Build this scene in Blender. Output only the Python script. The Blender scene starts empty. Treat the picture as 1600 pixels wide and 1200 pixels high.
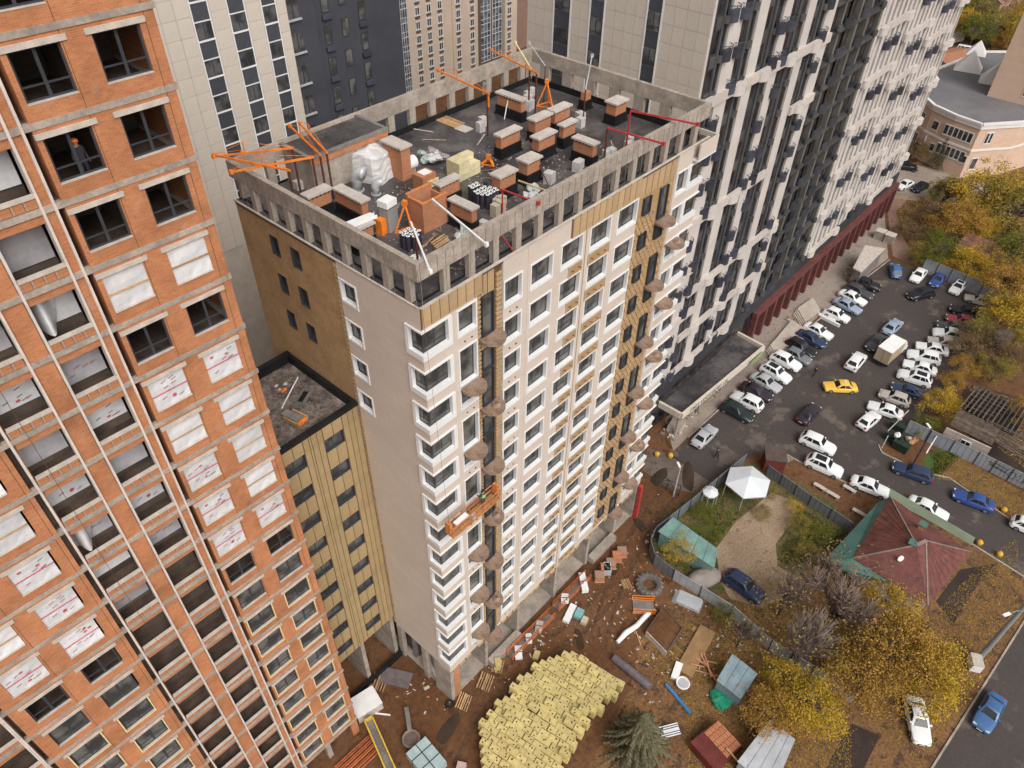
import bpy, bmesh, math, random
from math import sin, cos, pi, radians, sqrt, atan2
from mathutils import Vector, Matrix
SC = bpy.context.scene
COL = SC.collection
random.seed(7)

# ---------------------------------------------------------------- camera, sky, sun, exposure
cam_data = bpy.data.cameras.new('camera'); cam = bpy.data.objects.new('camera', cam_data); COL.objects.link(cam)
cam.matrix_world = Matrix(((0.664941,0.494462,-0.559787,0),(-0.746758,0.454504,-0.485570,0),(0.014330,0.740900,0.671462,70),(0,0,0,1)))
cam_data.sensor_width = 36.0; cam_data.lens = 26.219; cam_data.clip_start = 0.5; cam_data.clip_end = 3000
SC.camera = cam
world = bpy.data.worlds.new('World'); SC.world = world; world.use_nodes = True
wn = world.node_tree.nodes; wl = world.node_tree.links
sky = wn.new('ShaderNodeTexSky'); sky.sky_type = 'NISHITA'; sky.sun_disc = False
sky.sun_elevation = radians(48); sky.sun_rotation = radians(200); sky.dust_density = 5.0; sky.air_density = 0.6; sky.ozone_density = 0.5
hsv = wn.new('ShaderNodeHueSaturation'); hsv.inputs['Saturation'].default_value = 0.10
wl.new(sky.outputs[0], hsv.inputs['Color'])
wl.new(hsv.outputs[0], wn['Background'].inputs['Color']); wn['Background'].inputs['Strength'].default_value = 0.15
sun_d = bpy.data.lights.new('sun', 'SUN'); sun = bpy.data.objects.new('sun', sun_d); COL.objects.link(sun)
sun_d.energy = 0.95; sun_d.angle = radians(45); sun_d.color = (1.0, 0.95, 0.88)
# light comes from behind and left of the camera
sv = Vector((-0.25, -0.62, 0.75)).normalized(); sun.rotation_euler = sv.to_track_quat('Z', 'Y').to_euler()
SC.view_settings.view_transform = 'Standard'; SC.view_settings.look = 'None'; SC.view_settings.gamma = 1.0
SC.view_settings.use_curve_mapping = False; SC.view_settings.exposure = 0.17
SC.cycles.max_bounces = 5; SC.cycles.diffuse_bounces = 3; SC.cycles.glossy_bounces = 2; SC.cycles.transparent_max_bounces = 6

# ---------------------------------------------------------------- materials
MATS = {}
def nd(nt, t, **kw):
    n = nt.nodes.new(t)
    for k, v in kw.items():
        if k in n.inputs: n.inputs[k].default_value = v
        else: setattr(n, k, v)
    return n
def mat(name, c, rough=0.85, var=0.18, scale=0.7, detail=6.0, metal=0.0, rnd=0.0, fine=0.0, fscale=9.0, c2=None, spec=0.3, bump=0.0, bscale=20.0, wear=None):
    """principled material; colour varies with a soft noise, a fine grain and per object"""
    if name in MATS: return MATS[name]
    m = bpy.data.materials.new(name); m.use_nodes = True; nt = m.node_tree; b = nt.nodes['Principled BSDF']; L = nt.links
    b.inputs['Roughness'].default_value = rough; b.inputs['Metallic'].default_value = metal
    b.inputs['Specular IOR Level'].default_value = spec
    tc = nd(nt, 'ShaderNodeTexCoord')
    n1 = nd(nt, 'ShaderNodeTexNoise'); n1.inputs['Scale'].default_value = scale; n1.inputs['Detail'].default_value = detail; n1.inputs['Roughness'].default_value = 0.62
    L.new(tc.outputs['Object'], n1.inputs['Vector'])
    lo = [max(0, x*(1-var)) for x in c]; hi = [min(1, x*(1+var)) for x in c]
    if c2: lo, hi = c, c2
    r = nd(nt, 'ShaderNodeValToRGB'); r.color_ramp.elements[0].position = 0.36; r.color_ramp.elements[1].position = 0.64
    r.color_ramp.elements[0].color = (*lo, 1); r.color_ramp.elements[1].color = (*hi, 1)
    L.new(n1.outputs['Fac'], r.inputs['Fac']); out = r.outputs['Color']
    if fine:
        n2 = nd(nt, 'ShaderNodeTexNoise'); n2.inputs['Scale'].default_value = fscale; n2.inputs['Detail'].default_value = 5
        L.new(tc.outputs['Object'], n2.inputs['Vector'])
        mr = nd(nt, 'ShaderNodeMapRange'); mr.inputs['From Min'].default_value = 0.3; mr.inputs['From Max'].default_value = 0.7
        mr.inputs['To Min'].default_value = 1-fine; mr.inputs['To Max'].default_value = 1+fine; L.new(n2.outputs['Fac'], mr.inputs['Value'])
        mx = nd(nt, 'ShaderNodeMix', data_type='RGBA', blend_type='MULTIPLY'); mx.inputs['Factor'].default_value = 1
        L.new(out, mx.inputs['A']); L.new(mr.outputs['Result'], mx.inputs['B']); out = mx.outputs['Result']
    if wear:   # (colour, scale, threshold)
        n3 = nd(nt, 'ShaderNodeTexNoise'); n3.inputs['Scale'].default_value = wear[1]; n3.inputs['Detail'].default_value = 8; n3.inputs['Roughness'].default_value = 0.7
        L.new(tc.outputs['Object'], n3.inputs['Vector'])
        rr = nd(nt, 'ShaderNodeMapRange'); rr.inputs['From Min'].default_value = wear[2]; rr.inputs['From Max'].default_value = wear[2]+0.1
        L.new(n3.outputs['Fac'], rr.inputs['Value'])
        mx = nd(nt, 'ShaderNodeMix', data_type='RGBA'); L.new(rr.outputs['Result'], mx.inputs['Factor'])
        L.new(out, mx.inputs['A']); mx.inputs['B'].default_value = (*wear[0], 1); out = mx.outputs['Result']
    if rnd:
        oi = nd(nt, 'ShaderNodeObjectInfo'); mr = nd(nt, 'ShaderNodeMapRange'); mr.inputs['To Min'].default_value = 1-rnd; mr.inputs['To Max'].default_value = 1+rnd
        L.new(oi.outputs['Random'], mr.inputs['Value'])
        mx = nd(nt, 'ShaderNodeMix', data_type='RGBA', blend_type='MULTIPLY'); mx.inputs['Factor'].default_value = 1
        L.new(out, mx.inputs['A']); L.new(mr.outputs['Result'], mx.inputs['B']); out = mx.outputs['Result']
    L.new(out, b.inputs['Base Color'])
    if bump:
        n4 = nd(nt, 'ShaderNodeTexNoise'); n4.inputs['Scale'].default_value = bscale; n4.inputs['Detail'].default_value = 4
        L.new(tc.outputs['Object'], n4.inputs['Vector']); bp = nd(nt, 'ShaderNodeBump'); bp.inputs['Strength'].default_value = bump; bp.inputs['Distance'].default_value = 0.05
        L.new(n4.outputs['Fac'], bp.inputs['Height']); L.new(bp.outputs['Normal'], b.inputs['Normal'])
    MATS[name] = m; return m
def brickmat(name, c1, c2, mortar, bw, bh, msize, ax='x', var=0.25, rough=0.9, scale=0.35, blotch=None, off=0.5):
    """courses laid in the plane of the wall (ax runs along it, z up)"""
    m = bpy.data.materials.new(name); m.use_nodes = True; nt = m.node_tree; b = nt.nodes['Principled BSDF']; L = nt.links
    b.inputs['Roughness'].default_value = rough; b.inputs['Specular IOR Level'].default_value = 0.2
    tc = nd(nt, 'ShaderNodeTexCoord'); sx = nd(nt, 'ShaderNodeSeparateXYZ'); cx = nd(nt, 'ShaderNodeCombineXYZ')
    L.new(tc.outputs['Object'], sx.inputs[0]); L.new(sx.outputs['XYZ'.index(ax.upper())], cx.inputs[0]); L.new(sx.outputs[2], cx.inputs[1])
    bt = nd(nt, 'ShaderNodeTexBrick'); bt.offset = off
    for k, v in (('Scale', 1.0), ('Brick Width', bw), ('Row Height', bh), ('Mortar Size', msize), ('Bias', 0.0), ('Mortar Smooth', 0.2)): bt.inputs[k].default_value = v
    bt.inputs['Color1'].default_value = (*c1, 1); bt.inputs['Color2'].default_value = (*c2, 1); bt.inputs['Mortar'].default_value = (*mortar, 1)
    L.new(cx.outputs[0], bt.inputs['Vector'])
    n1 = nd(nt, 'ShaderNodeTexNoise'); n1.inputs['Scale'].default_value = scale; n1.inputs['Detail'].default_value = 9; n1.inputs['Roughness'].default_value = 0.65
    L.new(tc.outputs['Object'], n1.inputs['Vector'])
    mr = nd(nt, 'ShaderNodeMapRange'); mr.inputs['From Min'].default_value = 0.3; mr.inputs['From Max'].default_value = 0.7; mr.inputs['To Min'].default_value = 1-var; mr.inputs['To Max'].default_value = 1+var
    L.new(n1.outputs['Fac'], mr.inputs['Value'])
    mx = nd(nt, 'ShaderNodeMix', data_type='RGBA', blend_type='MULTIPLY'); mx.inputs['Factor'].default_value = 1
    L.new(bt.outputs['Color'], mx.inputs['A']); L.new(mr.outputs['Result'], mx.inputs['B']); out = mx.outputs['Result']
    if blotch:
        n2 = nd(nt, 'ShaderNodeTexNoise'); n2.inputs['Scale'].default_value = blotch[1]; n2.inputs['Detail'].default_value = 10; n2.inputs['Roughness'].default_value = 0.75
        L.new(tc.outputs['Object'], n2.inputs['Vector'])
        r2 = nd(nt, 'ShaderNodeMapRange'); r2.inputs['From Min'].default_value = blotch[2]; r2.inputs['From Max'].default_value = blotch[2]+0.14; r2.inputs['To Max'].default_value = blotch[3]
        L.new(n2.outputs['Fac'], r2.inputs['Value'])
        m2 = nd(nt, 'ShaderNodeMix', data_type='RGBA'); L.new(r2.outputs['Result'], m2.inputs['Factor']); L.new(out, m2.inputs['A']); m2.inputs['B'].default_value = (*blotch[0], 1); out = m2.outputs['Result']
    L.new(out, b.inputs['Base Color']); MATS[name] = m; return m
def glassmat(name, c=(0.02, 0.022, 0.026), rough=0.08, curtain=0.0, cc=(0.35, 0.34, 0.33), spec=0.5):
    """window glass over a dim room; some panes show a curtain"""
    m = bpy.data.materials.new(name); m.use_nodes = True; nt = m.node_tree; b = nt.nodes['Principled BSDF']; L = nt.links
    b.inputs['Roughness'].default_value = rough; b.inputs['Specular IOR Level'].default_value = spec
    tc = nd(nt, 'ShaderNodeTexCoord'); oi = nd(nt, 'ShaderNodeObjectInfo')
    ad = nd(nt, 'ShaderNodeVectorMath', operation='ADD'); cb = nd(nt, 'ShaderNodeCombineXYZ')
    ml = nd(nt, 'ShaderNodeMath', operation='MULTIPLY'); ml.inputs[1].default_value = 57.0; L.new(oi.outputs['Random'], ml.inputs[0]); L.new(ml.outputs[0], cb.inputs[0]); L.new(ml.outputs[0], cb.inputs[2])
    L.new(tc.outputs['Object'], ad.inputs[0]); L.new(cb.outputs[0], ad.inputs[1])
    n = nd(nt, 'ShaderNodeTexNoise'); n.inputs['Scale'].default_value = 0.8; n.inputs['Detail'].default_value = 2; L.new(ad.outputs[0], n.inputs['Vector'])
    r = nd(nt, 'ShaderNodeValToRGB'); e = r.color_ramp.elements; e[0].position = 0.42; e[1].position = 0.66-curtain*0.12
    e[0].color = (*c, 1); e[1].color = (*[x*curtain+y*(1-curtain)*2.2 for x, y in zip(cc, c)], 1)
    L.new(n.outputs['Fac'], r.inputs['Fac']); L.new(r.outputs['Color'], b.inputs['Base Color']); MATS[name] = m; return m

# ---------------------------------------------------------------- mesh builder
def yaw(p, q): return atan2(q[1]-p[1], q[0]-p[0])
class MB:
    def __init__(s): s.v = []; s.f = []; s.mi = []
    def face(s, pts, mi=0):
        n = len(s.v); s.v += [tuple(p) for p in pts]; s.f.append(tuple(range(n, n+len(pts)))); s.mi.append(mi); return s
    def box(s, x0, x1, y0, y1, z0, z1, mi=0, M=None, skip=''):
        P = [(x0,y0,z0),(x1,y0,z0),(x1,y1,z0),(x0,y1,z0),(x0,y0,z1),(x1,y0,z1),(x1,y1,z1),(x0,y1,z1)]
        if M is not None: P = [tuple(M @ Vector(p)) for p in P]
        n = len(s.v); s.v += P
        for k, q in (('b',(0,3,2,1)),('t',(4,5,6,7)),('f',(0,1,5,4)),('k',(2,3,7,6)),('l',(3,0,4,7)),('r',(1,2,6,5))):
            if k in skip: continue
            s.f.append(tuple(n+i for i in q)); s.mi.append(mi)
        return s
    def prism(s, poly, z0, z1, mi=0, cap=True):
        """poly is counter-clockwise; z0/z1 may be lists"""
        k = len(poly); a = z0 if isinstance(z0, (list, tuple)) else [z0]*k; b = z1 if isinstance(z1, (list, tuple)) else [z1]*k
        n = len(s.v); s.v += [(p[0], p[1], a[i]) for i, p in enumerate(poly)] + [(p[0], p[1], b[i]) for i, p in enumerate(poly)]
        for i in range(k):
            j = (i+1) % k; s.f.append((n+i, n+j, n+k+j, n+k+i)); s.mi.append(mi)
        if cap:
            s.f.append(tuple(n+k+i for i in range(k))); s.mi.append(mi); s.f.append(tuple(n+i for i in reversed(range(k)))); s.mi.append(mi)
        return s
    def tube(s, pts, r, n=6, mi=0, cap=True):
        """pts: 3-D points; r: one radius or a list"""
        P = [Vector(p) for p in pts]; R_ = r if isinstance(r, (list, tuple)) else [r]*len(P); base = len(s.v)
        for i, p in enumerate(P):
            d = (P[min(i+1, len(P)-1)] - P[max(i-1, 0)]).normalized()
            a = d.cross(Vector((0,0,1)));
            if a.length < 1e-3: a = d.cross(Vector((1,0,0)))
            a.normalize(); b = d.cross(a)
            for k in range(n):
                t = 2*pi*k/n; s.v.append(tuple(p + a*cos(t)*R_[i] + b*sin(t)*R_[i]))
        for i in range(len(P)-1):
            for k in range(n):
                j = (k+1) % n; s.f.append((base+i*n+k, base+i*n+j, base+(i+1)*n+j, base+(i+1)*n+k)); s.mi.append(mi)
        if cap:
            s.f.append(tuple(base+k for k in reversed(range(n)))); s.mi.append(mi)
            e = base+(len(P)-1)*n; s.f.append(tuple(e+k for k in range(n))); s.mi.append(mi)
        return s
    def bar(s, p, q, w, h=None, mi=0):
        """square bar from p to q"""
        p = Vector(p); q = Vector(q); d = q-p; L = d.length; h = h or w
        M = Matrix.Translation(p) @ d.to_track_quat('X', 'Z').to_matrix().to_4x4()
        return s.box(0, L, -w/2, w/2, -h/2, h/2, mi, M)
    def cyl(s, x, y, z0, z1, r, n=12, mi=0, r2=None):
        return s.tube([(x,y,z0),(x,y,z1)], [r, r if r2 is None else r2], n, mi)
    def blob(s, c, r, seed=0, n=8, m=6, jit=0.25, flat=0.0, mi=0):
        """lumpy ellipsoid; flat>0 cuts its bottom"""
        rg = random.Random(seed); base = len(s.v)
        for i in range(m+1):
            th = pi*i/m
            for k in range(n):
                ph = 2*pi*k/n; j = 1+rg.uniform(-jit, jit)
                z = cos(th)*j
                if flat and z < -1+flat: z = -1+flat
                s.v.append((c[0]+r[0]*sin(th)*cos(ph)*j, c[1]+r[1]*sin(th)*sin(ph)*j, c[2]+r[2]*z))
        for i in range(m):
            for k in range(n):
                j = (k+1) % n; s.f.append((base+i*n+k, base+(i+1)*n+k, base+(i+1)*n+j, base+i*n+j)); s.mi.append(mi)
        return s
    def mesh(s, name, mats, smooth=False):
        me = bpy.data.meshes.new(name); me.from_pydata(s.v, [], s.f)
        for m in (mats if isinstance(mats, (list, tuple)) else [mats]): me.materials.append(m)
        if any(s.mi): me.polygons.foreach_set('material_index', s.mi)
        if smooth: me.polygons.foreach_set('use_smooth', [True]*len(me.polygons))
        me.update(); return me
    def build(s, name, mats, parent=None, loc=None, rz=0, smooth=False):
        return link(name, s.mesh(name, mats, smooth), parent, loc, rz)
def link(name, me, parent=None, loc=None, rz=0, rot=None):
    o = bpy.data.objects.new(name, me); COL.objects.link(o)
    if parent is not None: o.parent = parent
    if loc is not None: o.location = loc
    if rot is not None: o.rotation_euler = rot
    elif rz: o.rotation_euler = (0, 0, rz)
    return o
def tag(o, label=None, cat=None, group=None, kind=None):
    for k, v in (('label', label), ('category', cat), ('group', group), ('kind', kind)):
        if v: o[k] = v
    return o
def thing(name, label, cat, loc=(0,0,0), rz=0, group=None):
    o = bpy.data.objects.new(name, None); COL.objects.link(o); o.location = loc; o.rotation_euler = (0,0,rz); o.empty_display_size = 0.3
    return tag(o, label, cat, group)
def copy_tree(o, parent=None):
    c = o.copy(); COL.objects.link(c)
    if parent is not None: c.parent = parent
    for ch in o.children: copy_tree(ch, c)
    return c
def dup(o, loc, rz=0, label=None, group=None, parent=None, scale=None):
    c = copy_tree(o, parent); c.location = loc; c.rotation_euler = (0, 0, rz)
    if scale: c.scale = (scale,)*3 if not isinstance(scale, (tuple, list)) else scale
    return tag(c, label, None, group)
def holed_wall(O, U, N, w0, w1, h0, h1, holes, depth=0.4, mi=0, rmi=0, mb=None):
    """wall sheet with real openings and their reveals. O origin, U unit along, N outward; a in w0..w1 along U, b = z"""
    mb = mb or MB(); O = Vector(O); U = Vector(U); N = Vector(N)
    P = lambda a, b, d=0: O + U*a + Vector((0,0,b)) - N*d
    A = sorted({w0, w1, *[round(v, 4) for h in holes for v in h[:2] if w0 < v < w1]}); B = sorted({h0, h1, *[round(v, 4) for h in holes for v in h[2:4] if h0 < v < h1]})
    flip = U.cross(Vector((0,0,1))).dot(N) < 0
    def f(pts, m):
        mb.face(pts[::-1] if flip else pts, m)
    for j in range(len(B)-1):
        run = None; zb = (B[j]+B[j+1])/2
        for i in range(len(A)-1):
            am = (A[i]+A[i+1])/2; inside = any(h[0] < am < h[1] and h[2] < zb < h[3] for h in holes)
            if not inside: run = A[i] if run is None else run
            if (inside or i == len(A)-2) and run is not None:
                e = A[i] if inside else A[i+1]; f([P(run,B[j]),P(e,B[j]),P(e,B[j+1]),P(run,B[j+1])], mi); run = None
    for h in holes:
        a, b, c, d = h[:4]; q = h[4] if len(h) > 4 else depth
        f([P(a,c),P(a,c,q),P(b,c,q),P(b,c)][::-1], rmi); f([P(a,d),P(b,d),P(b,d,q),P(a,d,q)][::-1], rmi)
        if a > w0+1e-3: f([P(a,c),P(a,d),P(a,d,q),P(a,c,q)][::-1], rmi)
        if b < w1-1e-3: f([P(b,c),P(b,c,q),P(b,d,q),P(b,d)][::-1], rmi)
    return mb

# ================================================================ palette
brick = brickmat('brick_orange', (0.49,0.195,0.082), (0.40,0.145,0.062), (0.42,0.25,0.15), 0.26, 0.077, 0.007, 'x', 0.32, blotch=((0.50,0.33,0.26), 0.8, 0.565, 0.6))
concrete = mat('concrete', (0.35,0.295,0.245), 0.9, 0.22, 0.8, fine=0.15, fscale=7, wear=((0.22,0.19,0.17), 0.9, 0.58))
concrete_d = mat('concrete_dark', (0.20,0.18,0.165), 0.9, 0.25, 0.9, fine=0.15)
lintel_m = mat('lintel_concrete', (0.50,0.44,0.38), 0.9, 0.15, 2)
whitestrip = mat('white_strip', (0.62,0.54,0.48), 0.8, 0.12, 1.5)
mortar_m = mat('mortar_band', (0.42,0.30,0.24), 0.95, 0.25, 1.2, fine=0.2)
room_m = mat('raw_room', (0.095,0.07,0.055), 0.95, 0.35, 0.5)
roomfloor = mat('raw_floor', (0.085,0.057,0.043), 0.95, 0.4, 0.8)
frame_d = mat('frame_dark', (0.045,0.047,0.055), 0.45, 0.1, 2)
frame_w = mat('white_trim', (0.74,0.73,0.715), 0.55, 0.05, 0.6)
foil = mat('foil_sheet', (0.62,0.61,0.61), 0.5, 0.14, 0.9, bump=0.5, bscale=2.5, rnd=0.12)
foil_g = mat('foil_grey', (0.40,0.38,0.39), 0.35, 0.2, 0.8, bump=0.6, bscale=1.5, rnd=0.15)
printred = mat('print_red', (0.55,0.05,0.09), 0.6, 0.1); printdk = mat('print_dark', (0.10,0.10,0.12), 0.6, 0.1)
foam_y = mat('foam_yellow', (0.72,0.58,0.30), 0.9, 0.15, 3)
timber = mat('raw_timber', (0.42,0.26,0.13), 0.9, 0.2, 3, rnd=0.25)
glass = glassmat('window_glass', (0.045,0.045,0.043), 0.1, curtain=0.35, cc=(0.24,0.23,0.21))
glass_l = glassmat('window_glass_pale', (0.035,0.036,0.038), 0.12, 0.4, (0.17,0.165,0.16))
clad = brickmat('cladding_beige', (0.60,0.515,0.44), (0.57,0.485,0.415), (0.50,0.415,0.35), 1.2, 0.6, 0.006, 'x', 0.06, 0.8, 0.25)
clad_y = brickmat('cladding_beige_side', (0.62,0.53,0.45), (0.59,0.50,0.42), (0.46,0.375,0.31), 1.2, 0.6, 0.006, 'y', 0.06, 0.8, 0.25)
wool = mat('mineral_wool', (0.39,0.25,0.125), 0.95, 0.14, 0.6, fine=0.1, fscale=4, wear=((0.26,0.155,0.07), 0.5, 0.6))
wool_l = mat('mineral_wool_pale', (0.44,0.30,0.165), 0.95, 0.14, 1.0, rnd=0.10)
batten_m = mat('dark_batten', (0.13,0.075,0.035), 0.8, 0.2, 2)
pan = brickmat('panel_beige', (0.62,0.545,0.465), (0.58,0.505,0.43), (0.5,0.43,0.37), 50, 50, 0.0, 'x', 0.06, 0.7, 0.3)
panel_m = mat('facade_panel', (0.585,0.515,0.44), 0.75, 0.05, 0.5, rnd=0.025)
panel_d = mat('facade_panel_charcoal', (0.060,0.062,0.075), 0.6, 0.15, 0.8, rnd=0.12)
charcoal = mat('charcoal_render', (0.058,0.059,0.070), 0.75, 0.12, 0.3)
membrane = mat('bitumen', (0.07,0.063,0.063), 0.36, 0.5, 0.35, fine=0.3, fscale=3, wear=((0.13,0.115,0.105), 0.28, 0.545), spec=0.5)
black_m = mat('black_membrane', (0.012,0.012,0.013), 0.55, 0.3, 1)
cradle_m = mat('cradle_orange', (0.58,0.20,0.06), 0.6, 0.25, 2)
orange_m = mat('orange_paint', (0.80,0.22,0.03), 0.5, 0.18, 2, rnd=0.1)
redsteel = mat('red_steel', (0.42,0.05,0.045), 0.55, 0.2, 2)
rust_m = mat('rust_steel', (0.11,0.035,0.025), 0.8, 0.3, 2)
galv = mat('galvanised', (0.55,0.56,0.57), 0.4, 0.12, 1.2, metal=0.3)
white_m = mat('white_paint', (0.80,0.79,0.77), 0.5, 0.06, 1)

# ================================================================ brick tower on the left
OA = radians(-1.121)
brick_tower = thing('brick_tower', 'unfinished orange brick tower with raw concrete slabs and foil-covered openings', 'building', (12.716, 29.325, 0), OA)
PT = 2.96; OZ = 61.324
def rowz(r): return OZ - PT*r
A_, B_, C_, D_ = (-1.80,-0.02), (-4.65,-2.88), (-13.32,-11.45), (-16.19,-14.39)
L1_, L2_, L3_ = (-7.47,-5.65), (-10.35,-8.50), (-19.05,-17.25)
ROWS = range(-2, 20)
def face_section(u0, u1, cols, y, rows=ROWS):
    holes = [(a, b, rowz(r)-1.76, rowz(r), 0.22) for r in rows for a, b in cols]
    return holed_wall((0,y,0), (1,0,0), (0,-1,0), u0, u1, rowz(19)-2.15, 69.0, holes)
face_section(-4.86, 0.62, (A_, B_), 0.0).build('brick_wall', brick, brick_tower)
face_section(-16.85, -10.78, (C_, D_), 0.0).build('brick_wall', brick, brick_tower)
MB().box(0.60, 0.62, 0.01, 14, rowz(19)-2.15, 69).build('end_wall', brick, brick_tower)
MB().box(-16.85,-16.83, 0.01, 1.2, 2.9, 69).box(-10.80,-10.78, 0.01, 1.2, 2.9, 69).box(-4.86,-4.84, 0.01, 1.2, 2.9, 69).build('return_wall', brick, brick_tower)
# loggia zone: brick piers between white strips
for a, b in ((-5.60,-5.22), (-8.46,-7.62), (-10.44,-10.40), (-17.22,-17.16), (-24.0,-19.10)):
    MB().box(a, b, 0.06, 0.5, 2.9, 69).build('brick_pier', brick, brick_tower)
for u in (-5.17, -5.62, -7.545, -8.475, -10.49, -17.13, -17.25+0.04, -19.07):
    MB().box(u-0.05, u+0.05, -0.06, 0.35, 2.9, 69).build('white_strip', whitestrip, brick_tower)
# floor slabs with a visible concrete edge, room backs and cross walls
for r in range(-2, 21):
    zt = rowz(r)+0.60
    MB().box(-24, 0.70, -0.035 if r % 3 else -0.05, 13, zt-0.24, zt).build('floor_slab', concrete, brick_tower)
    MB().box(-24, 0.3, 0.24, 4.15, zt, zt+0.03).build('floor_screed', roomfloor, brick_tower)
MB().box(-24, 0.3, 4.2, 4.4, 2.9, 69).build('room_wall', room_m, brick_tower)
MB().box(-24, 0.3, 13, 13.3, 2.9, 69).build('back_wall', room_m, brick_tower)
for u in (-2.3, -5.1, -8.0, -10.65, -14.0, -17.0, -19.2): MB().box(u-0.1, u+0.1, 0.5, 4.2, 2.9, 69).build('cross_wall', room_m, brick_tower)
for u in (-2.82, 0.22, -14.28, -11.0):
    MB().box(u-0.012, u+0.012, -0.008, 0.01, 2.9, 69).build('expansion_joint', batten_m, brick_tower)
for (u0, u1) in ((-0.05,0.62), (-2.75,-2.3), (-5.2,-4.8), (-10.8,-10.3), (-17.2,-16.7), (-14.3,-13.8)):
    MB().box(u0, u1, 0.0, 0.5, 0, rowz(19)-2.15).build('ground_column', brick if u0 == -0.05 else concrete, brick_tower)
MB().box(-24, 0.2, 2.2, 2.4, 0, 3.2).build('ground_wall', concrete_d, brick_tower)
# parts of an opening: lintel, frames, foil
def frame_mesh(w, h, name='f', mats=None, d=0.07, t=0.09, mull=(0.5,), trans=0.30):
    m = MB(); m.box(0,t,0,d,0,h).box(w-t,w,0,d,0,h).box(t,w-t,0,d,0,t).box(t,w-t,0,d,h-t,h)
    for q in mull: m.box(w*q-0.06, w*q+0.06, 0.003, d-0.003, t, h-t)
    if trans: m.box(t, w-t, 0.006, d-0.006, h*trans-0.03, h*trans+0.03)
    return m.mesh(name, mats or frame_d)
W_ = 1.78; fr_me = frame_mesh(W_, 1.76, 'window_frame'); lint_me = MB().box(-0.22, W_+0.22, -0.07, 0.1, 0, 0.20).mesh('lintel', lintel_m)
sill_me = MB().box(0, W_, -0.02, 0.22, -0.02, 0.02).mesh('sill', lintel_m)
pane_me = MB().box(0.07, W_-0.07, 0.03, 0.04, 0.07, 1.69).mesh('pane', glass)
rm = random.Random(3)
foil_mes = []
for q in range(3):
    m = MB(); nx, nz = 6, 6
    for i in range(nx+1):
        for j in range(nz+1): m.v.append((W_*i/nx, rm.uniform(-0.02,0.02), 1.76*j/nz))
    for i in range(nx):
        for j in range(nz): a = i*(nz+1)+j; m.f.append((a, a+nz+1, a+nz+2, a+1)); m.mi.append(0)
    foil_mes.append(m.mesh('foil_sheet', foil))
lath_me = MB().box(0, W_, -0.06, -0.03, 0.80, 0.88).mesh('lath', timber)
lath_dk = MB().box(0, W_, -0.05, -0.03, 0.83, 0.87).mesh('lath', printred)
def print_mesh(seed):
    rg = random.Random(seed); m = MB()
    for k in range(rg.randint(2,3)):      # red ring logos with a small flag in the middle
        cx, cz = rg.uniform(0.3, W_-0.3), rg.choice((0.45, 1.3))+rg.uniform(-0.15,0.15); n = 12; ro, ri = 0.095, 0.07
        for i in range(n):
            a, b = 2*pi*i/n, 2*pi*(i+1)/n
            m.face([(cx+cos(a)*ri,-0.045,cz+sin(a)*ri*0.8),(cx+cos(a)*ro,-0.045,cz+sin(a)*ro*0.8),(cx+cos(b)*ro,-0.045,cz+sin(b)*ro*0.8),(cx+cos(b)*ri,-0.045,cz+sin(b)*ri*0.8)], 0)
        m.box(cx-0.05,cx+0.05,-0.046,-0.04,cz-0.02,cz+0.03,0)
    for k in range(rg.randint(4,7)):      # small lettering
        x, z = rg.uniform(0.1, W_-0.4), rg.uniform(0.15,1.6)
        for c in range(5): m.box(x+c*0.05, x+c*0.05+0.032, -0.045, -0.04, z+c*0.012, z+0.05+c*0.012, rg.choice((1,1,0)))
    return m.mesh('print', [printred, printdk])
prints = [print_mesh(s) for s in range(4)]
yel_me = MB().box(-0.07,0,-0.03,0.1,-0.07,1.83).box(W_,W_+0.07,-0.03,0.1,-0.07,1.83).box(0,W_,-0.03,0.1,-0.07,0).box(0,W_,-0.03,0.1,1.76,1.83).mesh('foam_edge', foam_y)
KIND = {'A': {3:'f', 5:'p', 6:'f', 7:'f', 8:'f', 9:'p'}, 'B': {3:'f', 5:'p', 6:'f', 7:'p', 8:'p', 9:'p'}, 'C': {r: ('p' if r != 6 else 'f') for r in range(3, 10)}, 'D': {3:'p',4:'p',5:'f',6:'p',7:'f',8:'f',9:'p'}}
for cname, (a, b) in (('A',A_), ('B',B_), ('C',C_), ('D',D_)):
    for r in ROWS:
        z = rowz(r)-1.76; k = KIND[cname].get(r, 'w')
        link('lintel', lint_me, brick_tower, (a, -0.0, z+1.76))
        if k == 'w':
            w = link('window', fr_me, brick_tower, (a, 0.12, z)); link('sill', sill_me, w, (0,-0.12,0))
            if r >= 11 or (r+len(cname)) % 3 == 0 and r > 4: link('pane', pane_me, w, (0,0,0))
            if r >= 12: link('foam_edge', yel_me, w, (0,-0.12,0))
        else:
            w = link('foil_sheet', foil_mes[(r*3+ord(cname)) % 3], brick_tower, (a, 0.05, z)); link('lath', lath_me if k == 'f' else lath_dk, w)
            if k == 'p': link('print', prints[(r+ord(cname)) % 4], w)
            link('sill', sill_me, w, (0,-0.1,0))
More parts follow.
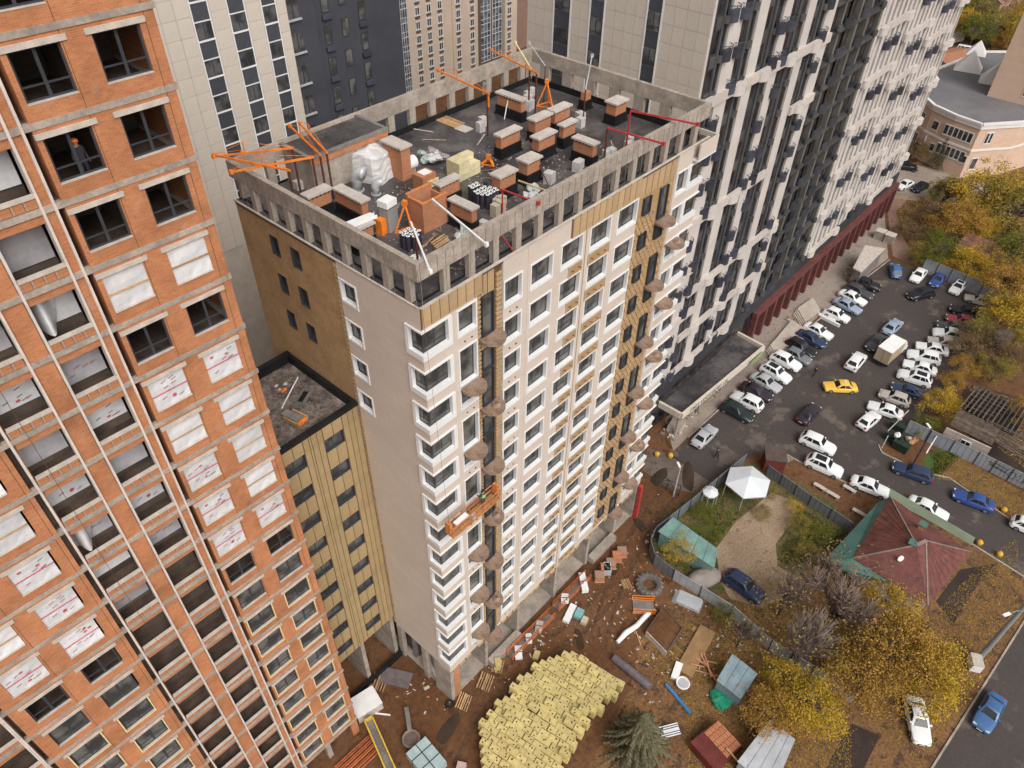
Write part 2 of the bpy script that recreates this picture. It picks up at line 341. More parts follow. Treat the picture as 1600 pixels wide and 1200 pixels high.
# loggias: coping, brick infill squares between concrete posts, foil or raw rooms behind
LW = 1.84
cop_me = MB().box(0, LW, -0.02, 0.14, 0, 0.14).mesh('coping', lintel_m)
back_me = [MB().box(0, LW, 0, 0.05, 0.55 if q else 0.35, 2.15).mesh('foil_sheet', m) for q, m in enumerate((foil_g, foil))]
bq = (LW-0.06*4)/4
isq = MB().box(0, bq-0.02, 0, 0.1, 0, 0.40).mesh('brick_infill', brick); post_me = MB().box(-0.03,0.03,-0.01,0.1,0,0.40).mesh('infill_post', mortar_m)
band_me = MB().box(0, LW, 0.0, 0.12, 0, 0.50).mesh('brick_band', brick)
for li, (a, b) in enumerate((L1_, L2_, L3_)):
    for r in ROWS:
        zb = rowz(r)-1.76
        link('coping', cop_me, brick_tower, (a, -0.02, zb-0.16))
        for i in range(4):
            link('brick_infill', isq, brick_tower, (a+0.03+i*(bq+0.06), 0.02, zb-0.56))
            link('infill_post', post_me, brick_tower, (a+i*(bq+0.06), 0.02, zb-0.56))
        link('brick_band', band_me, brick_tower, (a, 0.05, rowz(r)-0.02))
        if r < 9 or (li == 1 and r < 10):
            f = link('foil_sheet', back_me[(r+li) % 2], brick_tower, (a, 1.1, zb-0.55))
            if r > 2 and (r*7+li) % 3: link('print', prints[(r+li) % 4], f, (0.05, 0.0, 0.45))
            if (r, li) == (7, 1) or (r, li) == (3, 0):      # a loose sheet that hangs and bulges out
                m = MB(); n = 9
                for i in range(n+1):
                    for j in range(n+1):
                        s, t = i/n, j/n; m.v.append((0.1+s*1.15*(0.6+0.4*t), 0.9-0.75*sin(pi*s)*(1-t)-0.2*sin(6*s), 0.1+1.6*t))
                for i in range(n):
                    for j in range(n): q = i*(n+1)+j; m.f.append((q, q+n+1, q+n+2, q+1)); m.mi.append(0)
                m.build('loose_foil', galv if r == 3 else foil, brick_tower, (a, 0, zb), smooth=True)
    MB().box(a-0.05, a+LW+0.05, 1.2, 1.3, 2.9, 69).build('loggia_wall', room_m, brick_tower)
# hoist rope of the facade
MB().tube([(-9.9,-0.25,69),(-9.75,-0.3,36),(-9.6,-0.2,30)], 0.012, 4).build('rope', batten_m, brick_tower)

# ================================================================ main block
XL, XR, YF, YB, ZR = 21.0, 50.9, 24.87, 42.4, 46.1
PM = 2.96
main = thing('apartment_block', 'beige apartment block under construction with white window surrounds and an open roof frame', 'building')
def kz(k): return 42.5 - PM*(12-k)
FC = {'N': (23.72,25.35), 'A': (27.72,29.45), 'B': (30.2,32.45), 'C': (33.25,35.6), 'D': (36.35,38.75), 'E': (39.5,41.95), 'F': (47.05,48.65)}
holes = []; openings = []
for n, (a, b) in FC.items():
    for k in range(13):
        z0, z1 = kz(k), kz(k)+2.0
        if n == 'N' and k % 2: z0 -= 1.05
        holes.append((a, b, z0, z1)); openings.append((n, k, a, b, z0, z1))
for k in range(13): holes.append((XL, XL+2.05, kz(k)+0.2, kz(k)+2.0, 0.5)); holes.append((XR-2.05, XR, kz(k)+0.2, kz(k)+2.0, 0.5))
holes.append((25.42, 27.70, 5.7, 46.1, 0.14))      # strip still in mineral wool
holes.append((42.0, 46.9, 5.7, 46.1, 0.14))        # second strip, wool boards
wf = holed_wall((0,YF,0), (1,0,0), (0,-1,0), XL, XR, 5.75, 46.1, holes, 0.4, 0, 1)
wf.build('front_cladding', [clad, frame_w], main)
sh = [(30.4,31.95,43.2-i*PM,44.9-i*PM) for i in range(4)] + [(YF, YF+1.15, kz(k)+0.2, kz(k)+2.0, 0.5) for k in range(13)]
holed_wall((XL,0,0), (0,1,0), (-1,0,0), YF, 32.02, 5.75, ZR, sh, 0.4, 0, 1).build('side_cladding', [clad_y, frame_w], main)
bh = [(a, b, 43.5-i*PM, 44.93-i*PM) for i in range(3) for a, b in ((38.15,39.05), (35.9,36.85))]
holed_wall((XL+0.06,0,0), (0,1,0), (-1,0,0), 32.02, YB, 5.75, ZR, bh, 0.3, 0, 1).build('side_wool', [wool, frame_w], main)
MB().box(XL+0.6, XR-0.6, YF+0.62, YB-0.3, 5.8, 45.7).build('hidden_fill', concrete_d, main)  # unseen dark box added behind the openings to block light
MB().box(XR-0.5, XR, YF+2.2, YB, 5.75, ZR).box(XL+0.3, XR-0.5, YB-0.3, YB, 5.75, ZR).build('rear_wall', clad_y, main)
MB().box(XL+0.1, XR-0.1, YF+0.1, YB-0.1, 5.5, 5.75).build('transfer_slab', concrete, main)
# wool strip edge on the side wall: a ladder of small blocks
m = MB()
for j in range(108): m.box(XL-0.02, XL+0.05, 32.0, 32.32, 5.9+j*0.37, 6.12+j*0.37)
m.build('wool_blocks', wool_l, main)['kind'] = 'stuff'
# window kits (white surround with deep reveal > frame > pane)
KIT = {}
def kit(w, h, white=True, mull=(0.45,), depth=0.32, trans=0.0, g=None):
    key = (round(w,2), round(h,2), white, mull, trans)
    if key not in KIT:
        t = 0.10; e = 0.05
        s = MB()
        if white:
            s.box(-0.02,t,-e,depth+.02,-0.02,h+.02).box(w-t,w+0.02,-e,depth+.02,-0.02,h+.02).box(t,w-t,-e,depth+.02,h-t,h+.02)
            s.v += [(t,-e,-0.02),(w-t,-e,-0.02),(w-t,-e,0.16),(t,-e,0.16),(t,depth,0.2),(w-t,depth,0.2)]; n = len(s.v)-6
            s.f += [(n,n+1,n+2,n+3),(n+3,n+2,n+5,n+4)]; s.mi += [0,0]
        else:
            s.box(0,0.035,-0.02,depth,0,h).box(w-0.035,w,-0.02,depth,0,h).box(0,w,-0.03,depth,0,0.05)
        t2 = t if white else 0.035; zz = 0.2 if white else 0.05
        f = MB(); W, Hh = w-2*t2, h-t2-zz; q = 0.055
        f.box(0,q,0,0.06,0,Hh).box(W-q,W,0,0.06,0,Hh).box(q,W-q,0,0.06,0,q).box(q,W-q,0,0.06,Hh-q,Hh)
        for v in mull: f.box(W*v-0.035, W*v+0.035, 0.004, 0.056, q, Hh-q)
        if trans: f.box(q, W-q, 0.008, 0.052, Hh*trans-0.025, Hh*trans+0.025)
        p = MB().box(q, W-q, 0.03, 0.04, q, Hh-q)
        KIT[key] = (s.mesh('surround', frame_w if white else frame_d), f.mesh('frame', frame_d), p.mesh('pane', g or glass), (t2, depth-0.07, zz))
    return KIT[key]
def window(parent, x, y, z, w, h, rz=0, **kw):
    s, f, p, off = kit(w, h, **kw); o = link('window', s, parent, (x,y,z), rz); link('frame', f, o, off); link('pane', p, o, off); return o
for n, k, a, b, z0, z1 in openings:
    window(main, a, YF, z0, b-a, z1-z0, mull=(0.42,) if n not in 'N' else (), trans=0.35 if n in 'CDE' else 0)
for (a, b, c, d) in sh[:4]:
    window(main, XL, b, c, b-a, d-c, -pi/2, mull=(0.5,))
for (a, b, c, d) in bh: window(main, XL+0.06, b, c, b-a, d-c, -pi/2, white=False, mull=(0.5,), depth=0.28)
# corner bays (white L-shaped trim > frame, pane)
def bay_meshes(flip):
    X = lambda x: -x if flip else x
    def bx(m, x0, x1, *r, mi=0): m.box(min(X(x0),X(x1)), max(X(x0),X(x1)), *r, mi)
    s = MB(); e = 0.10
    # sloped sill and thin head, L in plan
    for (z0, z1, o) in ((0.0, 0.40, e), (2.0, 2.11, e)):
        bx(s, -o, 2.25, -o, 0.42, z0, z1); bx(s, -o, 0.42, 0.42, 1.32, z0, z1)
    bx(s, 1.95, 2.27, -e+.002, 0.44, 0.40, 2.0); bx(s, -e+.002, 0.44, 1.08, 1.34, 0.40, 2.0)
    f = MB(); i0 = 0.16; t = 0.06
    bx(f, i0, i0+0.13, i0, i0+0.13, 0.40, 2.0)
    for (z0, z1) in ((0.40,0.47), (1.93,2.0), (0.80,0.85)):
        bx(f, i0+0.13, 1.95, i0+.01, i0+0.07, z0, z1); bx(f, i0+.01, i0+0.07, i0+0.13, 1.08, z0, z1)
    bx(f, 1.03, 1.09, i0+.012, i0+0.068, 0.47, 1.93); bx(f, 1.90, 1.95, i0+.012, i0+.068, 0.47, 1.93); bx(f, i0+.012, i0+.068, 1.03, 1.08, 0.47, 1.93)
    p = MB(); bx(p, i0+0.13, 1.95, i0+0.03, i0+0.04, 0.42, 1.97); bx(p, i0+0.03, i0+0.04, i0+0.13, 1.08, 0.42, 1.97)
    return s.mesh('bay_trim', frame_w), f.mesh('frame', frame_d), p.mesh('pane', glass)
bl, br_ = bay_meshes(False), bay_meshes(True)
for k in range(13):
    for (x, ms) in ((XL, bl), (XR, br_)):
        o = link('corner_bay', ms[0], main, (x, YF, kz(k)-0.05)); link('frame', ms[1], o); link('pane', ms[2], o)
# mineral wool boards along the roof edge
bd = {}
def board(x, y, z0, z1, w, name='wool_board', m=None, nrm='f'):
    key = (round(z1-z0,2), round(w,2), nrm)
    if key not in bd: bd[key] = (MB().box(0.03, w-0.03, -0.09, 0.0, 0, z1-z0) if nrm == 'f' else MB().box(-0.09, 0, 0.03, w-0.03, 0, z1-z0)).mesh(name, m or wool_l)
    return link(name, bd[key], main, (x, y, z0))
for i in range(7): board(XL+0.05+i*0.68, YF, 44.75, 46.1+0.05*(i % 2), 0.68)
x = 34.3
for i in range(11): board(x, YF, 44.62, 46.0+0.07*(i % 2), 0.7); x += 0.7
MB().box(XL, 25.9, YF-0.02, YF, 44.7, 46.1).box(34.2, 42, YF-0.02, YF, 44.62, 46.0).build('batten_backing', batten_m, main)
MB().box(XL+0.01, 50.9, YF-0.12, YF+0.05, 46.1, 46.18).box(XL-0.07, XL+0.05, YF+0.05, YB, 46.1, 46.18).build('edge_flashing', lintel_m, main)
# first wool strip: boards, tall and short windows alternate
MB().box(25.42, 27.7, YF+0.13, YF+0.2, 5.7, 46.1).build('strip_backing', batten_m, main)
lad = MB()
for j in range(112):
    z = 5.8+j*0.36
    if z > 45.2: break
    lad.box(25.45, 25.74, YF+0.02, YF+0.13, z, z+0.22).box(27.12, 27.62, YF+0.02, YF+0.13, z+0.1, z+0.32)
lad.build('wool_blocks', wool_l, main)['kind'] = 'stuff'
for k in range(13):
    tall = k % 2 == 0
    z0 = kz(k)-1.15 if tall else kz(k)-0.95; z1 = kz(k)+1.85 if tall else kz(k)+0.75
    window(main, 25.78, YF-0.07, z0, 1.0, z1-z0, white=False, mull=(), depth=0.2)
    zt = kz(k)+1.85 if k == 12 else (kz(k+1)-1.15 if (k+1) % 2 == 0 else kz(k+1)-0.95)
    for i in range(2):
        board(25.76+i*0.6, YF+0.13, z1+0.03, max(z1+0.2, zt-0.05) if k < 12 else 46.05, 0.58)
# second wool strip: lattice of battens over wool, two window columns
MB().box(42.0, 46.9, YF+0.13, YF+0.2, 5.7, 46.1).build('strip_backing', wool, main)
for i in range(6): board(42.03+i*0.8, YF+0.13, 44.3 if i not in (1,4) else 44.35, 46.05, 0.78)
w2 = []
for k in range(13):
    tall = k % 2 == 0
    for a, b, t in ((42.8,43.7,False), (45.0,46.0,tall)):
        z0 = kz(k)+0.2-(1.2 if t else 0); z1 = kz(k)+1.55
        w2.append((a, b, z0, z1)); window(main, a, YF-0.07, z0, b-a, z1-z0, white=False, mull=(0.5,), depth=0.2)
lat = MB(); j = 0; z = 5.9
rl = random.Random(5)
while z < 42.4:
    xx = 42.05+(0.25 if j % 2 else 0)
    while xx < 46.7:
        if not any(a-0.36 < xx < b+0.02 and c-0.3 < z < d for a, b, c, d in w2): lat.box(xx, xx+0.36, YF+0.03, YF+0.13, z, z+0.20)
        xx += 0.52
    z += 0.40; j += 1
lat.build('wool_lattice', wool_l, main)['kind'] = 'stuff'
# wool panels under the C and D windows, with two clips each
wp = {}
for n, (x0, x1) in (('C',(34.2,35.6)), ('D',(36.35,38.75))):
    for k in range(13):
        z1 = kz(k)-0.12; z0 = z1-0.86
        if n not in wp:
            mm = MB().box(0, x1-x0, 0, 0.03, 0, 0.86, 0)
            q = MB()
            for i in range(3 if n == 'D' else 2): q.bar((0.3+i*0.75, -0.03, 0.5), (0.6+i*0.75, -0.03, 0.3), 0.05)
            wp[n] = (mm.mesh('wool_panel', wool), q.mesh('clip', batten_m), MB().box(0,x1-x0,-0.04,0.0,-0.05,0).box(0,x1-x0,-0.04,0,0.86,0.9).box(-0.04,0,-0.04,0,-0.05,0.9).box(x1-x0,x1-x0+.04,-0.04,0,-0.05,0.9).mesh('panel_edge', lintel_m))
        o = link('wool_panel', wp[n][0], main, (x0, YF-0.035, z0)); link('clip', wp[n][1], o); link('panel_edge', wp[n][2], o)
for x in (35.95, 30.0): MB().box(x-0.04, x+0.04, YF-0.02, YF+0.01, 5.75, 46.0).build('open_joint', wool if x > 31 else clad, main)
# bottom strip of wool under the cladding
for i in range(36):
    if i % 4 != 3: board(XL+0.3+i*0.81, YF, 5.45, 5.75, 0.7)
# half-round balcony slabs
slab = MB(); poly = [(-0.85,0.0)] + [(-0.88*cos(pi*t/14), -0.35-0.85*sin(pi*t/14)) for t in range(15)] + [(0.85,0.0)]
slab.prism(poly, -0.2, 0)
conc_b = mat('balcony_concrete', (0.26,0.175,0.125), 0.95, 0.3, 1.2, fine=0.2)
slab_me = slab.mesh('balcony_slab', conc_b)
heap_me = MB().blob((0,0,0), (0.35,0.3,0.14), 4, 8, 4, 0.3).mesh('mortar_heap', conc_b)
for k in range(13):
    if k % 2 == 0: xs = (26.35, 45.6)
    else: xs = (24.6, 47.8)
    for x in xs:
        o = link('balcony_slab', slab_me, main, (x, YF, kz(k)-1.12 if k % 2 == 0 else kz(k)-1.1))
        if (k*3+int(x)) % 4 == 0: link('mortar_heap', heap_me, o, (0.1, -0.5, 0.03))
# clips on the plain spandrels
cm = MB()
for k in range(13):
    for n in 'NA':
        a, b = FC[n]
        for u in (0.35, 0.72): cm.box(a+(b-a)*u-0.05, a+(b-a)*u+0.05, YF-0.06, YF+0.01, kz(k)-0.55-(1.0 if n == 'N' and k % 2 else 0), kz(k)-0.47-(1.0 if n == 'N' and k % 2 else 0))
cm.build('brackets', batten_m, main)['kind'] = 'stuff'
# ground storeys: concrete fins, brick corner column, dark shops behind
for i, (x, w, d) in enumerate(((21.0,0.45,2.2), (25.6,0.35,3.2), (30.2,0.35,3.2), (36.0,0.4,3), (41.5,0.4,3.2), (46.6,0.4,3.2), (50.45,0.4,3.0))):
    MB().box(x, x+w, YF+0.05, YF+d, 0, 5.5).build('concrete_fin', concrete, main)
MB().box(21.46, 22.1, YF+0.02, YF+0.6, 0, 5.5).build('brick_column', brick, main)
for i, y in enumerate((28.2, 31.6, 36.0, 41.8)): MB().box(XL+0.05, XL+0.5, y, y+0.6, 0, 5.5).build('concrete_fin', concrete, main)
MB().box(XL+0.6, XR-0.5, 30.6, 30.9, 0, 5.5).build('shop_wall', concrete_d, main)
MB().box(26.0, 30.2, YF+1.2, YF+1.4, 2.9, 5.5).box(41.9, 46.6, YF+1.2, YF+1.4, 2.6, 5.5).build('shop_lintel', concrete, main)
for x in (26.0, 42.2): MB().box(x, x+4.3, YF-0.6, YF+0.2, 0, 0.9).build('ramp_kerb', concrete, main)
MB().box(XL+0.3, XR-0.3, YF+0.2, 42, 0.02, 0.18).build('ground_slab', concrete, main)
MB().box(22.0, XR, 30.5, 42, 0.1, 5.4).build('ground_core', room_m, main)
MB().box(XR-0.35, XR+0.1, YF-0.5, YF-0.1, 0, 5.6).build('red_column', redsteel, main)
# roof: slab, black skirt, colonnade and ring beam
MB().box(XL+0.02, XR-0.02, YF+0.02, YB-0.02, ZR-0.25, ZR).build('roof_deck', membrane, main)
ZB0, ZB1 = 47.72, 48.8; Tt = 0.34
beam = lambda n, *a: MB().box(*a).build(n, concrete, main)
beam('ring_beam', XL+0.1, XR-0.3, YF+0.08, YF+0.08+Tt, ZB0, ZB1); beam('ring_beam', XL+0.1, XL+0.1+Tt, YF+0.08+Tt, YB-Tt, ZB0, ZB1)
beam('ring_beam', XL+0.1, XR-0.3, YB-Tt, YB, ZB0, ZB1); beam('ring_beam', XR-0.3-Tt, XR-0.3, YF+0.08+Tt, YB-Tt, ZB0, ZB1)
def colonnade(fixed, t0, t1, op, col, axis, lo):
    t = t0; skirt = MB()
    me = MB().box(0, col, 0, Tt, 0, ZB0-ZR).mesh('roof_column', concrete) if axis == 'x' else MB().box(0, Tt, 0, col, 0, ZB0-ZR).mesh('roof_column', concrete)
    sk = MB().box(0.02, col-0.02, -0.06, Tt+0.06, 0, 0.42).mesh('skirt', black_m) if axis == 'x' else MB().box(-0.06, Tt+0.06, 0.02, col-0.02, 0, 0.42).mesh('skirt', black_m)
    while t < t1-col*0.5:
        o = link('roof_column', me, main, (t, fixed, ZR) if axis == 'x' else (fixed, t, ZR))
        s = link('skirt', sk, o, (0, 0.07, 0) if axis == 'x' else (0.07, 0, 0))
        t += op+col
colonnade(YF+0.08, 22.95, XR-0.9, 1.5, 0.48, 'x', 1); colonnade(YB-Tt, XL+0.5, XR-0.9, 1.5, 0.6, 'x', 0)
colonnade(XL+0.1, YF+0.75, YB-0.9, 1.32, 0.46, 'y', 1); colonnade(XR-0.3-Tt, YF+0.9, YB-0.6, 1.45, 0.95, 'y', 0)
sk = MB().box(XL+0.45, XR-0.65, YF+0.42, YF+0.5, ZR, ZR+0.12).box(XR-0.75, XR-0.66, YF+0.5, YB-0.5, ZR, ZR+0.5).box(31.5, XR-0.8, YB-0.45, YB-0.36, ZR, ZR+0.45).box(XL+0.45, XL+0.52, YF+0.5, YB-0.5, ZR, ZR+0.12)
sk.build('roof_skirt', black_m, main)
# fine cracks of shutter joints on the beams
sj = MB()
for i in range(48): sj.box(XL+0.3+i*0.62, XL+0.33+i*0.62, YF+0.065, YF+0.08, ZB0 if i % 3 else ZR, ZB1-0.02)
for i in range(30): sj.box(XL+0.085, XL+0.1, YF+0.3+i*0.58, YF+0.33+i*0.58, ZB0 if i % 3 else ZR, ZB1-0.02)
sj.build('shutter_joints', concrete_d, main)['kind'] = 'stuff'
# right end balcony box seen past the frame
MB().box(49.0, 51.6, YF-0.5, YF-0.38, 45.0, 46.25).box(51.48, 51.6, YF-0.38, YF+2.3, 45.0, 46.25).build('corner_parapet', clad, main)
MB().box(49.0, 51.6, YF-0.5, YF+0.1, 44.85, 45.0).build('parapet_ledge', frame_w, main)
# stair house on the roof
MB().box(25.0, 31.2, 38.9, 42.05, ZR, 48.55).build('stair_house_wall', concrete, main)
MB().box(24.9, 31.3, 38.8, 38.9, 48.2, 48.62).box(31.2, 31.3, 38.9, 42.05, 48.2, 48.62).build('stair_house_brick', brick, main)
MB().box(24.85, 31.35, 38.75, 39.0, 48.62, 48.8).box(24.85, 25.1, 39.0, 42.05, 48.62, 48.8).box(31.1, 31.35, 39.0, 42.05, 48.62, 48.8).build('stair_house_curb', concrete_d, main)
MB().box(25.1, 31.1, 39.0, 42.05, 48.56, 48.63).build('stair_house_roof', membrane, main)

# ================================================================ low wing between the towers
wing = thing('low_wing', 'low connecting wing clad in vertical mineral wool boards', 'building')
YW = 32.3
wh = [(a, b, 31.83-PM*k, 33.1-PM*k) for k in range(9) for a, b in ((14.65,16.28), (17.87,19.49))]
holed_wall((0,YW,0), (1,0,0), (0,-1,0), 11.0, XL-0.03, 7.1, 34.3, wh, 0.22, 0, 0).build('wool_wall', batten_m, wing)
for (a, b, c, d) in wh: window(wing, a, YW-0.0, c, b-a, d-c, white=False, mull=(0.45,), depth=0.2, g=glass_l)
MB().box(11.2, XL-0.1, YW+0.3, 39.9, 7.1, 33.6).build('hidden_fill', concrete_d, wing)  # added dark box, hidden behind the wing's panes, stops light passing through
# boards: full-height ones beside the windows, short ones between
def wb(x0, x1, z0, z1):
    key = ('w', round(x1-x0,3), round(z1-z0,3))
    if key not in bd: bd[key] = MB().box(0.025, x1-x0-0.025, -0.1, 0, 0, z1-z0).mesh('wool_board', mat('mineral_wool_mid', (0.37,0.265,0.135), 0.95, 0.12, 0.8, rnd=0.06))
    link('wool_board', bd[key], wing, (x0, YW, z0))
for x0, x1 in ((11.8,12.5),(12.5,13.25),(13.25,13.95),(13.95,14.63),(16.3,16.75),(16.75,16.95),(16.95,17.4),(17.4,17.85),(19.52,20.0),(20.0,20.45),(20.45,20.92)):
    for z0, z1 in ((7.1,16.0), (16.0,25.2), (25.2,34.3)): wb(x0, x1, z0, z1)
for a, b in ((14.65,16.28), (17.87,19.49)):
    for k in range(10):
        z0 = 33.12-PM*k if k < 9 else 7.1; z1 = 31.8-PM*(k-1) if k else 34.3
        if k == 9: z1 = 31.8-PM*8
        h = (b-a)/2
        wb(a, a+h, z0, z1); wb(a+h, b, z0, z1)
MB().box(11.0, XL-0.03, YW-0.12, YW+0.25, 34.3, 34.62).box(11.0, 11.2, YW+0.25, 39.8, 34.0, 34.62).box(11.0, XL-0.03, 39.8, 40.2, 33.0, 34.7).box(XL-0.3, XL-0.03, YW+0.25, 39.8, 33.6, 34.62).build('parapet', black_m, wing)
MB().box(11.0, XL-0.03, 40.0, 40.2, 7.1, 33.0).build('rear_wall', concrete, wing)
roofdirt = mat('roof_dirt', (0.17,0.14,0.12), 0.9, 0.5, 0.5, fine=0.35, fscale=4, wear=((0.035,0.03,0.028), 0.4, 0.52))
MB().box(11.2, XL-0.3, YW+0.25, 39.8, 33.5, 33.9).build('roof_deck', roofdirt, wing)
for x in (12.5, 17.0, 20.5): MB().box(x, x+0.4, YW+0.1, YW+3.2, 0, 7.1).build('concrete_fin', concrete, wing)
MB().box(11.0, XL, 36, 36.3, 0, 7.1).build('ground_wall', concrete, wing)
MB().box(11.0, XL, YW-0.4, YW-0.1, 0, 0.7).build('plinth_kerb', black_m, wing)

# ================================================================ long tower on the right
rt = thing('long_apartment_tower', 'very long white and charcoal tower with rounded balconies and a red arcade at its foot', 'building')
RX, RY, RE = 60.9, 31.5, 143.5; RP = 3.26
white_r = mat('rt_white', (0.54,0.49,0.45), 0.7, 0.06, 0.4, rnd=0.04); band_r = mat('rt_band', (0.53,0.465,0.42), 0.75, 0.08, 0.4)
grey_r = mat('rt_charcoal', (0.05,0.048,0.052), 0.65, 0.2, 0.5, rnd=0.2); grey2_r = mat('rt_midgrey', (0.072,0.069,0.068), 0.65, 0.2, 0.6, rnd=0.2); basket_m = mat('rt_basket', (0.05,0.052,0.068), 0.55, 0.25, 1, rnd=0.3)
red_r = mat('rt_red', (0.135,0.045,0.04), 0.75, 0.2, 0.8); glass_r = glassmat('rt_glass', (0.011,0.011,0.013), 0.12, 0.2, (0.10,0.095,0.095))
MB().box(RX+0.35, RE, RY+0.3, 51.5, 0, 88).build('hidden_fill', grey_r, rt)
MB().box(RX+0.4, 88, RY+0.02, RY+0.3, 7.8, 88).box(88, 104.2, RY+0.25, RY+0.3, 7.8, 88).build('front_wall', grey_r, rt)
MB().box(104.2, RE, RY+0.1, RY+0.3, 7.8, 88).build('front_wall', white_r, rt)
FZ = [43.75+RP*i for i in range(-11, 5)]
q_ = lambda n, m, *a: MB().box(*a).build(n, m, rt)
for a, b in ((69.05,70.9), (80.3,82.1), (63.75,66.0), (74.5,76.2), (85.6,88.0)): q_('pilaster', white_r, a, b, RY-0.28, RY+0.02, 7.8, 88)
q_('pilaster', white_r, RX-0.02, RX+0.35, RY-0.05, RY+0.3, 7.8, 88)
for a, b in ((104.1,104.9), (RE-0.3, RE)): q_('pilaster', white_r, a, b, RY-0.35, RY+0.1, 7.8, 88)
win_me = {}
def rwin(x, z, w, h, par=None):
    k = (w, h)
    if k not in win_me:
        f = MB(); f.box(0,0.06,-0.03,0.05,0,h).box(w-.06,w,-.03,.05,0,h).box(.06,w-.06,-.03,.05,0,.06).box(.06,w-.06,-.03,.05,h-.06,h)
        win_me[k] = (f.mesh('window', frame_d), MB().box(.06,w-.06,0,.015,.06,h-.06).mesh('pane', glass_r))
    o = link('window', win_me[k][0], rt, (x, RY-0.0, z)); link('pane', win_me[k][1], o); return o
ncount = 0
bk = MB(); n = 9
def halfcyl(r, d, h, z0=0, wall=0.0):
    m = MB(); m.prism([(-r,0)]+[(-r*cos(pi*t/n), -d*sin(pi*t/n)) for t in range(1,n)]+[(r,0)], z0, z0+h); return m
bas_me = halfcyl(0.68, 0.7, 0.95).mesh('balcony_basket', basket_m)
con_me = halfcyl(0.42, 0.42, 0.6).mesh('console', grey2_r)
rail = MB(); n2 = 9
pts = [(-0.68*cos(pi*t/n2), -0.7*sin(pi*t/n2), 1.35) for t in range(n2+1)]
rail.tube(pts, 0.035, 4)
for t in range(0, n2+1): rail.tube([(pts[t][0], pts[t][1], 0.95), pts[t]], 0.02, 4)
rail_me = rail.mesh('railing', basket_m)
bul_me = halfcyl(0.95, 0.55, 0.95).mesh('band_bulge', white_r)
pnl_me = MB().box(0, 1.0, -0.08, 0.0, 0, 1.0).mesh('spandrel', grey2_r)
for x0, x1 in ((RX+0.4,63.75), (66.0,69.05), (70.9,74.5), (76.2,80.3), (82.1,85.6)):
    w = (x1-x0); q_('grey_fin', grey2_r, x0+w*0.52, x0+w*0.64, RY-0.16, RY+0.02, 7.8, 88); q_('grey_fin', grey2_r, x1-0.32, x1-0.12, RY-0.12, RY+0.02, 7.8, 88)
    for i, z in enumerate(FZ):
        rwin(x0+0.3, z+0.85, 1.05, 2.0); rwin(x0+w*0.68, z+0.7, max(0.55, w*0.22), 2.2)
        link('spandrel', pnl_me, rt, (x0+0.32, RY-0.01, z-0.3))
        link('console', con_me, rt, (x1-0.62, RY-0.05, z+0.05))
for j, xc in enumerate((64.9, 75.35, 86.6)):
    for i, z in enumerate(FZ):
        for dx in ((-1.15, 1.05) if j != 2 else (-1.1,)):
            if (i+j+(dx > 0)) % 4 == 3: continue
            o = link('balcony_basket', bas_me, rt, (xc+dx, RY-0.2, z+0.1-0.2*(dx > 0))); link('railing', rail_me, o)
def band(x0, x1, z, bul):
    q_('white_band', band_r, x0, x1, RY-0.62, RY-0.28, z-0.5, z+0.45)
    for x in bul: link('band_bulge', bul_me, rt, (x, RY-0.6, z-0.52))
for z, x0, x1, bul in ((43.75, RX, 88.0, (67.4,72.4,78.2,84)), (56.8, RX, 88, (67,78)), (30.7, RX, 80.2, (67.3,71.9)), (37.2, 82.0, 88.0, (84,)), (20.7, 66, 88, (70.4,78.2,86.5)), (14.1, 66, 87.9, (69.3,76,81)), (8.5, 66, 81, (70,79)), (24.2, 60.9, 66, (63,)), (17.4, 60.9, 69, (63,))): band(x0, x1, z, bul)
# charcoal part: a slab and curved bay on every floor
bay_me = halfcyl(1.1, 0.6, 1.0).mesh('dark_bay', mat('rt_darkbay', (0.05,0.05,0.057), 0.6, 0.2, 0.7, rnd=0.25))
for x in (90.4, 95.6, 99.0, 103.2): q_('grey_fin', mat('rt_olive', (0.13,0.12,0.105), 0.7, 0.2, 0.5), x, x+0.55, RY-0.35, RY+0.25, 7.8, 88)
for i, z in enumerate(FZ):
    q_('dark_slab', grey2_r, 88.0, 104.1, RY-0.42, RY+0.25, z-0.28, z+0.1)
    for x in (88.6, 91.5, 93.5, 96.6, 100.2, 101.6): rwin(x, z+0.5, 1.15, 2.2)
    for x in (92.8+(i % 2)*0.3, 98.0): link('dark_bay', bay_me, rt, (x, RY+0.1-0.3, z-0.1))
    link('console', con_me, rt, (103.0, RY-0.4, z+0.1)); link('console', con_me, rt, (90.0, RY-0.4, z+0.2))
# white part: ribs, slots, baskets and staggered bands
slot = MB()
xs = [105.6+i*1.9 for i in range(20)]
for i, x in enumerate(xs):
    q_('rib', white_r, x+0.05, x+1.05, RY-0.22, RY+0.1, 7.8, 88)
    if i % 4 == 9: q_('thin_rib', white_r, x-0.42, x-0.26, RY-0.12, RY+0.1, 7.8, 88)
sw_me = MB().box(-0.03, 0.70, -0.02, 0.0, 0, 2.1).mesh('window', glass_r)
sp_me = halfcyl(0.45, 0.3, 0.5).mesh('console', mat('rt_grey3', (0.30,0.28,0.265), 0.7, 0.1))
for i, x in enumerate(xs[:-1]):
    for j, z in enumerate(FZ):
        if j < 14: link('window', sw_me, rt, (x+1.2, RY+0.09, z+0.6)) if i < 1 else slot.box(x+1.17, x+1.9, RY+0.07, RY+0.09, z+0.6, z+2.7)
        if (i+j) % 3 == 0: link('console', sp_me, rt, (x+1.5, RY-0.05, z+0.05))
        if (i % 6, (j+i//6) % 2) in ((2,1), (3,1)) and i < 18:
            o = link('balcony_basket', bas_me, rt, (x+0.2+0.9*(i % 2), RY-0.25, z+0.15)); link('railing', rail_me, o)
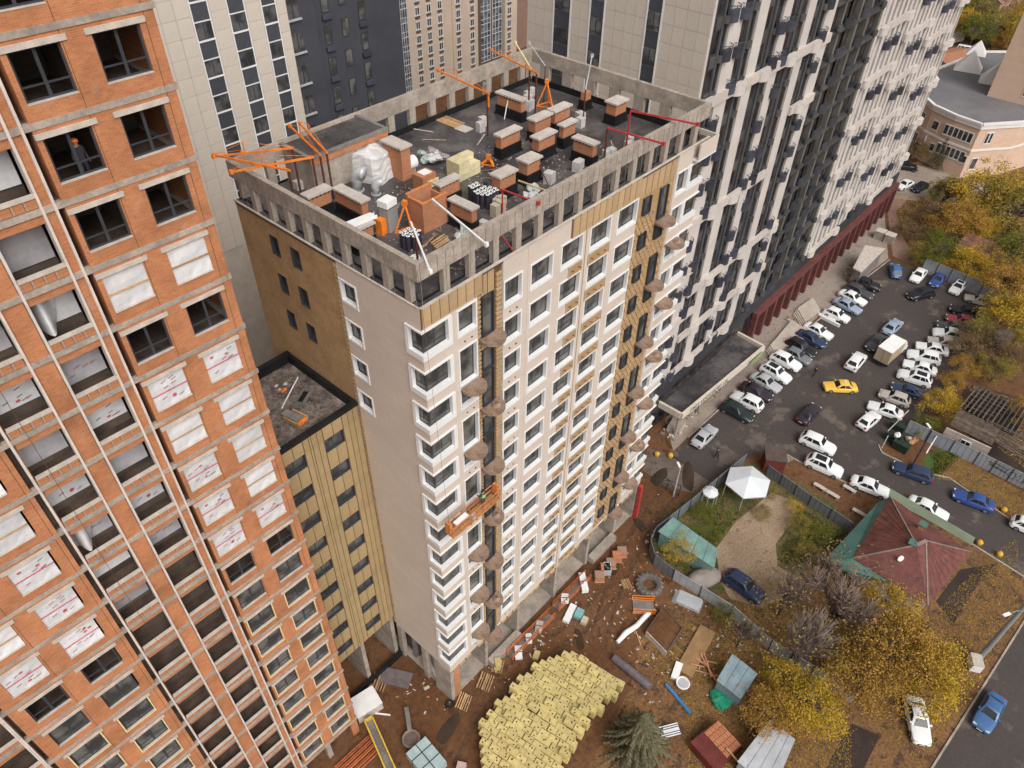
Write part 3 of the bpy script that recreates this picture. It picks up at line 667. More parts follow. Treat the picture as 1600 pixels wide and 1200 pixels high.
slot.build('far_windows', glass_r, rt)['kind'] = 'stuff'
for j in range(0, 16):
    z = FZ[j]+0.1
    for b in range(4):
        if (j+b) % 2 == 0:
            x0 = 104.9+b*11.4; band(x0, min(x0+10.6, RE), z, (x0+0.9, min(x0+9.9, RE-1)))
# foot: charcoal band, red beam, pillars
q_('podium_band', grey_r, RX, RE, RY-0.5, RY+0.3, 5.9, 7.8)
MB().box(88.5, RE, RY-1.25, RY-0.5, 5.1, 5.9).build('red_beam', red_r, rt)
q_('podium_glass', glass_r, RX, RE, RY-0.35, RY-0.28, 0.3, 5.9)
for i in range(19): q_('red_pillar', red_r, 88.8+i*3.0, 89.5+i*3.0, RY-1.2, RY-0.4, 0, 5.1)
for i in range(18):
    if i % 3 != 2: q_('shop_panel', mat('rt_shop', (0.20,0.19,0.18), 0.6, 0.2), 89.7+i*3.0, 91.4+i*3.0, RY-0.5, RY-0.36, 3.4+0.4*(i % 2), 4.4+0.5*(i % 2))
# left flank: light panels between window strips
holed_wall((RX,0,0), (0,1,0), (-1,0,0), RY, 51.7, 0, 88, [], 0).build('flank_wall', mat('panel_joint', (0.53,0.465,0.395), 0.8, 0.1), rt)
cols = ((36.4,37.8), (42.5,44.0), (46.4,48.3))
pm = {}
def fpanel(par, P, w, h, axis='y', m=None, nm='facade_panel'):
    k = (round(w,3), round(h,3), axis, nm)
    if k not in pm: pm[k] = (MB().box(-0.05, -0.005, 0.012, w-0.012, 0.012, h-0.012) if axis == 'y' else MB().box(0.012, w-0.012, -0.05, -0.005, 0.012, h-0.012)).mesh(nm, m or panel_m)
    return link(nm, pm[k], par, P)
for y0, y1, n in ((RY,36.25,4), (37.95,42.35,4), (44.15,46.25,2), (48.45,51.7,3)):
    w = (y1-y0)/n
    for i in range(n):
        for j in range(13): fpanel(rt, (RX, y0+i*w, 40.6+j*1.53), w, 1.53)
for ci, (a, b) in enumerate(cols):
    q_('white_edge', frame_w, RX-0.09, RX-0.0, b, b+0.15, 40, 88); q_('white_edge', frame_w, RX-0.09, RX, a-0.15, a, 40, 88)
    for j in range(6):
        z = 41.0+j*3.06+(0.35 if ci == 0 else 0.0)+(-1.4 if ci == 1 else 0)
        fpanel(rt, (RX, a, z), b-a, 1.5, 'y', panel_d, 'charcoal_panel')
        o = link('window', MB().box(-0.04,-0.01,0.04,b-a-0.04,0,1.5).mesh('window', glass), rt, (RX, a, z+1.53))
        MB().box(-0.07,-0.045,(b-a)*0.5-0.04,(b-a)*0.5+0.04,0.05,1.45).box(-0.07,-0.045,0.04,b-a-0.04,0.3,0.36).box(-0.07,-0.045,0.04,0.12,0.05,1.45).box(-0.07,-0.045,b-a-0.12,b-a-0.04,0.05,1.45).build('frame', frame_d, o)
# entrance canopy with a lettered fascia
canopy = thing('entrance_canopy', 'dark flat canopy with a cream fascia and black lettering at the tower foot', 'canopy', (64.7, 26.6, 0))
cream = mat('canopy_cream', (0.60,0.53,0.44), 0.7, 0.1, 1)
CZ = 4.6
cr = lambda n, m, pts, z0, z1: MB().prism(pts, z0, z1).build(n, m, canopy)
cr('canopy_roof', membrane, [(0.3,1.5),(19.0,0.4),(19.6,4.3),(0.3,4.3)], CZ-0.5, CZ-0.35)
fas = MB().bar((0.0,1.2,CZ-0.35), (19.4,0.0,CZ-0.35), 0.35, 0.9); fas.build('fascia', cream, canopy)
MB().bar((0.05,1.4,CZ-0.36), (0.05,4.6,CZ-0.36), 0.34, 0.9).build('fascia', cream, canopy); MB().bar((19.5,0.15,CZ-0.36), (19.8,4.3,CZ-0.36), 0.34, 0.88).build('fascia', cream, canopy)
for x in (0.4, 6, 12, 18.6): MB().box(x, x+0.3, 1.6, 1.9, 0, CZ-0.5).build('post', concrete, canopy)
lt = MB(); rl = random.Random(11); x = 1.6
while x < 10.0:      # strokes of the sign, set out on the face of the fascia
    w = rl.choice((0.24, 0.28, 0.32)); y = 1.2-1.2*x/19.4-0.19
    for st in rl.sample(range(5), 3):
        if st == 0: lt.box(x, x+0.06, y-0.02, y, CZ-0.62, CZ-0.08)
        elif st == 1: lt.box(x+w-0.06, x+w, y-0.02, y, CZ-0.62, CZ-0.08)
        elif st == 2: lt.box(x, x+w, y-0.021, y, CZ-0.14, CZ-0.08)
        elif st == 3: lt.box(x, x+w, y-0.021, y, CZ-0.62, CZ-0.56)
        else: lt.box(x, x+w, y-0.021, y, CZ-0.38, CZ-0.32)
    x += w+0.13 if rl.random() > 0.15 else w+0.45
lt.build('lettering', black_m, canopy)['kind'] = 'stuff'
MB().box(15.2, 18.4, -0.35, -0.25, CZ-0.9, CZ-0.1).build('green_sign', mat('green_sign', (0.25,0.30,0.15), 0.7, 0.2, 2), canopy)

# ================================================================ blocks behind
rear = thing('panel_tower', 'tall beige panel tower with strips of windows behind the brick tower', 'building')
BY = 61.6
MB().box(18, 39.8, BY, BY+0.3, 0, 95).build('front_wall', mat('panel_joint2', (0.53,0.465,0.395), 0.8, 0.1), rear); MB().box(18, 39.8, BY+0.3, BY+16, 0, 95).build('hidden_fill', panel_m, rear)
rcols = ((31.0,32.45), (34.25,35.7), (37.4,38.7))
for x0, x1, n in ((24.4,30.85,5), (32.6,34.1,1), (35.85,37.25,1), (38.85,39.8,1)):
    w = (x1-x0)/n
    for i in range(n):
        for j in range(24): fpanel(rear, (x0+i*w, BY, 30.6+j*1.48), w, 1.48, 'x')
rw = MB().box(0,0.06,-0.06,0,0,1.36).box(1.39,1.45,-0.06,0,0,1.36).box(0.06,1.39,-0.06,0,0,0.06).box(0.06,1.39,-0.06,0,1.3,1.36).box(0.69,0.76,-0.06,0,0.06,1.3).mesh('window', frame_d)
rpn = MB().box(0.06,1.39,-0.035,-0.02,0.06,1.3).mesh('pane', glass_l); rsl = MB().box(-0.03,1.48,-0.12,0,-0.14,0).mesh('sill', frame_w); rhd = MB().box(-0.03,1.48,-0.08,0,1.36,1.44).mesh('head', frame_w)
for ci, (a, b) in enumerate(rcols):
    for j in range(14):
        z = 34.6+j*PM; s = (b-a)/1.45
        o = link('window', rw, rear, (a, BY, z)); o.scale = (s,1,1)
        link('pane', rpn, o); link('sill', rsl, o); link('head', rhd, o)
        fpanel(rear, (a, BY, z-1.5), b-a, 1.35, 'x', panel_d, 'charcoal_panel')
    MB().box(a-0.12, a, BY-0.07, BY, 30, 95).box(b, b+0.12, BY-0.07, BY, 30, 95).build('white_edge', frame_w, rear)
dark = thing('charcoal_tower', 'charcoal rendered tower with narrow windows behind the roof', 'building')
DY = 65.0
dh = []
MB().box(39.8, 44.4, BY+2.4, BY+2.6, 0, 95).build('recess_wall', charcoal, dark)
MB().box(44.4, 55.7, DY, DY+15, 0, 95).build('front_wall', charcoal, dark)
dwm = MB().box(0,0.07,-0.06,0,0,1.75).box(0.83,0.9,-0.06,0,0,1.75).box(0.07,0.83,-0.06,0,0,0.07).box(0.07,0.83,-0.06,0,1.68,1.75).mesh('window', frame_d)
dpn = MB().box(0.07,0.83,-0.04,-0.01,0.07,1.68).mesh('pane', glass); dsl = MB().box(-0.1,1.0,-0.3,0,-0.5,-0.05).mesh('flower_box', basket_m)
for ci, (x, off) in enumerate(((45.8,0.0), (47.95,0.3), (50.2,1.4))):
    for j in range(13):
        z = 33.1+j*PM+off
        o = link('window', dwm, dark, (x, DY, z)); link('pane', dpn, o)
        if ci != 1: link('flower_box', dsl, o, (0,0,-0.1))
rcw = MB().box(0,1.7,-0.06,0,0,1.7).mesh('window', glass_l); rcs = MB().box(-0.1,1.8,-0.25,0,-0.16,0).mesh('sill', galv)
for j in range(13):
    o = link('window', rcw, dark, (40.9, BY+2.4, 33.6+j*PM)); link('sill', rcs, o)
    MB().box(1.0,1.08,-0.1,-0.06,0,1.7).build('mullion', frame_d, o)
cb = thing('cream_apartment_block', 'cream apartment block with white framed windows and a glazed brown bay far behind the roof', 'building')
CY = 133.0; cream_w = mat('cream_wall', (0.68,0.55,0.435), 0.85, 0.05, 0.2); brown_w = mat('brown_wall', (0.155,0.10,0.08), 0.8, 0.1, 0.3)
MB().box(113.8, 138.2, CY, CY+18, 0, 60).box(148.0, 152.5, CY, CY+18, 0, 60).build('cream_wall', cream_w, cb)
MB().box(138.2, 139.8, CY+0.5, CY+18, 0, 60).box(139.8, 148, CY+0.9, CY+18, 0, 60).build('brown_wall', brown_w, cb)
MB().box(129.5, 133.2, CY-0.25, CY, 0, 60).build('projecting_bay', cream_w, cb)
cw_me = MB().box(0,0.14,-0.12,0,0,1.6).box(1.26,1.4,-0.12,0,0,1.6).box(0.14,1.26,-0.12,0,1.46,1.6).box(-0.12,1.52,-0.2,0,-0.25,0).box(0.64,0.76,-0.1,0,0,1.46).mesh('window', frame_w)
cp_me = MB().box(0.14,1.26,-0.04,0,0,1.46).mesh('pane', glass_l); cs_me = MB().box(0.05,1.35,-0.15,0,-0.85,-0.3).mesh('brown_panel', brown_w)
for x, dy in ((118.2,0), (121.6,0), (125.0,0), (130.6,-0.25), (135.5,0), (148.8,0)):
    for j in range(11):
        o = link('window', cw_me, cb, (x, CY+dy, 4.6+j*PM)); link('pane', cp_me, o); link('brown_panel', cs_me, o)
gl_me = MB().box(0,3.6,-0.1,0,0,0.14).box(0,0.12,-0.1,0,0.14,2.9).box(1.15,1.25,-0.1,0,0.14,2.9).box(2.35,2.45,-0.1,0,0.14,2.9).box(3.48,3.6,-0.1,0,0.14,2.9).box(0.12,3.48,-0.08,0,1.1,1.2).mesh('glazed_balcony', frame_w)
gp_me = MB().box(0.12,3.48,-0.03,0,0.14,2.9).mesh('pane', glassmat('balcony_glass', (0.06,0.075,0.09), 0.1, 0.5, (0.3,0.33,0.36)))
for j in range(11):
    for x, s in ((140.0,1), (144.2,1), (113.9,0.55)):
        o = link('glazed_balcony', gl_me, cb, (x, CY+0.9 if x > 120 else CY-0.05, 3.6+j*PM)); o.scale = (s,1,1); link('pane', gp_me, o)
cb2 = thing('cream_corner_block', 'cream block with a brown lower storey seen above the roof corner', 'building')
MB().box(153, 175, 140, 155, 15.5, 60).build('cream_wall', cream_w, cb2); MB().box(154.5, 175, 141, 155, 0, 15).build('brown_wall', mat('pink_brown', (0.30,0.19,0.145), 0.85, 0.08, 0.3), cb2); MB().box(152.6, 175, 139.6, 155, 15.0, 15.5).build('cornice', cream_w, cb2)
for x in (155.5, 160.2):
    for j in range(6):
        o = link('window', cw_me, cb2, (x, 140, 18+j*PM)); link('pane', cp_me, o)

# ================================================================ ground
def ground_mat(name, c1, c2, c3, s1, s2, rough=0.95, t=0.5, fine=0.3, spec=0.3, puddle=None):
    m = bpy.data.materials.new(name); m.use_nodes = True; nt = m.node_tree; b = nt.nodes['Principled BSDF']; L = nt.links
    b.inputs['Specular IOR Level'].default_value = spec; b.inputs['Roughness'].default_value = rough
    tc = nd(nt, 'ShaderNodeTexCoord')
    def noise(s, d=8, r=0.65):
        n = nd(nt, 'ShaderNodeTexNoise'); n.inputs['Scale'].default_value = s; n.inputs['Detail'].default_value = d; n.inputs['Roughness'].default_value = r; L.new(tc.outputs['Object'], n.inputs['Vector']); return n.outputs['Fac']
    def step(f, a, bb):
        r = nd(nt, 'ShaderNodeMapRange'); r.inputs['From Min'].default_value = a; r.inputs['From Max'].default_value = bb; L.new(f, r.inputs['Value']); return r.outputs['Result']
    def mix(f, A, B, bl='MIX'):
        x = nd(nt, 'ShaderNodeMix', data_type='RGBA', blend_type=bl)
        L.new(f, x.inputs['Factor']) if not isinstance(f, float) else setattr(x.inputs['Factor'], 'default_value', f)
        for k, v in (('A',A), ('B',B)):
            if isinstance(v, tuple): x.inputs[k].default_value = (*v, 1)
            else: L.new(v, x.inputs[k])
        return x.outputs['Result']
    o = mix(step(noise(s1), 0.38, 0.62), c1, c2); o = mix(step(noise(s1*4.3), t, t+0.06), o, c3)
    r = nd(nt, 'ShaderNodeMapRange'); r.inputs['From Min'].default_value = 0.3; r.inputs['From Max'].default_value = 0.7; r.inputs['To Min'].default_value = 1-fine; r.inputs['To Max'].default_value = 1+fine
    L.new(noise(s2, 4), r.inputs['Value']); o = mix(1.0, o, r.outputs['Result'], 'MULTIPLY')
    if puddle:
        f = step(noise(puddle[1], 5, 0.5), puddle[2], puddle[2]+0.06); o = mix(f, o, puddle[0])
        rr = nd(nt, 'ShaderNodeMapRange'); rr.inputs['To Min'].default_value = rough; rr.inputs['To Max'].default_value = 0.25; L.new(f, rr.inputs['Value']); L.new(rr.outputs['Result'], b.inputs['Roughness'])
    L.new(o, b.inputs['Base Color']); MATS[name] = m; return m
mud = ground_mat('mud', (0.115,0.050,0.020), (0.155,0.076,0.036), (0.085,0.037,0.015), 0.13, 2.2, 0.9, 0.56, 0.28)
asphalt = ground_mat('asphalt', (0.058,0.046,0.041), (0.072,0.058,0.052), (0.13,0.103,0.087), 0.05, 2.5, 0.75, 0.56, 0.14, 0.35)
litter = ground_mat('leaf_ground', (0.15,0.078,0.036), (0.21,0.11,0.045), (0.085,0.05,0.03), 0.22, 3.5, 0.95, 0.53, 0.5)
grassy = ground_mat('weedy_ground', (0.085,0.075,0.03), (0.15,0.10,0.045), (0.07,0.085,0.02), 0.3, 3.5, 0.95, 0.5, 0.45)
gravel = ground_mat('tan_gravel', (0.27,0.19,0.125), (0.36,0.26,0.175), (0.22,0.15,0.095), 0.25, 5, 0.95, 0.56, 0.3)
pave = ground_mat('pavement', (0.27,0.215,0.18), (0.33,0.27,0.22), (0.19,0.15,0.125), 0.2, 3, 0.9, 0.58, 0.15)
wetmud = ground_mat('wet_concrete', (0.12,0.09,0.075), (0.17,0.13,0.105), (0.10,0.065,0.045), 0.3, 3, 0.7, 0.55, 0.2)
grass_m = ground_mat('green_grass', (0.05,0.085,0.02), (0.08,0.11,0.03), (0.12,0.09,0.04), 0.5, 6, 0.95, 0.6, 0.45)
darksoil = ground_mat('dark_soil', (0.035,0.024,0.02), (0.055,0.036,0.028), (0.10,0.055,0.025), 0.3, 6, 0.95, 0.62, 0.4)
dirt = ground_mat('pink_dirt', (0.24,0.14,0.10), (0.29,0.18,0.135), (0.18,0.105,0.075), 0.15, 2.5, 0.95, 0.56, 0.2)
def sheet(name, pts, m, lvl):
    o = MB().prism(pts, -0.3, 0.004*lvl, 0, True) if False else MB().face([(x, y, 0.004*lvl) for x, y in pts])
    o = o.build(name, m); o['kind'] = 'structure'; return o
sheet('ground', [(-700,-700),(1500,-700),(1500,1500),(-700,1500)], mud, 0)
sheet('rough_ground', [(149.60,33.15),(130.36,23.98),(126.13,20.19),(125.73,5.68),(113.69,-1.26),(80.64,-13.92),(47.69,-21.43),(700,-200),(900,300),(300,300),(190.33,36.33)], litter, 1)
sheet('leafy_ground', [(50.28,12.61),(59.46,12.02),(68.70,6.00),(82.14,-0.63),(79.69,-16.73),(69.15,-18.92),(45.48,-11.27),(36.04,-10.60),(17.18,10.41),(33.43,13.10),(38.22,15.27),(50.18,15.77)], litter, 2)
sheet('garden_ground', [(48.45,21.23),(53.18,22.34),(60.76,21.27),(67.34,19.19),(68.80,15.54),(68.54,8.31),(66.95,4.88),(59.40,4.99),(48.06,12.11),(47.33,16.46)], grassy, 3)
sheet('gravel_yard', [(50.04,12.87),(53.18,15.25),(58.19,15.45),(64.96,14.44),(65.83,11.28),(63.01,10.57),(58.42,10.52),(55.80,8.96),(56.13,4.97),(49.90,7.80),(48.64,10.90)], gravel, 4)
sheet('pavement', [(67,31.0),(62.75,26.96),(66.28,26.96),(74.98,26.76),(87.10,26.32),(100.88,25.83),(116.33,25.10),(126.93,24.03),(143,31.0)], pave, 3)
sheet('parking_lot', [(61.88,26.78),(66.76,26.77),(74.76,26.63),(86.57,26.05),(100.26,25.54),(115.78,24.87),(127.08,23.86),(126.64,18.21),(124.60,6.14),(112.32,4.62),(100.68,4.58),(90.35,5.41),(84.87,5.28),(81.69,7.92),(80.58,6.98),(80.72,2.01),(82.03,-0.82),(80.00,-10.02),(77.44,-20.88),(70.12,-21.04),(73.01,-11.83),(73.79,-4.80),(73.76,2.59),(72.82,7.75),(72.06,13.08),(72.09,16.58),(70.31,18.53),(65.21,20.25),(61.46,20.96)], asphalt, 5)
sheet('wet_apron', [(61.01,29.70),(61.99,26.66),(61.46,20.96),(58.39,21.63),(57.15,24.48),(57.45,27.97)], wetmud, 5)
sheet('road', [(74.47,-14.06),(67.07,-13.38),(45.52,-11.31),(36.04,-10.60),(51.14,-27.42),(73.62,-23.85)], asphalt, 4)
sheet('grass_patch', [(82.92,2.79),(86.54,1.78),(87.40,-0.49),(81.33,0.27),(81.65,1.94)], grass_m, 4)
sheet('dark_soil', [(39.10,-4.18),(44.53,-4.25),(45.18,-6.72),(41.42,-6.75),(37.57,-7.20)], darksoil, 4)
sheet('dark_soil', [(63.14,-5.67),(69.09,-6.29),(72.87,-9.22),(68.80,-8.40),(61.69,-7.99)], darksoil, 4)
sheet('ruin_ground', [(93.00,2.52),(101.92,3.23),(105.02,-5.97),(89.12,-10.56),(88.77,-4.74)], darksoil, 3)
sheet('dirt_path', [(147.78,32.44),(128.29,23.76),(127.64,18.57),(135.94,24.93),(144.53,29.34),(153.11,29.41)], dirt, 2)
sheet('far_lane', [(165.61,38.67),(168.60,27.77),(170.83,18.40),(159.64,17.58),(155.17,24.57),(150.92,33.66)], pave, 3)
sheet('far_kerb_path', [(150.30,34.32),(155.17,24.57),(153.41,24.23),(148.38,33.31)], gravel, 4)
# kerbs
def kerb(pts, m=None, w=0.18, h=0.13):
    k = MB()
    for p, q in zip(pts, pts[1:]): k.bar((p[0], p[1], h/2), (q[0], q[1], h/2), w, h)
    o = k.build('kerb', m or concrete); o['kind'] = 'structure'; return o
kerb([(66.08,26.83),(74.54,26.50),(86.31,25.91),(99.95,25.39),(115.42,24.72),(126.68,23.70)])
kerb([(72.83,-11.88),(73.69,-4.83),(73.66,2.55),(72.72,7.71),(71.95,13.03),(71.99,16.53)])
kerb([(81.69,7.92),(80.58,6.98),(80.72,2.01),(82.03,-0.82),(79.90,-10.04),(78.27,-17.02)])
kerb([(68.75,-13.57),(45.52,-11.31),(37.34,-10.63)])

# wheel ruts pressed into the yard
rut_m = ground_mat('rut_mud', (0.09,0.040,0.017), (0.12,0.06,0.028), (0.07,0.032,0.014), 0.4, 3, 0.55, 0.5, 0.25, 0.5)
def ruts(pts, gauge=1.7, w=0.42, zz=0.016):
    P = [Vector(p) for p in pts]; Q = []
    for i in range(len(P)-1):
        for t in range(6): Q.append(P[i].lerp(P[i+1], t/6))
    for _ in range(4): Q = [Q[0]]+[(Q[i-1]+Q[i]*2+Q[i+1])/4 for i in range(1, len(Q)-1)]+[Q[-1]]
    for s in (-1,1):
        m = MB(); L = []
        for i, q in enumerate(Q):
            d = (Q[min(i+1,len(Q)-1)]-Q[max(i-1,0)]).normalized(); n = Vector((-d.y,d.x)); c = q+n*s*gauge/2+n*0.08*sin(i*1.7+s); ww = w/2*(1+.25*sin(i*2.3)); L.append((c+n*ww, c-n*ww))
        for (a,b),(c,e) in zip(L, L[1:]): m.face([(a.x,a.y,zz+.002*s),(b.x,b.y,zz+.002*s),(e.x,e.y,zz+.002*s),(c.x,c.y,zz+.002*s)])
        m.build('wheel_rut', rut_m)['kind'] = 'structure'
ruts([(56.56,23.64),(49.49,22.99),(41.32,20.71),(34.69,20.76),(26.96,22.67),(21.52,23.06),(16.10,21.38)])
ruts([(53.61,23.98),(46.56,22.28),(38.15,19.65),(34.05,17.82)], 1.6, .35, 0.0225)


# ================================================================ things on the roof
oldbat = mat('old_batten', (0.20,0.15,0.11), 0.9, 0.2, 2)
cap_m = mat('cap_concrete', (0.50,0.44,0.39), 0.9, 0.12, 1.5, rnd=0.06)
vbrick = brickmat('brick_vent_x', (0.50,0.21,0.10), (0.42,0.16,0.08), (0.34,0.22,0.16), 0.26, 0.08, 0.008, 'x', 0.15)
vbrick_y = brickmat('brick_vent_y', (0.50,0.21,0.10), (0.42,0.16,0.08), (0.34,0.22,0.16), 0.26, 0.08, 0.008, 'y', 0.15)
VG = 'brick vents on the flat roof'
def vent(x0, x1, y0, y1, label, h=1.72, base=0.85, cap=True, slots=True, grp=VG):
    cx, cy = (x0+x1)/2, (y0+y1)/2; a, b = (x1-x0)/2-0.1, (y1-y0)/2-0.1
    t = thing('roof_vent', label, 'roof vent', (cx, cy, ZR), 0, grp); longx = a > b; bm = vbrick if longx else vbrick_y
    if base:
        MB().box(-a-0.1, a+0.1, -b-0.1, b+0.1, 0, base-0.12).box(-a-0.18, a+0.18, -b-0.18, b+0.18, 0, 0.12).build('base', black_m, t)
    MB().box(-a, a, -b, b, base-0.12 if base else 0, h-0.14).build('brick_body', bm, t)
    if slots:
        n = int(2*(a if longx else b)/0.3)
        for s in (-1, 1):
            for i in range(n):
                u = -(a if longx else b)+0.2+i*0.3
                (MB().box(u, u+0.13, s*b-0.012, s*b+0.012, h-0.30, h-0.15) if longx else MB().box(s*a-0.012, s*a+0.012, u, u+0.13, h-0.30, h-0.15)).build('air_slot', black_m, t)
    if cap:
        m = MB().box(-a-0.14, a+0.14, -b-0.14, b+0.14, h-0.13, h); m.build('cap', cap_m, t)
    return t
vent(43.0,43.7,36.9,39.6, 'long brick roof vent lying alone beside the back colonnade')
vent(37.2,39.4,33.7,34.4, 'brick roof vent standing apart left of the three vent rows')
vent(40.9,42.9,33.7,34.5, 'brick roof vent touching its right neighbour in the back row')
vent(43.2,45.2,33.7,34.5, 'brick roof vent behind the orange tripod foot, far right of the back row')
vent(38.7,40.7,31.5,32.3, 'brick roof vent in the middle of the cluster with a rusty rod before it')
vent(41.6,43.2,31.6,32.2, 'short brick roof vent beside two white ballast bags on the dark roof')
vent(40.6,41.3,28.2,30.1, 'brick roof vent with red rope left on its cap, near the front parapet')
vent(35.4,36.9,29.7,30.7, 'brick roof vent crossed by a leaning rust-red rod')
vent(32.6,34.3,29.6,30.5, 'brick roof vent right behind the larger group of bitumen rolls')
vent(29.2,31.1,31.6,32.2, 'brick roof vent with a small hole in its cap beside the yellow bale stack')
vent(28.4,28.9+.15,28.1,30.1, 'brick roof vent under the long white rod near the front corner')
vent(47.5,49.1,31.2,32.3, 'squat brick roof vent against the far right parapet')
vent(48.3,49.2,34.7,35.4, 'small uncapped brick chimney on a black plinth by the right parapet', 1.5, 0.85, False, False)
vent(30.1,31.1,36.2,38.2, 'tall brick shaft with pale slab cap next to the white tarpaulin', 2.4, 0, True, True)
vent(24.5,25.2,33.6,36.3, 'brick vent wall on the right side of the black roof pit')
vent(22.7,24.5,36.35,37.1, 'brick vent wall covered with scraps at the back of the black roof pit')
vent(22.2,23.7,31.4,32.15, 'low brick vent carrying white covers behind the left parapet', 1.6)
m = MB(); pit = thing('roof_pit', 'open black-lined pit in the roof between two brick vents', 'roof pit', (23.6, 34.6, ZR))
m.box(-1.0,0.85,-1.5,1.6,0.0,0.06); m.build('pit_floor', black_m, pit); MB().box(-1.1,0.9,-1.6,-1.5,0,0.35).build('pit_kerb', black_m, pit)
# uncapped brick box with an open top
t = thing('brick_shaft', 'tall open-topped brick shaft with a stepped rim near the front corner', 'roof shaft', (27.5, 31.0, ZR), 0)
MB().box(-1.0,1.0,-0.7,-0.58,0,1.95).box(-1.0,1.0,0.58,0.7,0,2.15).box(-1.0,-0.88,-0.58,0.58,0,2.0).box(0.88,1.0,-0.58,0.58,0,1.8).build('brick_wall', vbrick, t)
MB().box(-1.05,1.05,-0.75,-0.56,1.95,2.02).box(-1.05,1.05,0.56,0.75,2.15,2.22).box(-1.05,-0.86,-0.56,0.56,2.0,2.06).build('rim', mat('rim_orange', (0.55,0.2,0.07), 0.85, 0.15, 2), t)
MB().box(-0.88,0.88,-0.58,0.58,0.5,0.6).build('inner_floor', black_m, t)
# tarpaulin bundle
tm = mat('tarp_white', (0.62,0.60,0.59), 0.6, 0.08, 0.8, bump=0.7, bscale=3)
me = MB(); rt_ = random.Random(2); NU, NV = 22, 12
for j in range(NV+1):
    for i in range(NU):
        a = 2*pi*i/NU; v = j/NV; sq = 1/max(abs(cos(a)),abs(sin(a)))**.75; rr = (1.0+.25*(1-v)**2+.05*sin(5*a+3*v)+rt_.uniform(-.03,.03))*sq if v < .7 else sq*(1-((v-.7)/.3)**2*.98)*(1+rt_.uniform(-.04,.04)); zz = 1.75*min(1,v/.7)**.9+.28*max(0,(v-.7)/.3)+.12*sin(a*2+1)*v+rt_.uniform(-.03,.03)
        me.v.append((rr*1.0*cos(a), rr*1.2*sin(a), zz))
for j in range(NV):
    for i in range(NU): k = (i+1) % NU; me.f.append((j*NU+i,j*NU+k,(j+1)*NU+k,(j+1)*NU+i)); me.mi.append(0)
me = me; tp = me.build('tarpaulin', tm, None, (29.35, 38.6, ZR), 0.3, smooth=False)
tag(tp, 'large white tarpaulin draped over stored goods on the roof', 'tarpaulin')
def duct(x, y, r, h, rz, label):
    t = thing('duct_elbow', label, 'air duct', (x, y, ZR), rz, 'loose air ducts on the roof'); m = MB(); n = 8; P = []
    for i in range(n+1):
        a = pi/2*i/n*1.15; P.append((0, -r*1.3*(1-cos(a)), h*0.45+r*1.3*sin(a)))
    m.tube([(0,0,0), (0,0,h*0.45)]+P[1:], r, 12); m.build('pipe', galv, t, smooth=True); MB().tube([(0,0,0),(0,0,0.08)], r*1.12, 12).build('collar', galv, t)
duct(27.3, 37.6, 0.42, 1.7, 0.4, 'big galvanised duct elbow in front of the white tarpaulin'); duct(27.8, 36.3, 0.3, 1.0, 0.9, 'smaller galvanised duct elbow before the tarpaulin')
t = thing('round_duct', 'white round duct end standing beside the tall brick shaft', 'air duct', (31.5, 36.9, ZR)); MB().tube([(-0.5,0,0.75),(0.3,0,0.75)], 0.45, 16).build('drum', white_m, t); MB().box(-0.3,0.15,-0.3,0.3,0,0.4).build('foot', timber, t)
t = thing('brick_pack', 'orange packed bricks with a white lid and a yellow board at the side', 'brick pack', (30.8, 34.8, ZR)); MB().box(-0.6,0.6,-0.5,0.5,0,0.95).build('bricks', vbrick, t); MB().box(-0.3,0.4,-0.3,0.35,0.95,1.0).build('lid', white_m, t); MB().box(-0.2,0.75,-0.58,-0.5,0.05,0.55).build('board', foam_y, t)
# rubbish bags
bagc = [mat('bag_%d' % i, c, 0.7, 0.2, 4, bump=0.3) for i, c in enumerate(((0.36,0.42,0.38), (0.5,0.5,0.48), (0.30,0.25,0.27), (0.45,0.38,0.26), (0.62,0.61,0.6)))]
def bagheap(x, y, n, spread, label, grp, seed, ids=(0,1,2,3), s=0.34, z=ZR, cat='rubbish bag'):
    rg = random.Random(seed); mes = [MB().blob((0,0,0.22), (1,0.85,0.7), seed*9+i, 7, 5, 0.22, 0.4).mesh('rubbish_bag', bagc[i]) for i in ids]
    for i in range(n):
        o = link('rubbish_bag', rg.choice(mes), None, (x+rg.uniform(-1,1)*spread[0], y+rg.uniform(-1,1)*spread[1], z+0.1+rg.random()*spread[2]), rg.uniform(0,6)); q = s*rg.uniform(0.7,1.25); o.scale = (q,q,q)
        tag(o, label, cat, grp)
bagheap(33.7, 37.0, 17, (0.75,0.9,0.35), 'crumpled rubbish bag in the heap on the middle of the roof', 'rubbish heap in the middle of the roof', 5)
bagheap(34.6, 28.8, 10, (0.9,0.5,0.15), 'torn rubbish bag behind the front parapet beams', 'rubbish by the front parapet', 6, (0,4,1))
bagheap(28.2, 28.6, 6, (0.8,0.4,0.1), 'greenish sack lying by the wooden pallet at the front corner', 'sacks at the front corner', 8, (0,4))
# yellow wool bales on the roof
by = mat('bale_yellow', (0.70,0.58,0.27), 0.85, 0.12, 1.2, rnd=0.13); bale_me = MB().box(-0.5,0.5,-0.3,0.3,0,0.42).mesh('wool_bale', mat('bale_roof', (0.62,0.54,0.33), 0.85, 0.12, 2, rnd=0.1))
for i in range(2):
    for j in range(2):
        for k in range(3 if (i, j) != (1,0) else 2): tag(link('wool_bale', bale_me, None, (33.25+i*1.03, 33.75+j*0.63, ZR+k*0.43), random.uniform(-.04,.04)), 'cream wool bale in the stack in the middle of the roof', 'wool bale', 'bale stack on the roof')
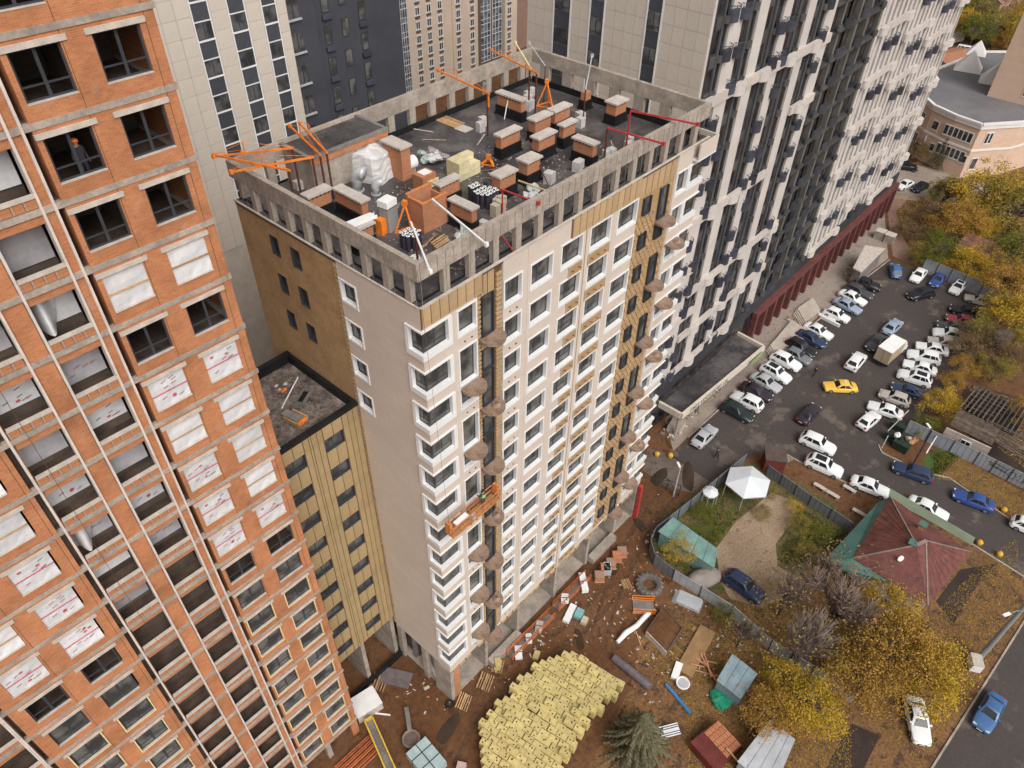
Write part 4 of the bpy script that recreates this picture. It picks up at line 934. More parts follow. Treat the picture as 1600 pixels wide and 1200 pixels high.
# planks
t = thing('board_stack', 'brown boards and a grey sheet laid flat by the back colonnade', 'boards', (39.3, 41.0, ZR))
for i in range(6): MB().box(-0.6+i*0.2,-0.42+i*0.2,-1.1,1.0+0.1*(i % 2),0.02,0.07).build('plank', timber, t)
MB().box(-0.7,0.3,-2.3,-1.15,0.02,0.06).build('sheet', lintel_m, t)
# bitumen rolls
roll_d = mat('roll_black', (0.045,0.04,0.055), 0.5, 0.3, 3); 
rm_ = MB().cyl(0,0,0,1.0,0.135,10); roll_me = rm_.mesh('bitumen_roll', roll_d); ring = MB().cyl(0,0,1.0,1.012,0.13,10,0,0.12).mesh('end_cap', white_m); hole = MB().cyl(0,0,1.012,1.016,0.05,8).mesh('core_hole', black_m)
def rolls(cx, cy, nx, ny, label, grp, skip=()):
    for i in range(nx):
        for j in range(ny):
            if (i, j) in skip: continue
            o = link('bitumen_roll', roll_me, None, (cx+i*0.29+random.uniform(-.02,.02)+0.1*(j % 2), cy+j*0.29+random.uniform(-.02,.02), ZR)); link('end_cap', ring, o); link('core_hole', hole, o); tag(o, label, 'bitumen roll', grp)
rolls(24.5, 29.3, 4, 4, 'upright bitumen roll with white end in the group by the front corner', 'bitumen rolls at the front corner', ((0,0),(3,3),(3,0)))
rolls(31.1, 29.6, 5, 4, 'upright bitumen roll with white end in the group beside the cardboard boxes', 'bitumen rolls beside the boxes', ((0,0),(4,3)))
rolls(31.4, 30.95, 3, 2, 'upright bitumen roll in the small rear group by the yellow bales', 'rear bitumen rolls')
tag(link('bitumen_roll', roll_me, None, (32.6,30.9,ZR)), 'single black roll standing apart next to a vent', 'bitumen roll')
t = thing('coil', 'coil of white hose rings lying behind the front corner beam', 'coil', (24.0, 28.4, ZR))
for i in range(4):
    P = [(0.28*cos(a*pi/6)+0.1*(i % 2), 0.28*sin(a*pi/6)+0.12*(i//2), 0.05+0.06*i) for a in range(13)]; MB().tube(P, 0.035, 5).build('ring', white_m, t)
def pallet(name, label, loc, rz=0, tilt=0, grp=None, w=1.2, d=0.8, m=timber):
    t = thing(name, label, 'pallet', loc, rz, grp); t.rotation_euler = (tilt, 0, rz)
    for i in range(6): MB().box(-w/2, w/2, -d/2+i*d/5.6, -d/2+i*d/5.6+0.095, 0.11, 0.135).build('slat', m, t)
    for y in (-d/2+0.03, 0, d/2-0.05): MB().box(-w/2, w/2, y-0.04, y+0.05, 0.0, 0.108).build('runner', m, t)
    return t
pallet('pallet', 'wooden pallet leaning among sacks behind the front corner of the roof', (26.0, 28.3, ZR+0.35), 0.1, 0.6)
cardb = mat('cardboard', (0.50,0.42,0.32), 0.85, 0.1, 2)
for x, y, w, d, h, rz, lb in ((31.3,28.6,1.0,0.5,0.85,0.05,'large pale carton with a black strap behind the front beam'), (32.0,29.2,0.7,0.55,0.7,0.3,'smaller pale carton behind the strapped one'), (32.5,29.4,0.5,0.5,0.55,0.1,'pale carton at the end of the carton row')):
    t = thing('carton', lb, 'carton', (x,y,ZR), rz); MB().box(-w/2,w/2,-d/2,d/2,0,h).build('box', cardb, t); MB().box(-0.03,0.03,-d/2-0.01,d/2+0.01,-0.0,h+0.01).build('strap', black_m, t)
t = thing('control_cabinet', 'tall grey cabinet with a white unit on its top', 'cabinet', (25.5, 32.3, ZR), 0.15); MB().box(-0.45,0.45,-0.35,0.35,0,1.55).build('housing', mat('cabinet_grey', (0.30,0.30,0.29), 0.6, 0.1, 1), t); MB().box(-0.5,0.42,-0.38,0.38,1.62,2.05).build('white_unit', white_m, t); MB().box(-0.46,0.44,-0.36,0.36,1.55,1.62).build('gap', black_m, t); MB().box(-0.95,-0.5,-0.2,0.3,0,1.0).build('orange_side', orange_m, t)
t = thing('gutter_bundle', 'bundle of white gutter profiles lying on the left vent', 'profiles', (23.2, 32.0, ZR+1.62), -0.1)
for i in range(5): MB().box(-1.0,0.9+0.1*(i % 2),-0.36+i*0.15,-0.24+i*0.15,0.01,0.09).build('profile', white_m, t)
# hoist consoles
def console(name, label, col, p, q, z, posts=(), r=0.055, king=None, grp='hoist consoles along the roof edge', zq=None, foot=None):
    t = thing(name, label, 'hoist console', (p[0], p[1], ZR), 0, grp); P = Vector((0,0,z-ZR)); Q = Vector((q[0]-p[0], q[1]-p[1], (zq or z)-ZR))
    MB().bar(P, Q, r*2).build('beam', col, t)
    for u, dz, c in posts:
        A = P.lerp(Q, u); MB().bar((A.x,A.y,max(0.0, A.z-dz)), (A.x,A.y,A.z-r), r*1.8).build('post', c, t)
    A = P.lerp(Q, 0.98); MB().box(A.x-0.09,A.x+0.09,A.y-0.09,A.y+0.09,A.z-0.12,A.z+0.12).build('pulley_head', col, t)
    if col is not orange_m: return t
    A = P.lerp(Q, 0.6); MB().bar(A+Vector((0,0,r)), A+Vector((0,0,0.7)), r).build('king_post', col, t); MB().tube([P+Vector((0,0,.06)), A+Vector((0,0,0.7)), Q+Vector((0,0,.06))], 0.015, 4).build('stay', col, t)
    return t
C5 = lambda *a: a
console('hoist_console', 'orange hoist beam with a tall rusty post at the rear left corner', orange_m, (24.49,39.80), (20.30,42.39), 49.3, ((0.02,3.1,rust_m),))
console('hoist_console', 'orange hoist beam pointing at the left corner, lowest of the crossing three', orange_m, (22.42,37.28), (20.45,42.49), 49.35, ((0.02,3.1,rust_m),))
console('hoist_console', 'orange hoist beam crossing the other two above the left parapet', orange_m, (24.62,37.95), (19.93,39.92), 49.25, ((0.02,3.1,rust_m),))
console('hoist_console', 'orange hoist beam over the stair house, left one of the pair', orange_m, (24.85,37.53), (26.19,42.60), 49.4, ((0.02,3.2,rust_m),))
console('hoist_console', 'orange hoist beam over the stair house, right one of the pair', orange_m, (25.34,37.53), (26.90,42.45), 49.4, ((0.02,3.2,rust_m),))
console('hoist_console', 'orange hoist beam with a two-tone post over the middle of the back colonnade', orange_m, (39.47,36.92), (40.25,43.16), 49.3, ((0.02,1.0,orange_m), (0.04,3.2,rust_m)))
console('hoist_console', 'orange hoist beam near the far back corner with ballast sacks at its foot', orange_m, (45.01,37.06), (46.42,43.25), 49.3, ((0.02,3.2,rust_m), (0.16,3.2,rust_m)))
console('hoist_console', 'red hoist beam reaching over the right end of the front beam', redsteel, (44.51,28.04), (45.78,23.24), 49.1, ((0.0,2.9,redsteel),))
console('hoist_console', 'red hoist beam crossing the front beam left of the other red one', redsteel, (41.19,27.61), (41.76,23.37), 49.0, ((0.0,2.9,rust_m),))
console('hoist_console', 'pale yellow hoist beam standing steeply at the far back corner', foam_y, (45.39,38.03), (46.37,40.58), 49.3, (), 0.04, zq=50.5)
console('hoist_console', 'grey hoist beam with a dark post at the far back corner', galv, (47.37,38.24), (47.11,39.82), 49.0, ((0.0,2.9,rust_m),), 0.03, zq=50.5)
console('hoist_console', 'white hoist beam on two short posts at the front corner', white_m, (26.35,29.26), (24.88,23.47), 48.9, ((0.55,0.9,white_m),), 0.05)
console('hoist_console', 'white hoist beam hanging over the front corner of the parapet', white_m, (24.09,28.62), (21.01,23.78), 48.6, ((0.25,2.4,rust_m), (0.6,1.0,white_m)), 0.05, zq=48.95)
console('hoist_console', 'dark red hoist beam behind the front beam near the cartons', redsteel, (30.41,27.59), (30.65,24.74), 48.6, ((0.05,2.4,redsteel),), 0.04)
console('hoist_console', 'grey pole console rising behind the right back parapet', galv, (45.86,33.04), (49.05,34.97), 48.9, ((0.0,2.7,rust_m),), 0.04, zq=50.2)
def rod(label, p, q, z0, z1, c, r=0.05, nm='steel_rod', cat='rod'):
    o = MB().bar((0,0,0), (q[0]-p[0],q[1]-p[1],z1-z0), r).build(nm, c, None, (p[0],p[1],z0)); tag(o, label, cat)
rod('rust-red rod leaning across a vent cap', (37.44,31.45), (36.22,28.52), 48.2, 46.3, rust_m); rod('orange-yellow rod lying over the front rubbish', (34.34,29.57), (33.65,26.22), 47.0, 47.6, foam_y, 0.08)
rod('red rod seen through the front colonnade', (27.76,25.03), (28.53,24.85), 47.6, 46.3, redsteel, 0.06); rod('thin copper rod lying flat on the dark roof', (35.63,40.19), (36.76,38.84), 46.13, 46.13, timber, 0.04)
rod('white lath standing against the long back vent', (42.51,38.20), (43.15,38.39), 46.15, 47.5, white_m, 0.06)
def tripod(loc, label, h, spread, grp='orange tripods on the roof'):
    t = thing('tripod', label, 'tripod', loc, 0.4, grp)
    for i in range(3): a = i*2*pi/3; MB().bar((spread*cos(a),spread*sin(a),0), (0,0,h), 0.09).build('leg', orange_m, t)
    MB().box(-0.14,0.14,-0.14,0.14,h-0.05,h+0.25).build('head', orange_m, t)
    for i in range(3):
        a = i*2*pi/3; b = a+2*pi/3; MB().bar((spread*cos(a),spread*sin(a),0.06), (spread*cos(b),spread*sin(b),0.06), 0.07).build('tie', orange_m, t)
tripod((46.9,37.6,ZR), 'orange tripod foot behind the vents near the back corner', 1.9, 0.8); tripod((25.9,31.2,ZR), 'orange tripod frame beside the grey cabinet', 1.9, 0.75); tripod((36.1,33.9,ZR), 'flat orange tripod part lying beside the bales', 0.45, 0.6)
sackm = mat('ballast_sack', (0.52,0.49,0.46), 0.8, 0.12, 3, bump=0.2); sk_me = MB().box(-0.3,0.3,-0.3,0.3,0,0.75).mesh('ballast_block', sackm)
def ballast(pts, label, grp):
    for i, (x, y) in enumerate(pts):
        o = link('ballast_block', sk_me, None, (x,y,ZR), random.uniform(-.3,.3)); s = random.uniform(.75,1.05); o.scale = (s,s,s*random.uniform(.85,1.15)); tag(o, label, 'ballast block', grp)
ballast([(39.7,38.1),(40.6,38.7)], 'pale ballast block at the foot of the middle orange hoist post', 'ballast of the middle hoist')
ballast([(45.2,38.1),(45.8,38.2),(46.3,39.0),(45.7,39.3),(47.0,39.6),(47.8,39.9),(45.0,38.9)], 'pale ballast block in the group by the back corner hoist', 'ballast of the back corner hoist')
ballast([(45.6,33.1),(46.2,33.6)], 'pale ballast block right of the vent rows under a rusty post', 'ballast beside the vent rows')
ballast([(39.6,28.7),(40.1,28.9)], 'white ballast block close to the red-roped vent', 'ballast by the roped vent'); ballast([(42.7,28.5),(43.2,28.4)], 'ballast block with an orange top behind the front beam', 'ballast with orange top')
ballast([(45.0,28.2),(45.6,28.5)], 'ballast block at the foot of the red hoist', 'ballast of the red hoist'); ballast([(29.4,28.1)], 'lone ballast block behind the front beam', ''); ballast([(24.8,40.6),(36.9,29.0)], 'weathered ballast block beside a rusty hoist post', 'weathered ballast')
# low wing roof litter
t = thing('timber_pallet', 'timber stretcher with orange rails on the low wing roof', 'timber tray', (17.39,34.63, 33.92), 0.2)
MB().box(-0.3,0.3,-0.5,0.9,0,0.3).build('block', concrete_d, t); MB().box(-0.5,-0.4,-0.8,0.5,0,0.35).build('rail', timber, t); MB().box(0.4,0.5,-0.8,0.5,0,0.35).build('rail', timber, t); MB().box(-0.4,0.4,-0.85,-0.6,0,0.2).build('cross_board', orange_m, t)
rod('long white lath lying on the low wing roof', (19.95,37.58), (17.39,36.07), 34.3, 34.0, white_m, 0.07, 'lath'); 
t = thing('mortar_tub', 'dark shallow mortar tub on the low wing roof', 'tub', (19.06,35.86, 33.92), 0.5); MB().box(-0.7,0.7,-0.3,-0.26,0,0.3).box(-0.7,0.7,0.26,0.3,0,0.3).box(-0.7,-0.66,-0.26,0.26,0,0.3).box(0.66,0.7,-0.26,0.26,0,0.3).build('side', concrete_d, t); MB().box(-0.66,0.66,-0.26,0.26,0.02,0.05).build('bottom', black_m, t)
t = thing('paper_scrap', 'small heap of orange and white scraps on the low wing roof', 'scraps', (18.72,37.95, 33.92))
for i in range(5): MB().blob((random.uniform(-.4,.4),random.uniform(-.5,.5),0.06),(0.16,0.12,0.1),i,6,4,0.3).build('scrap', orange_m if i % 3 == 0 else lintel_m, t)
# rubble on the wing roof as one mass
rb = MB(); rg = random.Random(4)
for i in range(500):
    x, y = rg.uniform(11.6,20.3), rg.uniform(33.0,39.6); s = rg.uniform(0.03,0.14); rb.blob((x,y,33.9+s*0.3),(s,s*rg.uniform(.5,1),s*0.6),i,5,3,0.3)
tag(rb.build('rubble', mat('rubble', (0.16,0.12,0.10), 0.95, 0.5, 3)), 'loose rubble strewn over the low wing roof', 'rubble', None, 'stuff')
rb = MB()
for i in range(1300):
    x, y = rg.choice((rg.uniform(24.5,30), rg.uniform(32,44))), rg.uniform(25.8,36) ; s = rg.uniform(0.02,0.10); rb.blob((x,y,ZR+s*0.3),(s,s*rg.uniform(.4,1),s*0.5),i,5,3,0.3)
tag(rb.build('roof_scraps', mat('scraps', (0.32,0.28,0.25), 0.9, 0.5, 3)), 'small scraps and chips strewn over the main roof', 'scraps', None, 'stuff')

CRZ = 27.2
for i in range(22):
    a = rg.uniform(0,3.1); L = rg.uniform(.6,2.2); x, y = (rg.uniform(32,47), rg.uniform(26,41)) if i % 2 else (rg.uniform(24,32), rg.uniform(25.8,31)); o = MB().bar((0,0,.05),(L*cos(a),L*sin(a),.07),rg.uniform(.05,.12),.04).build('loose_batten', (timber, lintel_m, galv, oldbat)[i % 4], None, (x,y,ZR)); tag(o, 'loose batten or strip lying on the dark main roof', 'batten', 'loose battens on the roof')
# suspended cradle at the front
cd = thing('work_cradle', 'orange suspended work cradle hanging across the lower front facade', 'cradle', (27.86,28.04, 19.0), 0); cd.location = (23.3, YF-1.25, CRZ)
L = 2.35
for y in (-0.38, 0.38):
    for z in (0.1, 0.6, 1.1): MB().bar((-L,y,z), (L,y,z), 0.06).build('rail', cradle_m, cd)
    for i in range(7): u = -L+i*L/3; MB().bar((u,y,0.1), (u,y,1.1), 0.05).build('upright', cradle_m, cd)
for u in (-L, L):
    MB().bar((u,-0.38,1.1), (u,0.38,1.1), 0.06).build('end_rail', cradle_m, cd); MB().bar((u,-0.38,0.1), (u,0.38,1.1), 0.05).build('brace', cradle_m, cd); MB().box(u-0.12,u+0.12,-0.2,0.2,0.5,1.5).build('winch', cradle_m, cd)
    MB().tube([(u,0,1.5),(u,1.1,21.4)], 0.012, 4).build('wire_rope', batten_m, cd)
MB().box(-L,L,-0.36,0.36,0.04,0.1).build('deck', timber, cd)
tag(MB().box(-1.9,-0.7,-0.34,0.1,0,0.12).build('insulation_sheet', white_m, None, (23.3, YF-1.25, CRZ+.95)), 'white board lying in the left half of the work cradle', 'board')
tag(MB().box(-0.3,0.1,-0.3,0.05,0,0.35).build('grey_box', galv, None, (23.3, YF-1.25, CRZ+.1)), 'grey box in the middle of the work cradle', 'box')
# ================================================================ people
def person(loc, rz, label, top, legs, helmet=None, hair=(0.03,0.02,0.015), pose='stand', s=1.0, vest=None):
    V = {'pelvis':(0,0,0.95),'waist':(0,0,1.1),'chest':(0,-0.02,1.35),'neck':(0,0,1.5),'head':(0,-0.03,1.62),'crown':(0,-0.03,1.72)}
    st = 0.18 if pose == 'walk' else 0.0; E = [('pelvis','waist'),('waist','chest'),('chest','neck'),('neck','head'),('head','crown')]; Rr = {'pelvis':.15,'waist':.14,'chest':.17,'neck':.06,'head':.095,'crown':.06}
    for k, q in (('l',-1),('r',1)):
        f = st*q
        V.update({'hip'+k:(0.1*q,0,0.9),'knee'+k:(0.11*q,-0.03-f,0.5),'ank'+k:(0.11*q,0.04-f*1.3+0.1*(st>0)*(q<0),0.09),'toe'+k:(0.12*q,-0.12-f*1.3,0.04),'sho'+k:(0.19*q,0,1.4),'elb'+k:(0.26*q,0.03+f,1.12),'wri'+k:(0.25*q,-0.1+f*1.4,0.88),'han'+k:(0.25*q,-0.14+f*1.5,0.8)})
        if pose == 'work': V.update({'elb'+k:(0.27*q,-0.12,1.15),'wri'+k:(0.2*q,-0.38,1.12),'han'+k:(0.18*q,-0.46,1.12)})
        E += [('pelvis','hip'+k),('hip'+k,'knee'+k),('knee'+k,'ank'+k),('ank'+k,'toe'+k),('chest','sho'+k),('sho'+k,'elb'+k),('elb'+k,'wri'+k),('wri'+k,'han'+k)]
        Rr.update({'hip'+k:.1,'knee'+k:.07,'ank'+k:.05,'toe'+k:.045,'sho'+k:.075,'elb'+k:.05,'wri'+k:.035,'han'+k:.04})
    names = list(V); me = bpy.data.meshes.new('person'); me.from_pydata([V[n] for n in names], [(names.index(a),names.index(b)) for a,b in E], [])
    o = bpy.data.objects.new('person', me); COL.objects.link(o); sm = o.modifiers.new('skin','SKIN')
    for i, n in enumerate(names): me.skin_vertices[0].data[i].radius = (Rr[n],)*2 if n not in ('chest','waist','pelvis') else (Rr[n]*1.15, Rr[n]*0.75); me.skin_vertices[0].data[i].use_root = (n == 'pelvis')
    sb = o.modifiers.new('sub','SUBSURF'); sb.levels = 1; sb.render_levels = 1
    m = bpy.data.materials.new('person_cloth'); m.use_nodes = True; nt = m.node_tree; b = nt.nodes['Principled BSDF']; b.inputs['Roughness'].default_value = 0.85
    tc = nd(nt,'ShaderNodeTexCoord'); sx = nd(nt,'ShaderNodeSeparateXYZ'); nt.links.new(tc.outputs['Object'], sx.inputs[0]); rp = nd(nt,'ShaderNodeValToRGB'); rp.color_ramp.interpolation = 'CONSTANT'
    mr = nd(nt,'ShaderNodeMath', operation='DIVIDE'); mr.inputs[1].default_value = 1.8; nt.links.new(sx.outputs[2], mr.inputs[0]); nt.links.new(mr.outputs[0], rp.inputs['Fac'])
    el = rp.color_ramp.elements; el[0].position = 0; el[0].color = (0.02,0.02,0.02,1); el[1].position = 0.055; el[1].color = (*legs,1)
    for p_, c_ in ((0.53,top), (0.82,(0.45,0.26,0.18))): e = el.new(p_); e.color = (*c_,1)
    nt.links.new(rp.outputs['Color'], b.inputs['Base Color']); me.materials.append(m)
    o.location = loc; o.rotation_euler = (0,0,rz); o.scale = (s,)*3
    if helmet:
        h = MB().blob((0,-0.02,1.70),(0.135,0.155,0.12),1,10,6,0.0,0.8); h.build('helmet', mat('helmet_%.2f' % helmet[1], helmet, 0.35, 0.03), o, smooth=True)
    else: MB().blob((0,0.0,1.70),(0.11,0.12,0.09),2,8,5,0.05).build('hair', mat('hair', hair, 0.8, 0.1), o, smooth=True)
    if vest: MB().tube([(0,-0.02,1.08),(0,-0.02,1.2),(0,-0.02,1.42)], [0.19,0.2,0.17], 10, 0, False).build('harness', mat('harness_%.2f' % vest[1], vest, 0.7, 0.1), o)
    return tag(o, label, 'person')
zf = lambda r: rowz(r)-PT+0.60
person((12.716-3.45*cos(OA)+0.4*0, 29.325+0.75, zf(1)), 0.2, 'person in an orange helmet standing inside an upper window of the brick tower', (0.03,0.03,0.035), (0.03,0.03,0.05), (0.85,0.2,0.03))
person((24.4, YF-1.2, CRZ+0.1), pi, 'person in dark clothes with a light green harness working in the orange cradle', (0.03,0.04,0.035), (0.10,0.07,0.10), (0.03,0.03,0.03), pose='work', vest=(0.25,0.55,0.2))
person((44.68,42.37, ZR), 2.2, 'person in a white helmet and grey jacket by the back colonnade', (0.35,0.36,0.38), (0.25,0.27,0.3), (0.8,0.8,0.78), pose='work', vest=(0.3,0.33,0.36))
person((88.68,20.04, 0), 1.0, 'person in dark clothes walking across the parking lot above the yellow taxi', (0.02,0.022,0.04), (0.02,0.02,0.03), pose='walk')
person((65.50,22.33, 0), 0.2, 'person in a dark coat walking near the lot entrance by the grey car', (0.05,0.04,0.035), (0.03,0.03,0.03), pose='walk')
person((163.18,32.67, 0), 0.5, 'person standing beside the black car on the far lane', (0.02,0.02,0.025), (0.025,0.025,0.03))

# ================================================================ vehicles
tyre_m = mat('tyre', (0.018,0.017,0.017), 0.85, 0.15, 3); rim_m = mat('rim', (0.35,0.35,0.36), 0.35, 0.1, 2, metal=0.6)
cglass = glassmat('car_glass', (0.014,0.016,0.019), 0.06, 0.0); lamp_m = mat('headlight', (0.62,0.63,0.64), 0.15, 0.05, 2); tail_m = mat('taillight', (0.32,0.02,0.018), 0.25, 0.1, 2); trim_m = mat('black_plastic', (0.02,0.02,0.021), 0.6, 0.1, 2)
wheel_me = MB().tube([(0,-0.105,0),(0,-0.09,0),(0,0.09,0),(0,0.105,0)], [0.27,0.325,0.325,0.27], 16).mesh('wheel', tyre_m); rimm = MB()
rimm.tube([(0,-0.112,0),(0,-0.106,0)], [0.2,0.21], 12)
for i in range(5): rimm.box(-0.03,0.03,-0.118,-0.112,0.02,0.2,0,Matrix.Rotation(i*2*pi/5,4,'Y'))
rim_me = rimm.mesh('rim', rim_m)
PAINT = {}
def paint(n, c, r=0.28):
    if n not in PAINT: PAINT[n] = mat('paint_'+n, c, r, 0.05, 0.5, spec=0.5, fine=0.04, fscale=3)
    return PAINT[n]
paint('white',(0.78,0.78,0.77)); paint('black',(0.016,0.016,0.019)); paint('silver',(0.42,0.43,0.44)); paint('grey',(0.17,0.18,0.19)); paint('blue',(0.06,0.14,0.30)); paint('navy',(0.03,0.045,0.10)); paint('royal',(0.035,0.075,0.26)); paint('taxi',(0.83,0.50,0.07)); paint('red',(0.30,0.04,0.06)); paint('paleblue',(0.30,0.36,0.45)); paint('beige',(0.47,0.42,0.37)); paint('green',(0.02,0.03,0.028)); paint('plum',(0.035,0.025,0.035)); paint('dkgrey',(0.06,0.06,0.065))
# profile: length, width, belt, roof, hood z, boot z, x of: windscreen base, roof front, roof rear, rear glass base
PROF = {'sedan': (4.6,1.80,0.92,1.45,0.86,0.98,0.85,0.25,-1.0,-1.62), 'hatch': (4.15,1.76,0.95,1.52,0.90,1.02,0.80,0.25,-1.35,-1.85),
        'suv': (4.6,1.88,1.08,1.70,1.02,1.12,0.80,0.30,-1.65,-2.12), 'wagon': (4.7,1.82,0.95,1.50,0.90,1.0,0.85,0.25,-1.75,-2.2), 'old': (4.15,1.64,0.88,1.40,0.86,0.92,0.68,0.20,-0.85,-1.35), 'van': (5.0,1.95,1.15,2.0,1.08,1.2,1.65,1.15,-2.3,-2.45)}
CARS = {}
def car_parts(kind):
    if kind in CARS: return CARS[kind]
    Lc, Wc, zb, zr, zh, zt, xa, xb, xc, xd = PROF[kind]; h = Lc/2; w = Wc/2; m = MB()
    # body: cross-sections along the length (x, half width at waist, half width at top, bottom, waist, top)
    S = [(h, .62, .55, .38, .52, .56), (h-.10, .86, .74, .24, .56, .70), (h-.45, .97, .84, .2, .60, zh-.06), (xa+.25, 1.0, .88, .2, .62, zh+.01), (xa-.02, 1.0, .90, .2, .62, zb), (0.0, 1.0, .91, .2, .62, zb), (xd+.3, 1.0, .91, .2, .62, zb+.01), (xd+.02, .99, .88, .2, .62, zt), (-h+.28, .95, .83, .22, .62, zt-.03 if zt < zb+.08 else zt), (-h+.06, .88, .74, .28, .58, zt-.18), (-h, .74, .62, .40, .54, zt-.30)]
    R_ = []
    for x, a, b, z0, z1, z2 in S:
        R_.append([(x,-w*a*.9,z0),(x,-w*a,z0+.1),(x,-w*a,z1),(x,-w*(a+b)/2,z1+(z2-z1)*.65),(x,-w*b*.92,z2-.015),(x,-w*b*.5,z2+.02),(x,w*b*.5,z2+.02),(x,w*b*.92,z2-.015),(x,w*(a+b)/2,z1+(z2-z1)*.65),(x,w*a,z1),(x,w*a,z0+.1),(x,w*a*.9,z0)])
    k = 12; base = len(m.v)
    for r in R_: m.v += r
    for i in range(len(R_)-1):
        for j in range(k):
            j2 = (j+1) % k; m.f.append((base+i*k+j, base+i*k+j2, base+(i+1)*k+j2, base+(i+1)*k+j)); m.mi.append(0)
    m.f.append(tuple(base+j for j in range(k))); m.mi.append(0); e = base+(len(R_)-1)*k; m.f.append(tuple(e+j for j in reversed(range(k)))); m.mi.append(0)
    # cabin shell in body colour: pillars and roof
    wb, wt = w*.90, w*.72
    def ring(z, x0, x1, ww, rd): return [(x0,-ww+rd,z),(x0-rd,-ww,z),(x1+rd,-ww,z),(x1,-ww+rd,z),(x1,ww-rd,z),(x1+rd,ww,z),(x0-rd,ww,z),(x0,ww-rd,z)]
    A = ring(zb-.03, xa, xd, wb, .12); B = ring(zr-.07, xb, xc, wt, .14); Ct = ring(zr, xb-.18, xc+.18, wt-.14, .12); base = len(m.v); m.v += A+B+Ct
    for q in (0, 8):
        for j in range(8): j2 = (j+1) % 8; m.f.append((base+q+j, base+q+j2, base+q+8+j2, base+q+8+j)); m.mi.append(0)
    m.f.append(tuple(base+16+j for j in range(8))); m.mi.append(0)
    body = m
    lerp = lambda p, q, t: tuple(p[i]+(q[i]-p[i])*t for i in range(3))
    def pane(a, b, c, d, n, i0=.08, i1=.92, j0=.12, j1=.93):
        P = [lerp(lerp(a,b,i),lerp(d,c,i),j) for i,j in ((i0,j0),(i1,j0),(i1,j1),(i0,j1))]; N = Vector(n)*.018; return [tuple(Vector(p)+N) for p in P]
    ws = MB().face(pane(A[7],A[0],B[0],B[7],(.5,0,.85),.03,.97,.06,.95)); rw_ = MB().face(pane(A[3],A[4],B[4],B[3],(-.5,0,.85),.05,.95,.15,.92))
    side = []
    for s in (0, 1):
        a, b, c, d = (A[1],A[2],B[2],B[1]) if s == 0 else (A[6],A[5],B[5],B[6]); n = (0,-1 if s == 0 else 1,.25); g = MB()
        g.face(pane(a,b,c,d,n,.06,.47)); g.face(pane(a,b,c,d,n,.52,.92 if kind in ('sedan','old') else .78))
        if kind not in ('sedan','old'): g.face(pane(a,b,c,d,n,.82,.96,.2,.9))
        side.append(g)
    hl = [MB().box(h-.30,h-.07,s*w*.62-.17,s*w*.62+.17,.60,.72) for s in (-1,1)]
    tl = [MB().box(-h+.0,-h+.16,s*w*.66-.13,s*w*.66+.13,zt-.34,zt-.14) for s in (-1,1)]
    tr = MB().box(h-.06,h+.012,-w*.45,w*.45,.36,.58).box(-h-.01,-h+.1,-w*.6,w*.6,.26,.42); mi_ = [MB().box(xa-.35,xa-.2,s*w*1.0-.02*s-.09,s*w*1.0+.09,zb+.02,zb+.16) for s in (-1,1)]
    hd = MB()
    for s in (-1,1):
        for x in (0.15,-0.85): hd.box(x-.1,x+.1,s*w*.985-.02,s*w*.985+.02,zb-.18,zb-.14)
    CARS[kind] = (body, ws, rw_, side, hl, tl, tr, mi_, PROF[kind]); return CARS[kind]
CM = {}
plate_me = MB().box(-.008,.008,-.26,.26,-.055,.055).mesh('number_plate', white_m)
def car(kind, col, nose, tail, label, grp, roof=None, z=0.0, taxi=False):
    body, ws, rw_, side, hl, tl, tr, mi_, pf = car_parts(kind); key = (kind, col)
    if key not in CM:
        b = body.mesh('car_body', PAINT[col]); b.polygons.foreach_set('use_smooth', [True]*len(b.polygons)); b.set_sharp_from_angle(angle=radians(38)); CM[key] = b
    if kind not in CM: CM[kind] = (ws.mesh('windscreen', cglass), rw_.mesh('rear_window', cglass), [g.mesh('side_windows', cglass) for g in side], [x.mesh('headlight', lamp_m) for x in hl], [x.mesh('taillight', tail_m) for x in tl], tr.mesh('bumper_trim', trim_m))
    if ('mir', kind, col) not in CM: CM[('mir', kind, col)] = [x.mesh('mirror', PAINT[col]) for x in mi_]
    nx, ny = nose; tx, ty = tail; ang = atan2(ny-ty, nx-tx)
    t = thing('parked_car', label, 'car', ((nx+tx)/2, (ny+ty)/2, z), ang, grp)
    link('body', CM[key], t); W_, Rr, Sd, H_, T_, Tr = CM[kind]
    link('windscreen', W_, t); link('rear_window', Rr, t); link('bumper_trim', Tr, t)
    for s in Sd: link('side_windows', s, t)
    for x, s in ((pf[0]/2+.014,1),(-pf[0]/2-.012,-1)): link('number_plate', plate_me, t, (x,0,.43 if s > 0 else .62))
    for s in H_: link('headlight', s, t)
    for s in T_: link('taillight', s, t)
    for s in CM[('mir', kind, col)]: link('mirror', s, t)
    Lc, w = pf[0], pf[1]/2
    for x in (Lc*.5-.85, -Lc*.5+.85):
        for s in (-1,1): o = link('wheel', wheel_me, t, (x, s*(w-.09), .325), 0 if s < 0 else pi); link('rim', rim_me, o)
    zr, xb, xc = pf[3], pf[7], pf[8]
    if roof: MB().box(xc+.35, xb-.3, -w*.5, w*.5, zr-.01, zr+.012).build('sunroof', cglass if roof == 'glass' else trim_m, t)
    if taxi: MB().box(-.42,-.3,-.2,.2,zr,zr+.12).build('taxi_sign', white_m, t)
    return t
LR = 'cars parked in a row along the tower'; RR = 'cars parked in a row along the trees'; MC = 'cars standing in the middle of the lot'; RC = 'cars parked along the lane'; FE = 'cars parked along the grey fence'; FC_ = 'cars on the far lane'
Z6 = 0.6
car('suv','black',(115.95,21.80),(115.05,25.20),'black car at the upper end of the row along the tower',LR)
